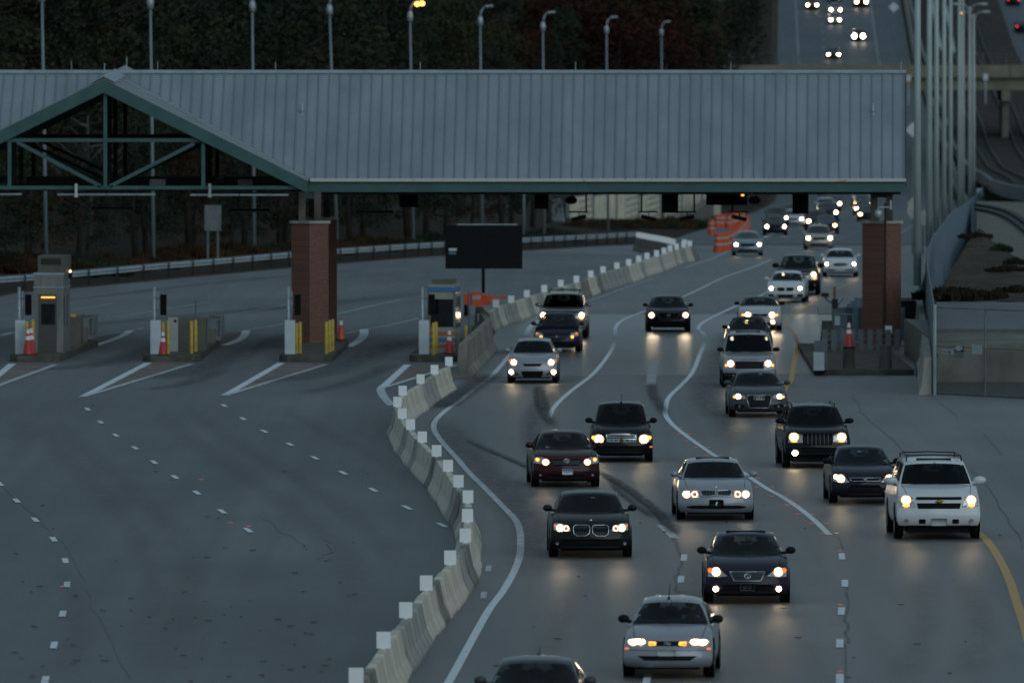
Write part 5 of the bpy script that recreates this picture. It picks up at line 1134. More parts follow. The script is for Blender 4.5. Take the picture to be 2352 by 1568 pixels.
while x < 1290:
    best = 520
    for Y in range(520, 900, 4):
        if XY(x, Y) > xgl(Y) - 5.0: best = Y
        else: break
    Y = best; X = XY(x, Y); o = bpy.data.objects.new('bush', random.choice((bm1, bm1, bm2))); COL.objects.link(o); o.location = (X, Y, hill_z(X, Y) - .1); s_ = random.uniform(.5, .85); o.scale = (s_ * 1.25, s_ * 1.0, s_); o.rotation_euler = (0, 0, random.uniform(0, 6))
    tag(o, '%s bush just behind the guardrail, %s stretch' % ('dark green' if o.data == bm2 else 'brown', 'left' if x < 420 else 'middle' if x < 860 else 'right'), 'bush', 'bushes behind the guardrail'); x += random.uniform(38, 62)
for k, x in enumerate((1330,1365,1400,1435,1470,1505,1540,1572)):
    Y = 800 + k * 9; o = bpy.data.objects.new('bush', (bm1, bm2)[k % 2]); COL.objects.link(o); o.location = (XY(x, Y), Y, zt(Y) - .1); o.scale = (.85, .85, .8); o.rotation_euler = (0, 0, k); tag(o, 'dark rounded bush in the hedge before the pale noise wall, number %s from its left' % ['one','two','three','four','five','six','seven','eight'][k], 'bush', 'hedge before the noise wall')
# ---------------------------------------------------------------- vehicles
SED = dict(W=1.82, L=4.8, H=1.45, wb=2.75, fo=.9, zb=.21, zn=.72, zc=.99, zbelt=.96, zd=1.02, cowl=1.2, rf=2.0, rr=3.25, cr=4.15,
           wbelt=.87, wroof=.655, sweep=.26, drop=.05, fy=[(0,.10),(.12,.03),(.35,0),(.55,.02),(.75,.06),(.9,.12),(1,.2)], tr=.33)
SUV = dict(SED, W=1.95, L=4.95, H=1.85, wb=2.85, fo=.92, zb=.32, zn=1.04, zc=1.27, zbelt=1.22, zd=1.22, cowl=1.15, rf=1.75, rr=4.4, cr=4.8,
           wbelt=.88, wroof=.70, sweep=.16, drop=.04, fy=[(0,.08),(.12,.02),(.3,0),(.5,.01),(.55,.05),(.9,.07),(1,.13)], tr=.38)
HATCH = dict(SED, W=1.76, L=4.3, H=1.53, wb=2.6, fo=.85, zn=.80, zc=1.03, zbelt=1.0, zd=1.0, cowl=1.05, rf=1.75, rr=3.7, cr=4.15, wroof=.66)
def wfac(r): return interp(r, [(0,.94),(.12,.985),(.4,1.0),(.75,.985),(1,.94)])
class Front:
    def __init__(s, sp): s.s = sp
    def y(s, x, z):
        sp = s.s; hw0 = sp['W'] / 2 * .985; u = min(1.0, abs(x) / hw0)
        top = sp['zn'] - sp['drop'] * u ** 4; r = (z - sp['zb']) / (top - sp['zb']); rc = max(0, min(1, r))
        u = min(1.0, abs(x) / (hw0 * wfac(rc)))
        y = interp(rc, sp['fy']) + sp['sweep'] * u ** 2.8
        if r > 1: y += (z - top) * 2.2
        return y - sp['fo']
    def pt(s, x, z, off=.012): return Vector((x, s.y(x, z) - off, z))
def patch(mb, F, poly, off=.012, cols=9, rows=4, thick=None):
    xs = [p[0] for p in poly]; x0, x1 = min(xs), max(xs); e = (x1 - x0) * 1e-3; base = len(mb.v); n = len(poly); ks = []
    X = [x0 + e + (x1 - x0 - 2 * e) * (.5 - .5 * cos(pi * i / cols)) for i in range(cols + 1)]
    for x in X:
        zs = []
        for i in range(n):
            a, b = poly[i], poly[(i + 1) % n]
            if (a[0] - x) * (b[0] - x) <= 0 and abs(a[0] - b[0]) > 1e-9: zs.append(a[1] + (b[1] - a[1]) * (x - a[0]) / (b[0] - a[0]))
        if not zs: zs = [poly[0][1]] * 2
        z0, z1 = min(zs), max(zs)
        for j in range(rows + 1):
            z = z0 + (z1 - z0) * j / rows; mb.v.append((x, F.y(x, z) - off, z))
    R1 = rows + 1
    for i in range(cols):
        for j in range(rows):
            a = base + i * R1 + j; mb.f.append((a, a + R1, a + R1 + 1, a + 1))
    # rim back to the surface
    ring = [base + i * R1 for i in range(cols + 1)] + [base + cols * R1 + j for j in range(1, rows + 1)] + [base + i * R1 + rows for i in range(cols - 1, -1, -1)] + [base + j for j in range(rows - 1, 0, -1)]
    b2 = len(mb.v)
    for k in ring: v = mb.v[k]; mb.v.append((v[0], v[1] + off + .03, v[2]))
    m = len(ring)
    for k in range(m): mb.f.append((ring[k], ring[(k + 1) % m], b2 + (k + 1) % m, b2 + k))
def circ(x, z, r, rz=None, n=16): rz = rz or r; return [(x + r * cos(2 * pi * k / n), z + rz * sin(2 * pi * k / n)) for k in range(n)]
def rect(x0, x1, z0, z1, c=.015): return [(x0, z0 + c), (x0 + c, z0), (x1 - c, z0), (x1, z0 + c), (x1, z1 - c), (x1 - c, z1), (x0 + c, z1), (x0, z1 - c)]
def mir(poly): return [(-x, z) for x, z in poly]
def body_mesh(sp):
    mb = MB(); W, L = sp['W'], sp['L']; co, crr = sp['cowl'], sp['cr']
    zn, zc, zl, zd = sp['zn'], sp['zc'], sp['zbelt'], sp['zd']
    st = [(0, zn, .985), (.1, zn + (zc - zn) * .22, .99), (.25, zn + (zc - zn) * .42, .995), (.5, zn + (zc - zn) * .63, 1), (.8, zn + (zc - zn) * .82, 1), (co, zc, 1)]
    m = 5
    for i in range(1, m + 1): st.append((co + (crr - co) * i / m, zc + (zl - zc) * min(1, i / 2) if i < m else zd, 1))
    if L - crr > .4: st += [(crr + (L - crr) * .5, zd, .99), (L - .15, zd - .02, .975), (L, zd - .07, .95)]
    else: st += [(L - .08, zd - .02, .985), (L, zd - .1, .96)]
    U = [-1, -.97, -.9, -.78, -.6, -.4, -.2, 0, .2, .4, .6, .78, .9, .97, 1]; Rr = [0, .05, .15, .3, .45, .6, .75, .87, .95, 1]
    nT = len(st) - 1
    def f(u, t, r):
        y, z, h = st[t]; hw = W / 2 * h * wfac(r); zb = sp['zb'] + (0 if y > .9 else 0)
        Z = zb + (z - sp['drop'] * abs(u) ** 4 - zb) * r
        fd = max(0, 1 - y / 1.1); yy = y + fd * (interp(r, sp['fy']) + sp['sweep'] * abs(u) ** 2.8)
        rd = max(0, 1 - (L - y) / .8); yy -= rd * (.12 * abs(u) ** 2.6 + .06 * abs(r - .35))
        return (u * hw, yy - sp['fo'], Z)
    idx = {}
    def V(i, t, j):
        k = (i, t, j)
        if k not in idx: idx[k] = len(mb.v); mb.v.append(f(U[i], t, Rr[j]))
        return idx[k]
    nu, nr = len(U) - 1, len(Rr) - 1
    for i in range(nu):
        for j in range(nr):
            mb.f.append((V(i,0,j), V(i+1,0,j), V(i+1,0,j+1), V(i,0,j+1))); mb.f.append((V(i+1,nT,j), V(i,nT,j), V(i,nT,j+1), V(i+1,nT,j+1)))
        for t in range(nT):
            mb.f.append((V(i,t,nr), V(i+1,t,nr), V(i+1,t+1,nr), V(i,t+1,nr))); mb.f.append((V(i+1,t,0), V(i,t,0), V(i,t+1,0), V(i+1,t+1,0)))
    for t in range(nT):
        for j in range(nr):
            mb.f.append((V(0,t+1,j), V(0,t,j), V(0,t,j+1), V(0,t+1,j+1))); mb.f.append((V(nu,t,j), V(nu,t+1,j), V(nu,t+1,j+1), V(nu,t,j+1)))
    return mb
def cabf(sp):
    W, H = sp['W'], sp['H']; hb, hr = W / 2 * sp['wbelt'], W / 2 * sp['wroof']; zc, zd = sp['zc'] - .03, sp['zd'] - .03
    def f(u, t, r):
        yb = sp['cowl'] - .03 + (sp['cr'] - sp['cowl'] + .03) * t; yr = sp['rf'] + (sp['rr'] - sp['rf']) * t
        z0 = zc + (zd - zc) * t
        hw = hb + (hr - hb) * r ** 1.2
        rr = r if r < .9 else .9 + (r - .9)
        y = yb + (yr - yb) * rr ** .92
        z = z0 + (H - z0) * r ** .97 - (.06 * abs(u) ** 3 + .05 * abs(2 * t - 1) ** 2.2) * r
        y += .17 * abs(u) ** 2.6 * (1 - t) ** 3; y -= .12 * abs(u) ** 2.6 * t ** 3
        return (u * hw, y - sp['fo'], z)
    return f
CU = [-1, -.955, -.85, -.65, -.4, -.15, .15, .4, .65, .85, .955, 1]; CR_ = [0, .05, .2, .4, .6, .78, .9, .96, 1]; CT = [0, .05, .16, .30, .46, .50, .62, .80, .92, 1]
def in_win(face, a, b):
    if face == 'f': return 1 <= a < len(CU) - 2 and 1 <= b < 6
    if face == 'b': return 1 <= a < len(CU) - 2 and 2 <= b < 6
    return (1 <= a <= 3 or 5 <= a <= 7) and 1 <= b < 6
def cabin_meshes(sp):
    f = cabf(sp); nu, nr, nt_ = len(CU) - 1, len(CR_) - 1, len(CT) - 1
    roof = MB(); ws = MB(); rw = MB(); sw = [MB(), MB()]
    def q(mb, *ks): mb.add([f(CU[i], CT[t], CR_[j]) for i, t, j in ks], [(0, 1, 2, 3)])
    for i in range(nu):
        for j in range(nr):
            q(ws if in_win('f', i, j) else roof, (i,0,j), (i+1,0,j), (i+1,0,j+1), (i,0,j+1))
            q(rw if in_win('b', i, j) else roof, (i+1,nt_,j), (i,nt_,j), (i,nt_,j+1), (i+1,nt_,j+1))
        for t in range(nt_): q(roof, (i,t,nr), (i+1,t,nr), (i+1,t+1,nr), (i,t+1,nr))
    for t in range(nt_):
        for j in range(nr):
            w_ = in_win('s', t, j)
            q(sw[0] if w_ else roof, (0,t+1,j), (0,t,j), (0,t,j+1), (0,t+1,j+1)); q(sw[1] if w_ else roof, (nu,t,j), (nu,t+1,j), (nu,t+1,j+1), (nu,t,j+1))
    return roof, ws, rw, sw
def weld(o):
    bm = bmesh.new(); bm.from_mesh(o.data); bmesh.ops.remove_doubles(bm, verts=bm.verts, dist=.0005)
    for e in bm.edges:
        if len(e.link_faces) == 2 and e.calc_face_angle(0) > .62: e.smooth = False
    bm.to_mesh(o.data); bm.free()
CACHE = {}
def cached(key, fn):
    if key not in CACHE: CACHE[key] = fn()
    return CACHE[key]
def wheel_mesh(r):
    t = MB().lathe([(r*.62,-.10),(r*.92,-.105),(r,-.08),(r,.08),(r*.92,.105),(r*.62,.10)], 28, axis='X')
    d = MB().lathe([(.001,.085),(r*.12,.085),(r*.2,.07),(r*.55,.075),(r*.62,.10),(r*.66,.10)], 20, axis='X')
    for k in range(5):
        a = 2 * pi * k / 5; d.bar((.09, r*.1*cos(a), r*.1*sin(a)), (.09, r*.6*cos(a), r*.6*sin(a)), .05, .03, up=Vector((1,0,0)))
    return t, d
SPOTS = []
def make_car(name, label, cat, pos, base, pnt, yaw=0, over=None, front=None, rich=True, group=None, beam=1.0, scale=None, rear_view=False):
    sp = dict(base); sp.update(over or {}); fr = front or {}
    p = pos if isinstance(pos, Vector) else G(*pos)
    root = thing(name, label, cat, (p.x, p.y, p.z + .008), 0, group)
    root.rotation_euler = (atan(slope(p.y + 1.5)), 0, R(-yaw) + (pi if rear_view else 0))
    if rear_view: root.rotation_euler = (-atan(slope(p.y)), 0, pi - R(yaw))
    if scale: root.scale = (scale,) * 3
    pm_ = PAINT[pnt]; F = Front(sp)
    b = mobj('body', body_mesh(sp), pm_, root, True); weld(b)
    roof, ws, rw, sw = cabin_meshes(sp)
    c = mobj('roof', roof, PAINT[fr['roofpaint']] if 'roofpaint' in fr else pm_, root, True); weld(c)
    gl = MATS[fr['glass']] if 'glass' in fr else (M_glass if rich else M_glassd)
    for nm, mm in (('windshield', ws), ('rear_window', rw), ('side_window', sw[0]), ('side_window', sw[1])):
        o = mobj(nm, mm, gl, root, True); weld(o)
    # wheels
    tm, dm = cached(('wheel', sp['tr']), lambda: (lambda a: (mesh_of('tyre', a[0], M_tyre), mesh_of('rim', a[1], M_rim)))(wheel_mesh(sp['tr'])))
    am = cached(('arch', sp['tr']), lambda: mesh_of('wheel_arch', MB().lathe([(.001,0),(sp['tr']+.05,0),(sp['tr']+.06,-.02)], 24, axis='X'), M_black))
    for sx in (-1, 1):
        for yy in (0, sp['wb']):
            wo = link('wheel', tm, root); wo.location = (sx * (sp['W'] / 2 - .095), yy, sp['tr']); wo.rotation_euler = (0, 0, pi if sx < 0 else 0)
            if rich:
                rm = link('rim', dm, wo); rm.location = (.003, 0, 0)
                a = link('wheel_arch', am, root); a.location = (sx * (sp['W'] / 2 + .003), yy, sp['tr'] + .02); a.rotation_euler = (0, 0, pi if sx < 0 else 0)
    ub = MB(); ub.box(-sp['W']/2 + .26, sp['W']/2 - .26, -sp['fo'] + .42, sp['L'] - sp['fo'] - .35, .16, sp['zb'] + .03); mobj('underbody_shade_box', ub, M_black, root)  # black box added below the body to deepen the shade between the tyres
    # mirrors
    mzc = sp['zc'] + .05; mw = fr.get('mirror', .11)
    for sx in (-1, 1):
        m = MB(); x0 = sp['W'] / 2 * (sp['wbelt'] + .03); yb = sp['cowl'] + .32 - sp['fo']
        m.ellip((sx * (sp['W'] / 2 + .0 + mw * .35), yb, mzc + .03), mw, .09, fr.get('mirror_h', .08), 12, 8)
        m.bar((sx * (x0 - .10), yb + .02, mzc - .04), (sx * (sp['W'] / 2 + .0), yb, mzc - .01), .10, .06)
        mobj('mirror', m, MATS[fr['mirrormat']] if 'mirrormat' in fr else pm_, root, True)
    # interior seen through the glass
    if rich:
        i_ = MB(); hb = sp['W'] / 2 * sp['wbelt'] - .05; y0 = sp['cowl'] - sp['fo'] + .12; y1 = sp['cr'] - sp['fo'] - .12; zi = max(sp['zbelt'], sp['zc'] - .03) + .012
        i_.box(-hb, hb, y0, y1, zi - .02, zi); i_.box(-hb + .05, hb - .05, y0 + .1, y0 + .55, zi, zi + .03)
        mobj('dashboard', i_, M_int, root)
        sm = MB(); yS = sp['rf'] - sp['fo'] + .55; hh = sp['H'] - zi
        sm.prism([(-.22,0,0),(.22,0,0),(.24,0,hh*.35),(.18,0,hh*.48),(-.18,0,hh*.48),(-.24,0,hh*.35)], (0,.14,0)); sm.box(-.05,.05,.03,.08,hh*.46,hh*.55)
        sm.ellip((0,.06,hh*.64), .135, .06, .10, 10, 6)
        me = mesh_of('seat', sm, M_seat, True)
        for sx in (-.37, .37):
            s_ = link('seat', me, root); s_.location = (sx, yS, zi)
        rs = MB(); yq = min(sp['rr'] + .1, sp['cr'] - .55) - sp['fo']
        rs.box(-.55,.55,yq,yq+.12,zi,zi+hh*.28)
        for sx in (-.4, .4): rs.ellip((sx,yq+.06,zi+hh*.36), .12,.05,.07, 8, 6)
        mobj('rear_seat', rs, M_seat, root, True)
        rv = MB(); rv.ellip((0, sp['rf'] - sp['fo'] - .12, sp['H'] - .21), .13, .02, .045, 12, 6); rv.bar((0, sp['rf'] - sp['fo'] - .12, sp['H'] - .2), (0, sp['rf'] - sp['fo'] - .05, sp['H'] - .08), .02)
        mobj('rear_view_mirror', rv, M_black, root, True)
        sw_ = MB(); cx, cy_, cz = .37, y0 + .62, zi + .05
        sw_.tube([(cx + .17 * cos(a), cy_ + .05 * sin(a), cz + .14 * sin(a)) for a in [2 * pi * k / 16 for k in range(17)]], .014, 6); mobj('steering_wheel', sw_, M_black, root, True)
        wp = MB()
        for a, bq in ((-.62, -.02), (0.02, .66)):
            f = cabf(sp); pa = Vector(f(a / (sp['W']/2*sp['wbelt']), 0, .03)); pb = Vector(f(bq / (sp['W']/2*sp['wbelt']), 0, .075)); wp.tube([pa + Vector((0,-.03,.0)), pb + Vector((0,-.03,0))], .009, 5)
        mobj('wiper', wp, M_black, root)
        # panel gaps: bonnet edge
        g = MB(); 
        for sx in (-1, 1):
            pts = [(sx * sp['W']/2 * .80, F.y(sp['W']/2*.80, sp['zn']) + .02, sp['zn'] - sp['drop']*.4 + .004)]
            zz = lambda y: interp(y, [(0, sp['zn']), (.1, sp['zn'] + (sp['zc']-sp['zn'])*.22), (.25, sp['zn'] + (sp['zc']-sp['zn'])*.42), (.5, sp['zn'] + (sp['zc']-sp['zn'])*.63), (.8, sp['zn'] + (sp['zc']-sp['zn'])*.82), (sp['cowl'], sp['zc'])])
            pts = []
            for k in range(8):
                yn = .12 + (sp['cowl'] - .14) * k / 7; u = .80 + .07 * k / 7
                fd = max(0, 1 - yn / 1.1); pts.append((sx * u * sp['W']/2 * .94, yn + fd * (sp['fy'][-1][1] + sp['sweep'] * u ** 2.8) - sp['fo'], zz(yn) - sp['drop'] * u ** 4 + .001))
            g.tube(pts, .006, 4)
        mobj('bonnet_gap', g, M_black, root)
    # front details
    def P_(nm, polys, m, off=.012, par=root, cols=9, rows=3):
        mb = MB()
        for q in polys: patch(mb, F, q, off, cols, rows)
        return mobj(nm, mb, m, par, True)
    for q in fr.get('intakes', []): P_('bumper_intake', [q], M_black, .008)
    for g in fr.get('grilles', []):
        go = P_('grille', [g['poly']], MATS.get(g.get('mat', ''), M_black), .014)
        xs = [a for a, _ in g['poly']]; zs = [b for _, b in g['poly']]
        if g.get('frame'):
            mb = MB(); pl = g['poly']; pts = []
            for i in range(len(pl)):
                a, b = pl[i], pl[(i + 1) % len(pl)]
                for k in range(4): pts.append(F.pt(a[0] + (b[0] - a[0]) * k / 4, a[1] + (b[1] - a[1]) * k / 4, .022))
            pts.append(pts[0]); mb.tube(pts, g['frame'], 5, cap=False); mobj('grille_frame', mb, MATS.get(g.get('fmat', 'chrome')), go, True)
        if g.get('bars'):
            mb = MB(); n, vert, th = g['bars']
            for k in range(1, n + 1):
                if vert:
                    x = min(xs) + (max(xs) - min(xs)) * k / (n + 1); mb.bar(F.pt(x, min(zs) + .02, .018), F.pt(x, max(zs) - .02, .018), th, .012)
                else:
                    z = min(zs) + (max(zs) - min(zs)) * k / (n + 1); tt = (z - min(zs)) / (max(zs) - min(zs)); k_ = g.get('taper', 1.0); hw = max(xs) * (k_ + (1 - k_) * tt) - .015
                    for i in range(8): mb.bar(F.pt(-hw + 2 * hw * i / 8, z, .018), F.pt(-hw + 2 * hw * (i + 1) / 8, z, .018), .012, th)
            mobj('grille_bars', mb, MATS.get(g.get('bmat', 'matt_black')), go)
    for L_ in fr.get('lens', []):
        for q in ((L_, mir(L_)) if not fr.get('lens_one') else (mir(L_),)):
            lo = P_('headlight', [q], M_lens, .014, rows=4)
            side = 1 if sum(a for a, _ in q) > 0 else -1
            for bl in fr.get('bulbs', []):
                if bl[0] == 'main' and rich: P_('bulb_halo', [circ(side * bl[1], bl[2], bl[3] * 1.4, bl[3] * 1.18)], MATS['bulb_halo_glow'], .022, lo, 8, 4)
                if bl[0] == 'main' and (bl[1] > 0): P_('bulb', [circ(side * bl[1], bl[2], bl[3] * (.92 if rich else 1.0))], MATS[bl[4]], .03, lo, 8, 4)
            for bl in fr.get('bulbs', []):
                if bl[0] == 'amber': P_('turn_signal', [circ(side * bl[1], bl[2], bl[3], bl[4])], MATS[bl[5]], .026, lo, 8, 3)
                if bl[0] == 'ring':
                    mb = MB(); mb.tube([F.pt(side * bl[1] + bl[3] * cos(a), bl[2] + bl[3] * sin(a), .03) for a in [2 * pi * k / 16 for k in range(17)]], .012, 6, cap=False); mobj('ring_light', mb, M_ring, lo, True)
    for fg in fr.get('fogs', []):
        x, z, r, m_ = fg[:4]
        for sx in ((-1, 1) if len(fg) < 5 else (fg[4],)):
            P_('fog_light', [circ(sx * x, z, r)], MATS[m_], .02, root, 8, 4)
    for x, z, hw, hh, m_ in fr.get('boxlamps', []):
        for sx in (-1, 1): P_('driving_lamp', [rect(sx * x - hw, sx * x + hw, z - hh, z + hh, .008)], MATS[m_], .022, root, 4, 1)
    for sm_ in fr.get('sidemark', []):
        for sx in (-1, 1): P_('side_marker', [rect(sx * sm_[0] - .04, sx * sm_[0] + .04, sm_[1] - .02, sm_[1] + .02, .005)], M_amberdim, .012, root, 3, 1)
    if 'plate' in fr:
        x, z, hw, hh, pmn = fr['plate']; po = P_('license_plate', [rect(x - hw, x + hw, z - hh, z + hh, .01)], MATS[pmn], .03, root, 4, 1)
        if fr.get('plate_text') == 'blue':
            mb = MB()
            for k, (a, bq) in enumerate(((-.8,.8),(-.85,.85),(-.5,.45))):
                zz = z + hh * (.55 - .42 * k); nn = 9
                for i in range(nn):
                    if (i * 7 + k) % 5 == 3: continue
                    x0 = x + hw * (a + (bq - a) * i / nn); mb.bar(F.pt(x0, zz, .034), F.pt(x0 + hw * (bq - a) / nn * .75, zz, .034), .006, hh * (.26 - .06 * k))
            mobj('plate_lettering', mb, M_plateblue, po)
        if fr.get('plate_text') == 'lion':
            mb = MB()
            for q in ([(-.03,-.02),(.0,.045),(.03,.05),(.035,.02),(.01,-.01),(.02,-.05),(-.015,-.045)],): mb.prism([tuple(F.pt(x + a, z + c_, .032)) for a, c_ in q], (0, -.004, 0))
            mobj('plate_emblem', mb, M_platew, po); P_('plate_frame', [rect(x - hw - .015, x + hw + .015, z - hh - .012, z + hh + .012, .01)], M_chrome, .022, po, 4, 1)
        if fr.get('plate_text') == 'frame':
            mb = MB(); pts = [F.pt(x + a * hw, z + b * hh, .036) for a, b in ((-1,-1),(1,-1),(1,1),(-1,1),(-1,-1))]; mb.tube(pts, .007, 4); mobj('plate_frame', mb, M_galvd, po)
            mb = MB(); 
            for sx in (-1, 1): mb.tube([F.pt(x + sx * .05 + .035 * cos(a), z + .03 * sin(a), .034) for a in [2 * pi * k / 12 for k in range(13)]], .005, 4)
            mobj('plate_lettering', mb, M_galvd, po)
    e = fr.get('emblem')
    if e:
        kind, x, z, s = e[:4]; mb = MB(); em = M_chrome
        ell = lambda cx, cz, rx, rz, r=.007, o=.034: mb.tube([F.pt(cx + rx * cos(a), cz + rz * sin(a), o) for a in [2 * pi * k / 20 for k in range(21)]], r, 5, cap=False)
        if kind == 'rings':
            for k in range(4): ell((k - 1.5) * s * 1.35, z, s, s, .008)
        elif kind == 'toyota': ell(0, z, s, s * .68, .008); ell(0, z, s * .35, s * .62, .006); ell(0, z + s * .28, s * .72, s * .28, .006)
        elif kind == 'lexus': ell(0, z, s, s * .72, .009); mb.bar(F.pt(s * .15, z + s * .5, .034), F.pt(-s * .35, z - s * .28, .034), .012); mb.bar(F.pt(-s * .35, z - s * .28, .034), F.pt(s * .6, z - s * .28, .034), .012)
        elif kind == 'h':
            for sx in (-1, 1): mb.bar(F.pt(sx * s * .75, z + s, .036), F.pt(sx * s * .5, z - s, .036), .018)
            mb.bar(F.pt(-s * .6, z, .036), F.pt(s * .6, z, .036), .016)
        elif kind == 'bowtie':
            em = M_gold; a, h = s, s * .34
            mb.prism([tuple(F.pt(px, pz, .036)) for px, pz in ((-a + .02, z - h * .45), (-s * .38, z - h * .45), (-s * .42, z - h), (s * .38, z - h), (s * .42, z - h * .45), (a - .04, z - h * .45), (a, z + h * .45), (s * .42, z + h * .45), (s * .46, z + h), (-s * .34, z + h), (-s * .38, z + h * .45), (-a + .06, z + h * .45))], (0, -.008, 0))
        elif kind == 'roundel':
            zz = z; mb.lathe([(.001, -.012), (s, -.012), (s, .01)], 16, c=tuple(F.pt(0, zz, .012)), axis='Y')
        elif kind == 'oval': ell(0, z, s, s * .42, .006, .026); mb.bar(F.pt(-s * .5, z, .026), F.pt(s * .5, z, .026), .008, .02)
        elif kind == 'nissan': ell(0, z, s, s * .9, .007); mb.bar(F.pt(-s * 1.2, z, .034), F.pt(s * 1.2, z, .034), .01, .022)
        elif kind == 'wing': ell(0, z, s, s * .6, .008)
        mobj('emblem', mb, em, root, True)
    if fr.get('text'):
        tx, z, size, m_ = fr['text']
        text_obj(tx, size, 'CENTER', .004, MATS[m_], root, F.pt(0, z, .03), (R(90), 0, 0), 1.45)
    if fr.get('scoop'):
        mb = MB(); mb.prism([(-.22, .1, sp['zc'] - .12), (.22, .1, sp['zc'] - .12), (.20, .1, sp['zc'] - .04), (-.20, .1, sp['zc'] - .04)], (0, .45, .05)); mobj('hood_scoop', mb, pm_, root)
        mb = MB(); mb.box(-.19, .19, .094, .099, sp['zc'] - .10, sp['zc'] - .055); mobj('scoop_intake', mb, M_black, root)
    if fr.get('rack'):
        zr = sp['H'] + (.03 if fr['rack'] == 2 else -.03); y0, y1 = sp['rf'] - sp['fo'] + .25, sp['rr'] - sp['fo'] - .1; xr_ = sp['W'] / 2 * sp['wroof'] - .06
        for sx in (-1, 1):
            mb = MB(); mb.tube([(sx * xr_, y0, zr - .08), (sx * xr_, y0 + .15, zr + .03), (sx * xr_, y1 - .15, zr + .03), (sx * xr_, y1, zr - .08)], .018, 6); mobj('roof_rail', mb, M_blackp, root, True)
        if fr['rack'] == 2:
            for k in (0.12, .88): mb = MB(); mb.tube([(-xr_, y0 + (y1 - y0) * k, zr + .03), (0, y0 + (y1 - y0) * k, zr + .05), (xr_, y0 + (y1 - y0) * k, zr + .03)], .016, 6); mobj('roof_crossbar', mb, M_blackp, root, True)
    if fr.get('antenna'):
        x, y, h = fr['antenna']; mb = MB(); mb.tube([(x, y, sp['H'] - .05), (x + .02, y + .1, sp['H'] + h)], .007, 5); mb.ellip((x, y, sp['H'] - .02), .03, .05, .03, 8, 5); mobj('antenna', mb, M_black, root)
    if fr.get('sunroof'):
        f = cabf(sp); mb = MB(); z = sp['H'] + .006
        mb.box(-.42, .42, sp['rf'] - sp['fo'] + .35, sp['rf'] - sp['fo'] + .42, z - .05, z); mobj('sunroof_edge', mb, M_black, root)
    if fr.get('sticker'):
        x, rr_ = fr['sticker']; f = cabf(sp); mb = MB(); a = Vector(f(x / (sp['W']/2*.75), 0, rr_)); mb.box(a.x - .05, a.x + .05, a.y + .02, a.y + .03, a.z - .015, a.z + .015); mobj('toll_tag', mb, M_sticker, root)
    if rear_view:
        for sx in (-1, 1):
            mb = MB(); mb.box(sx * .72 - .1, sx * .72 + .1, sp['L'] - sp['fo'] - .02, sp['L'] - sp['fo'] + .02, sp['zd'] - .28, sp['zd'] - .14); mobj('tail_light', mb, M_tail, root)
    if beam and not rear_view:
        ld = cached(('beam', beam), lambda: bpy.data.lights.new('headlight_beam', 'SPOT'))
        ld.energy = 44 * beam; ld.spot_size = R(15); ld.spot_blend = 1.0; ld.color = (1, .74, .46); ld.shadow_soft_size = .25
        for sx in (-.65, .65):
            lo = bpy.data.objects.new('headlight_beam', ld); COL.objects.link(lo); lo.parent = root; lo.location = (sx, -sp['fo'] - .12, .68); lo.rotation_euler = (R(90 - 1.6), 0, pi)
    return root, sp, F

B_ = 'headlight_glow'; BW = 'xenon_glow'; BO = 'warm_headlight_glow'; AM = 'amber_lamp'; AD = 'dim_amber_lens'
NEAR = []
def N(*a, **k): r = make_car(*a, **k); NEAR.append(r); return r
CG = 'cars driving out of the toll plaza'
focus = N('hatchback_car', 'silver small car in the front row with orange driving lamps inside its black grille', 'car', (1537,1553), HATCH, 'silver', 3.4,
  dict(W=1.70, L=4.35, H=1.44, fo=.86, zn=.70, zc=.97, zbelt=.97, zd=1.03, wb=2.615, cowl=1.15, rf=1.9, rr=3.1, cr=4.0, wbelt=.885, wroof=.63),
  dict(lens=[[(.40,.645),(.62,.83),(.75,.835),(.77,.65),(.60,.635)]], bulbs=[('main',.66,.715,.085,B_),('amber',.53,.69,.10,.045,BO)],
       grilles=[dict(poly=[(-.37,.66),(-.33,.62),(.33,.62),(.37,.66),(.30,.70),(-.30,.70)])], emblem=('oval',0,.66,.06),
       boxlamps=[(.285,.658,.07,.032,AM)], plate=(-.02,.49,.17,.06,'pale_plate'), sidemark=[(.77,.555)], glass='tinted_glass',
       intakes=[[(-.56,.43),(-.44,.345),(.44,.345),(.56,.43)], [(-.80,.535),(-.79,.528),(.79,.528),(.80,.535)]], mirrormat='matt_black', antenna=(-.05,.95,.25), sticker=(-.03,.88)), group=CG)
lexus = N('sedan_car', 'dark plum sedan with both fog lamps lit behind the silver small car', 'car', (1715,1383), SED, 'plum', .3,
  dict(W=1.82, H=1.45, fo=.92, zn=.76, zc=1.0, wbelt=.84, wroof=.66),
  dict(lens=[[(.42,.60),(.60,.745),(.82,.80),(.84,.58),(.62,.575)]], bulbs=[('main',.665,.685,.075,BW),('amber',.79,.71,.05,.05,AD)],
       grilles=[dict(poly=[(-.28,.50),(.28,.50),(.38,.69),(-.38,.69)], frame=.010, bars=(5,False,.010), bmat='dull_galvanised_steel', taper=.74)], emblem=('lexus',0,.60,.065),
       fogs=[(.67,.325,.055,B_)], plate=(0,.37,.15,.075,'matt_black'), plate_text='frame', intakes=[[(-.55,.42),(-.60,.24),(.60,.24),(.55,.42)]], mirrormat='matt_black', sunroof=1), group=CG)
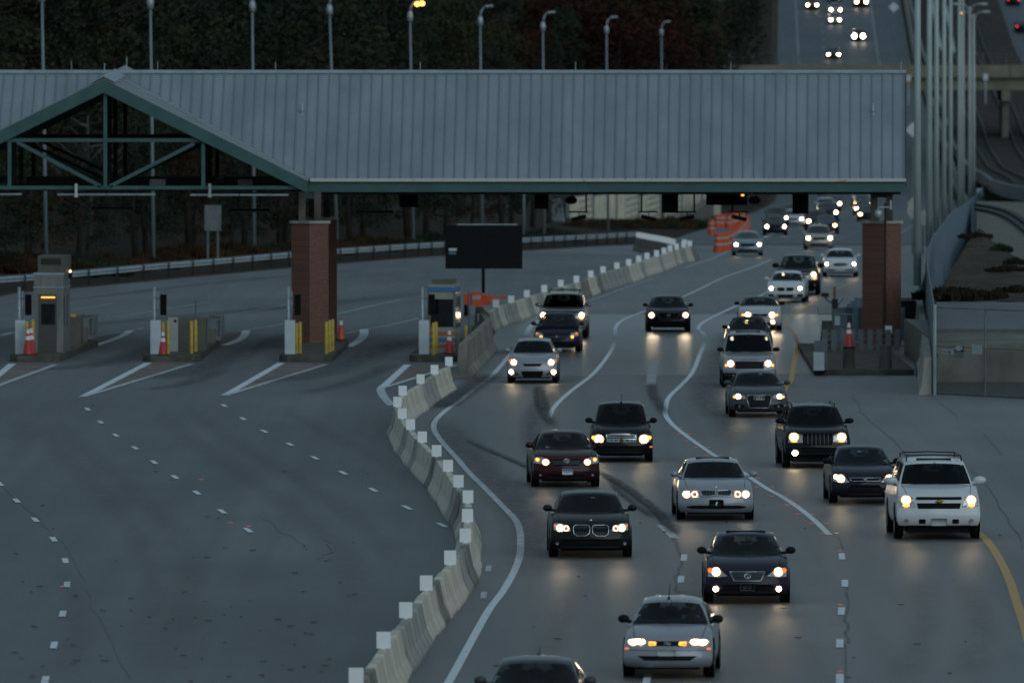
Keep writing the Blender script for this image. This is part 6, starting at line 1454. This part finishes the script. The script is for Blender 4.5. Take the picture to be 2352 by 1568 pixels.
N('sedan_car', 'black luxury sedan with twin rounded chrome-edged grilles and ring headlights', 'car', (1356,1278), SED, 'black', -.7,
  dict(W=1.90, L=5.1, H=1.47, wb=3.07, zn=.80, zc=1.02, wbelt=.85, wroof=.665, rr=3.4, cr=4.3),
  dict(lens=[[(.47,.63),(.50,.73),(.70,.80),(.86,.81),(.86,.64),(.62,.615)]], bulbs=[('main',.715,.695,.07,B_),('ring',.575,.69,.055),('amber',.82,.74,.03,.03,AD)],
       grilles=[dict(poly=[(s*.025,.70),(s*.05,.76),(s*.36,.765),(s*.41,.72),(s*.40,.57),(s*.33,.515),(s*.12,.52),(s*.04,.58)], frame=.012, bars=(9,True,.008), bmat='dull_galvanised_steel') for s in (-1,1)],
       emblem=('roundel',0,.86,.035), fogs=[(.78,.34,.04,'clear_lens')], intakes=[[(-.66,.44),(-.70,.24),(.70,.24),(.66,.44)]], glass='dark_tinted_glass', sticker=(.08,.75)), group=CG)
N('sedan_car', 'maroon sedan with a white and blue front plate left of the tall black wagon', 'car', (1298,1117), SED, 'maroon', -2.4,
  dict(W=1.80, H=1.46, zn=.80, zc=1.01, fo=.95),
  dict(lens=[[(.42,.66),(.48,.75),(.70,.82),(.86,.81),(.87,.66),(.62,.625)]], bulbs=[('main',.56,.68,.07,BO),('amber',.77,.745,.05,.045,AM)],
       grilles=[dict(poly=[(-.42,.74),(-.36,.60),(.36,.60),(.42,.74)], bars=(3,False,.01), bmat='dull_galvanised_steel', taper=.85)], emblem=('toyota',0,.72,.075),
       plate=(.02,.43,.145,.078,'white_plate'), plate_text='blue', intakes=[[(-.5,.36),(-.46,.25),(.46,.25),(.5,.36)]], fogs=[(.70,.34,.035,'clear_lens')], sticker=(-.4,.12), glass='tinted_glass'), group=CG)
N('wagon_car', 'tall black wagon with a wide striped chrome grille and gold emblem', 'car', (1427,1059), HATCH, 'black', .2,
  dict(W=1.76, L=4.47, H=1.66, zn=.86, zc=1.06, zbelt=1.04, zd=1.04, wroof=.70, wbelt=.84, rf=1.75, rr=3.9, cr=4.35, zb=.2),
  dict(lens=[circ(.66,.665,.17,.125,20)], bulbs=[('main',.64,.65,.105,B_),('amber',.80,.69,.05,.05,AM)],
       grilles=[dict(poly=[(-.43,.57),(.43,.57),(.44,.78),(.34,.83),(0,.85),(-.34,.83),(-.44,.78)], mat='chrome'), dict(poly=rect(-.40,.40,.60,.635,.01)), dict(poly=rect(-.41,.41,.665,.70,.01)), dict(poly=rect(-.38,.38,.73,.765,.01))],
       emblem=('bowtie',0,.70,.09), intakes=[[(-.60,.46),(-.62,.26),(.62,.26),(.60,.46)]], mirrormat='matt_black', antenna=(0,.9,.22), glass='dark_tinted_glass', sidemark=[(.84,.43)]), group=CG)
N('sedan_car', 'silver luxury sedan with a small black plate under twin dark grilles', 'car', (1642,1193), SED, 'silver', -1.3,
  dict(W=1.90, L=5.03, H=1.49, wb=2.99, zn=.79, zc=1.03, wbelt=.85, wroof=.665, rr=3.4, cr=4.3),
  dict(lens=[[(.44,.585),(.44,.74),(.60,.765),(.87,.755),(.87,.60),(.66,.575)]], bulbs=[('main',.74,.66,.075,BW),('ring',.54,.665,.065)],
       grilles=[dict(poly=[(s*.03,.63),(s*.02,.75),(s*.36,.765),(s*.39,.72),(s*.35,.62)], frame=.014, bars=(9,True,.008), bmat='dull_galvanised_steel') for s in (-1,1)],
       emblem=('roundel',0,.83,.035), plate=(0,.435,.165,.085,'matt_black'), plate_text='lion', intakes=[[(-.76,.34),(-.66,.385),(.66,.385),(.76,.34),(.66,.30),(-.66,.30)]], sunroof=1, glass='dark_tinted_glass'), group=CG)
N('sports_utility_vehicle', 'large white sports utility vehicle with black roof rack and gold emblem at the right shoulder', 'car', (2151,1236), SUV, 'white', -1.3,
  dict(W=2.03, L=5.2, H=1.87, zn=1.05, zc=1.29, zb=.34, wb=2.95, fo=.98, wbelt=.87, wroof=.71, tr=.40, rr=4.7, cr=5.1),
  dict(lens=[[(.57,.79),(.60,1.03),(.93,1.05),(.95,.80)]], bulbs=[('main',.785,.955,.088,B_),('amber',.785,.83,.085,.04,AM)],
       grilles=[dict(poly=rect(-.55,.55,.965,1.03)), dict(poly=[(-.50,.75),(.50,.75),(.53,.88),(-.53,.88)], bars=(3,False,.01), taper=.95)], emblem=('bowtie',0,.922,.12),
       plate=(.0,.43,.19,.09,'pale_plate'), fogs=[(.78,.45,.055,'clear_lens')], intakes=[rect(s*.40-.08,s*.40+.08,.39,.50) for s in (-1,1)] + [rect(-.75,.75,.345,.352,.002)],
       rack=2, mirror=.16, mirror_h=.10, glass='dark_tinted_glass', sticker=(0,.8), sunroof=1), group=CG)
N('sports_utility_vehicle', 'black boxy sports utility vehicle with seven-slot grille and a single lit fog lamp', 'car', (1874,1073), SUV, 'black', -2.2,
  dict(W=1.86, L=4.75, H=1.74, zn=1.0, zc=1.2, zbelt=1.17, zd=1.17, zb=.36, wb=2.78, wroof=.71, tr=.37, rr=4.2, cr=4.6),
  dict(lens=[[(.43,.72),(.43,.945),(.60,.975),(.80,.965),(.82,.72)]], bulbs=[('main',.67,.875,.10,B_),('amber',.67,.775,.09,.045,AM)],
       grilles=[dict(poly=rect(-.40,.40,.66,.965), bars=(6,True,.02), bmat='paint_grey')], fogs=[(.64,.43,.08,B_,-1)], intakes=[[(-.5,.58),(-.5,.40),(.5,.40),(.5,.58)]],
       rack=1, mirrormat='matt_black', mirror=.13, glass='dark_tinted_glass'), group=CG)
N('sedan_car', 'dark navy sedan partly hidden behind the large white sports utility vehicle', 'car', (1983,1155), SED, 'navy', -1.4,
  dict(W=1.75, L=4.5, H=1.44, wb=2.7, zn=.76, zc=.98, rf=2.05),
  dict(lens=[[(.40,.57),(.52,.70),(.80,.77),(.82,.60),(.62,.545)]], bulbs=[('main',.63,.66,.085,B_),('amber',.74,.70,.06,.05,BO)],
       grilles=[dict(poly=[(-.40,.68),(-.36,.60),(.36,.60),(.40,.68)], frame=.009)], emblem=('h',0,.645,.045), intakes=[[(-.42,.50),(-.46,.24),(.46,.24),(.42,.50)]], mirrormat='matt_black', sticker=(-.05,.75)), group=CG)
N('sedan_car', 'dark grey sedan with four linked rings on a deep chrome-edged grille', 'car', (1741,957), SED, 'grey', -1.0,
  dict(W=1.83, L=4.7, H=1.43, wb=2.8, zn=.75, zc=.98),
  dict(lens=[[(.42,.60),(.44,.69),(.60,.735),(.82,.76),(.83,.62),(.62,.585)]], bulbs=[('main',.655,.665,.07,BW),('amber',.775,.645,.04,.035,AM)],
       grilles=[dict(poly=[(-.31,.31),(.31,.31),(.39,.62),(.36,.70),(-.36,.70),(-.39,.62)], frame=.010, bars=(8,False,.006), bmat='paint_grey', taper=.8)], emblem=('rings',0,.615,.055),
       intakes=[[(s*.45,.40),(s*.75,.43),(s*.78,.31),(s*.50,.30)] for s in (-1,1)], fogs=[(.62,.36,.035,'clear_lens')], glass='tinted_glass', sticker=(.12,.85)), group=CG)
N('sports_utility_vehicle', 'pale gold square-fronted sports utility vehicle with black grille and lettering on its bonnet edge', 'car', (1720,889), SUV, 'silver', -.4,
  dict(W=1.85, L=4.7, H=1.90, zn=.99, zc=1.20, zbelt=1.18, zd=1.18, zb=.42, wb=2.54, wbelt=.92, wroof=.78, tr=.38, fo=.85, rf=1.55, rr=4.2, cr=4.5),
  dict(lens=[[(.50,.74),(.50,.91),(.82,.91),(.84,.75)]], bulbs=[('main',.65,.83,.09,B_),('amber',.80,.77,.04,.045,AM)],
       grilles=[dict(poly=rect(-.50,.50,.655,.905), bars=(3,False,.012), bmat='paint_grey')], intakes=[rect(-.9,.9,.44,.50)], fogs=[(.57,.56,.045,'clear_lens')],
       text=('LAND ROVER',.935,.075,'matt_black'), rack=1, sunroof=1, mirrormat='matt_black', mirror=.12, glass='dark_tinted_glass'), group=CG)
N('sedan_car', 'dark red-windowed sedan close behind the square-fronted pale gold vehicle', 'car', (1721,817), SED, 'black', .2,
  dict(W=1.76), dict(lens=[[(.45,.6),(.55,.72),(.8,.74),(.8,.6)]], bulbs=[('main',.66,.67,.07,B_)], grilles=[dict(poly=rect(-.4,.4,.55,.68))], mirrormat='matt_black'), group=CG)
N('convertible_car', 'white convertible with black soft top and hood scoop', 'car', (1745,758), SED, 'white', .8,
  dict(W=1.80, L=4.65, H=1.36, wb=2.57, zn=.76, zc=1.0, zb=.20, rf=2.05, rr=3.0, cr=3.7, cowl=1.4, fo=.95),
  dict(lens=[[(.38,.56),(.38,.70),(.76,.72),(.78,.58)]], bulbs=[('main',.50,.64,.10,B_),('amber',.69,.64,.06,.045,AM)],
       grilles=[dict(poly=[(-.30,.59),(.30,.59),(.34,.68),(-.34,.68)])], emblem=('oval',0,.64,.05), fogs=[(.53,.355,.07,BO)], scoop=1, roofpaint='black', intakes=[[(-.5,.34),(-.45,.24),(.45,.24),(.5,.34)]], mirrormat='matt_black'), group=CG)
N('coupe_car', 'white coupe with twin dark grilles ahead of the black pickup', 'car', (1806,694), SED, 'white', 4.0,
  dict(W=1.78, L=4.6, H=1.40, wb=2.76, zn=.76, zc=.98),
  dict(lens=[[(.44,.56),(.46,.70),(.80,.74),(.82,.58),(.62,.545)]], bulbs=[('main',.66,.645,.075,BW)],
       grilles=[dict(poly=[(s*.04,.53),(s*.03,.66),(s*.10,.69),(s*.36,.68),(s*.39,.62),(s*.33,.52)]) for s in (-1,1)], emblem=('roundel',0,.76,.03),
       intakes=[[(-.40,.36),(-.34,.24),(.34,.24),(.40,.36)]] + [[(s*.52,.37),(s*.78,.39),(s*.78,.27),(s*.55,.27)] for s in (-1,1)]), group=CG)
N('pickup_truck', 'black pickup truck half hidden behind the white coupe', 'truck', (1833,677), SUV, 'black', 2.5,
  dict(W=2.0, L=5.6, H=1.86, zn=1.08, zc=1.28, wb=3.6, zb=.40, tr=.39, rf=1.9, rr=3.8, cr=4.2),
  dict(lens=[[(.58,.75),(.58,1.03),(.90,1.04),(.92,.75)]], bulbs=[('main',.74,.97,.09,B_),('amber',.80,.82,.07,.08,AM)], grilles=[dict(poly=rect(-.55,.55,.75,1.02), frame=.02), dict(poly=rect(-.56,.56,.87,.93), mat='chrome')], mirror=.17, mirror_h=.12, mirrormat='matt_black', intakes=[rect(-.5,.5,.45,.55)], fogs=[(.8,.48,.05,'clear_lens')]), group=CG)
N('coupe_car', 'white coupe with oval dark grille nearest the right brick pillar', 'car', (1930,635), SED, 'white', 1.4,
  dict(W=1.76, H=1.40, zn=.76, zc=.97),
  dict(lens=[[(.52,.50),(.60,.70),(.80,.76),(.82,.60)]], bulbs=[('main',.69,.64,.07,BW)], grilles=[dict(poly=circ(0,.615,.38,.075,20), frame=.012)], emblem=('wing',0,.615,.06),
       intakes=[[(s*.25,.31),(s*.25,.36),(s*.72,.38),(s*.66,.31)] for s in (-1,1)]), group=CG)
N('sports_utility_vehicle', 'silver sports utility vehicle with roof rack above the dark sedan in the left lane', 'car', (1293,776), SUV, 'silver', 2.0,
  dict(W=1.92, H=1.80, L=4.8, zn=1.04, zc=1.24, wroof=.72),
  dict(lens=[[(.54,.74),(.54,1.0),(.86,1.03),(.90,.76)]], bulbs=[('main',.77,.93,.09,B_),('amber',.77,.81,.08,.045,AM)], grilles=[dict(poly=rect(-.45,.45,.86,.99), bars=(2,False,.015), bmat='chrome')], rack=2, mirror=.14, mirrormat='chrome', glass='dark_tinted_glass', intakes=[rect(-.6,.6,.4,.5)]), group=CG)
N('sedan_car', 'dark sedan with only its orange parking lamps lit', 'car', (1280,808), SED, 'navy', 2.0,
  dict(W=1.78, H=1.45, zn=.78), dict(lens=[[(.50,.60),(.55,.74),(.80,.78),(.84,.62)]], bulbs=[('amber',.76,.72,.05,.04,AD)], fogs=[(.60,.59,.055,AM)],
       grilles=[dict(poly=[(-.42,.68),(-.36,.50),(.36,.50),(.42,.68)], bars=(3,False,.01), bmat='dull_galvanised_steel')], emblem=('wing',0,.6,.05), intakes=[[(-.6,.38),(-.6,.25),(.6,.25),(.6,.38)]]), group=CG, beam=0)
N('hatchback_car', 'silver hatchback with lit fog lamps nearest the concrete barrier in the left lane', 'car', (1224,879), HATCH, 'silver', 1.5,
  dict(W=1.74, H=1.53, zn=.84, zc=1.04, wroof=.64, wbelt=.86),
  dict(lens=[[(.48,.64),(.56,.78),(.80,.85),(.83,.70),(.66,.62)]], bulbs=[('main',.655,.73,.085,B_),('amber',.78,.78,.05,.05,AD)],
       grilles=[dict(poly=[(-.28,.60),(.28,.60),(.34,.685),(-.34,.685)]), dict(poly=[(-.34,.20),(.34,.20),(.38,.425),(-.38,.425)])], fogs=[(.74,.39,.075,B_)],
       intakes=[[(s*.46,.30),(s*.66,.45),(s*.84,.42),(s*.84,.28)] for s in (-1,1)], glass='dark_tinted_glass'), group=CG)
N('sedan_car', 'dark navy sedan alone in the middle lane under the canopy edge', 'car', (1535,761), SED, 'navy', 0,
  dict(W=1.80, H=1.45, zn=.80),
  dict(lens=[[(.52,.62),(.58,.76),(.82,.79),(.84,.62)]], bulbs=[('main',.70,.68,.09,B_)], grilles=[dict(poly=[(-.46,.77),(-.36,.53),(.36,.53),(.46,.77)], frame=.012, fmat='dull_galvanised_steel')], emblem=('nissan',0,.67,.06), intakes=[[(-.5,.42),(-.5,.26),(.5,.26),(.5,.42)]]), group=CG)
N('sedan_car', 'dark silver sedan cut off by the bottom of the picture, with a roof antenna', 'car', (1226,1712), SED, 'grey', 2.2,
  dict(W=1.80, H=1.43, wroof=.67), dict(lens=[[(.45,.6),(.55,.72),(.8,.74),(.8,.6)]], bulbs=[('main',.66,.67,.07,B_)], antenna=(0,2.2,.10)), group=CG)
N('sedan_car', 'dark sedan whose roof edge alone shows at the bottom of the picture', 'car', (1705,1786), SED, 'grey', 0,
  dict(W=1.80, H=1.43, wroof=.67), dict(lens=[[(.45,.6),(.55,.72),(.8,.74),(.8,.6)]], bulbs=[('main',.66,.67,.07,B_)]), group=CG)
def gen(x=.68, z=.68, r=.09, m=B_, sides=None):
    return dict(lens=[[(.46,z-.09),(.52,z+.07),(.80,z+.09),(.82,z-.08)]], bulbs=[('main',x,z,r,m)], grilles=[dict(poly=rect(-.4,.4,z-.12,z+.04))], intakes=[rect(-.55,.55,.28,.40)])
FAR = [
 ('sedan_car','blue-silver sedan beside the orange barrels',(1717,588),SED,'blue',0.5,dict(W=1.74),gen()),
 ('minivan','beige minivan with dazzling headlights in the right lane beneath the canopy',(1881,574),HATCH,'beige',0,dict(W=1.76,H=1.58,L=4.9,zn=.88),gen(.69,.74,.10)),
 ('compact_car','small dark rounded car with one orange lamp beyond the barrels',(1781,541),HATCH,'navy',0,dict(H=1.50,wroof=.6),gen(.66,.66,.10)),
 ('sports_utility_vehicle','dark sports utility vehicle tucked behind the small rounded car',(1786,524),SUV,'darkgreen',0,dict(W=1.85,H=1.75),gen(.7,.85,.09)),
 ('sedan_car','pale silver sedan right of the small dark rounded car',(1822,521),SED,'pearl',1.5,{},gen(.7,.68,.10)),
 ('sedan_car','dark red sedan whose roof shows above the pale silver sedan',(1813,506),SED,'red',0,{},gen()),
 ('sports_utility_vehicle','maroon sports utility vehicle just above the beige minivan',(1878,534),SUV,'maroon',0,dict(W=1.9,H=1.75,zn=.98),gen(.72,.88,.12)),
 ('sedan_car','dark sedan with warm dazzling lamps at the right shoulder of the maroon vehicle',(1899,538),SED,'navy',0,{},gen(.6,.70,.12,BO)),
 ('sports_utility_vehicle','dark blue sports utility vehicle third back in the right-hand queue',(1901,509),SUV,'navy',0,dict(W=1.85,H=1.7),gen(.72,.82,.12)),
 ('delivery_van','small white van roof in the middle of the right-hand queue',(1896,497),SUV,'pearl',0,dict(W=1.8,H=1.75,wroof=.8),gen(.7,.8,.10)),
 ('sports_utility_vehicle','dark sports utility vehicle behind the small white van',(1911,487),SUV,'darkgreen',0,dict(W=1.8,H=1.65),gen(.72,.82,.12)),
 ('sports_utility_vehicle','dark green sports utility vehicle roof highest in the right-hand queue',(1903,478),SUV,'darkgreen',0,dict(W=1.85,H=1.7),gen(.72,.82,.1)),
 ('sedan_car','silver sedan at the head of the far right lane under the canopy',(1978,472),SED,'pearl',0,{},gen(.7,.68,.14)),
 ('sedan_car','dark sedan second in the far right lane',(1982,482),SED,'grey',0,{},gen(.72,.68,.12,BO)),
 ('sedan_car','dark sedan third in the far right lane',(1984,495),SED,'navy',0,{},gen(.72,.68,.13)),
 ('sedan_car','dark sedan fourth in the far right lane beside the brick pillar',(1994,509),SED,'black',0,{},gen(.72,.68,.13,BO)),
 ('sedan_car','grey sedan highest on the left lane of the hill',(1865,22),SED,'grey',0,{},gen(.62,.68,.15)),
 ('sedan_car','silver sedan following close behind another on the hill, the upper of the two',(1919,33),SED,'silver',0,{},gen(.62,.68,.16)),
 ('sedan_car','pale gold sedan on the hill, the lower of the two close together',(1918,56),SED,'beige',0,{},gen(.6,.68,.17,BW)),
 ('sedan_car','dark car with dazzling star-bright lamps on the hill',(1972,95),HATCH,'black',0,dict(W=1.7),gen(.58,.72,.24,BW)),
 ('sedan_car','dark sedan lowest on the hill just above the canopy roof',(1914,136),SED,'navy',0,{},gen(.68,.68,.16)),
 ('sedan_car','brownish car at the top edge of the hill road',(1916,5),SED,'maroon',0,{},gen(.68,.5,.02)),
 ('sports_utility_vehicle','dark sports utility vehicle at the top edge in the right lane of the hill',(1978,17),SUV,'navy',0,dict(W=1.85,H=1.7),gen(.66,.80,.17)),
]
for nm, lb, ps, bs, pn, yw, ov, fr in FAR:
    make_car(nm, lb, 'car' if 'van' not in nm else 'van', ps, bs, pn, yw, ov, fr, rich=False, group=CG, beam=(.4 if ps[1] > 400 else 0))
make_car('sedan_car', 'dark sedan driving away with red tail lamp at the right edge', 'car', (2345,70), SED, 'navy', 0, dict(zd=1.05), {}, rich=False, beam=0, rear_view=True)
make_car('sedan_car', 'dark car driving away at the top right edge of the picture', 'car', (2325,8), SED, 'black', 0, {}, {}, rich=False, beam=0, rear_view=True)
# driver of the silver small car
fr_root, fsp, _ = focus
dm = thing('person', 'driver in dark clothes with both hands on the wheel of the silver small car', 'person', fr_root.location, 0)
dm.rotation_euler = fr_root.rotation_euler; dm.parent = None
y0 = fsp['rf'] - fsp['fo'] + .35; zi = fsp['zc'] + .0; cx = .37
mb = MB(); mb.ellip((cx, y0, zi + .27), .075, .09, .115, 14, 10); mb.ellip((cx, y0 - .088, zi + .265), .012, .018, .02, 6, 5)
for s in (-1, 1): mb.ellip((cx + s * .077, y0 + .01, zi + .27), .012, .02, .03, 6, 5); mb.ellip((cx + s * .028, y0 - .080, zi + .29), .012, .008, .008, 6, 4)
mb.tube([(cx, y0 + .02, zi + .08), (cx, y0 + .01, zi + .19)], .05, 10)
for s in (-1, 1):
    mb.tube([(cx + s * .13, y0 - .42, zi + .055), (cx + s * .135, y0 - .50, zi + .11)], [.028, .035], 8)
    for k in range(4): mb.tube([(cx + s * (.12 + .016 * k), y0 - .50, zi + .13 - .012 * k), (cx + s * (.118 + .016 * k), y0 - .535, zi + .125 - .012 * k), (cx + s * (.12 + .014 * k), y0 - .53, zi + .09 - .01 * k)], .009, 6)
    mb.tube([(cx + s * .10, y0 - .49, zi + .10), (cx + s * .085, y0 - .525, zi + .12)], .010, 6)
mobj('head_and_hands', mb, M_skin, dm, True)
mb = MB(); mb.ellip((cx, y0 + .02, zi + .04), .21, .12, .16, 14, 8)
for s in (-1, 1): mb.tube([(cx + s * .19, y0, zi + .09), (cx + s * .22, y0 - .22, zi + .0), (cx + s * .14, y0 - .43, zi + .05)], [.06, .05, .036], 8)
mobj('jacket', mb, M_cloth, dm, True)
mb = MB(); mb.ellip((cx, y0 + .02, zi + .31), .085, .09, .095, 12, 8); mobj('hair', mb, M_hair, dm, True)
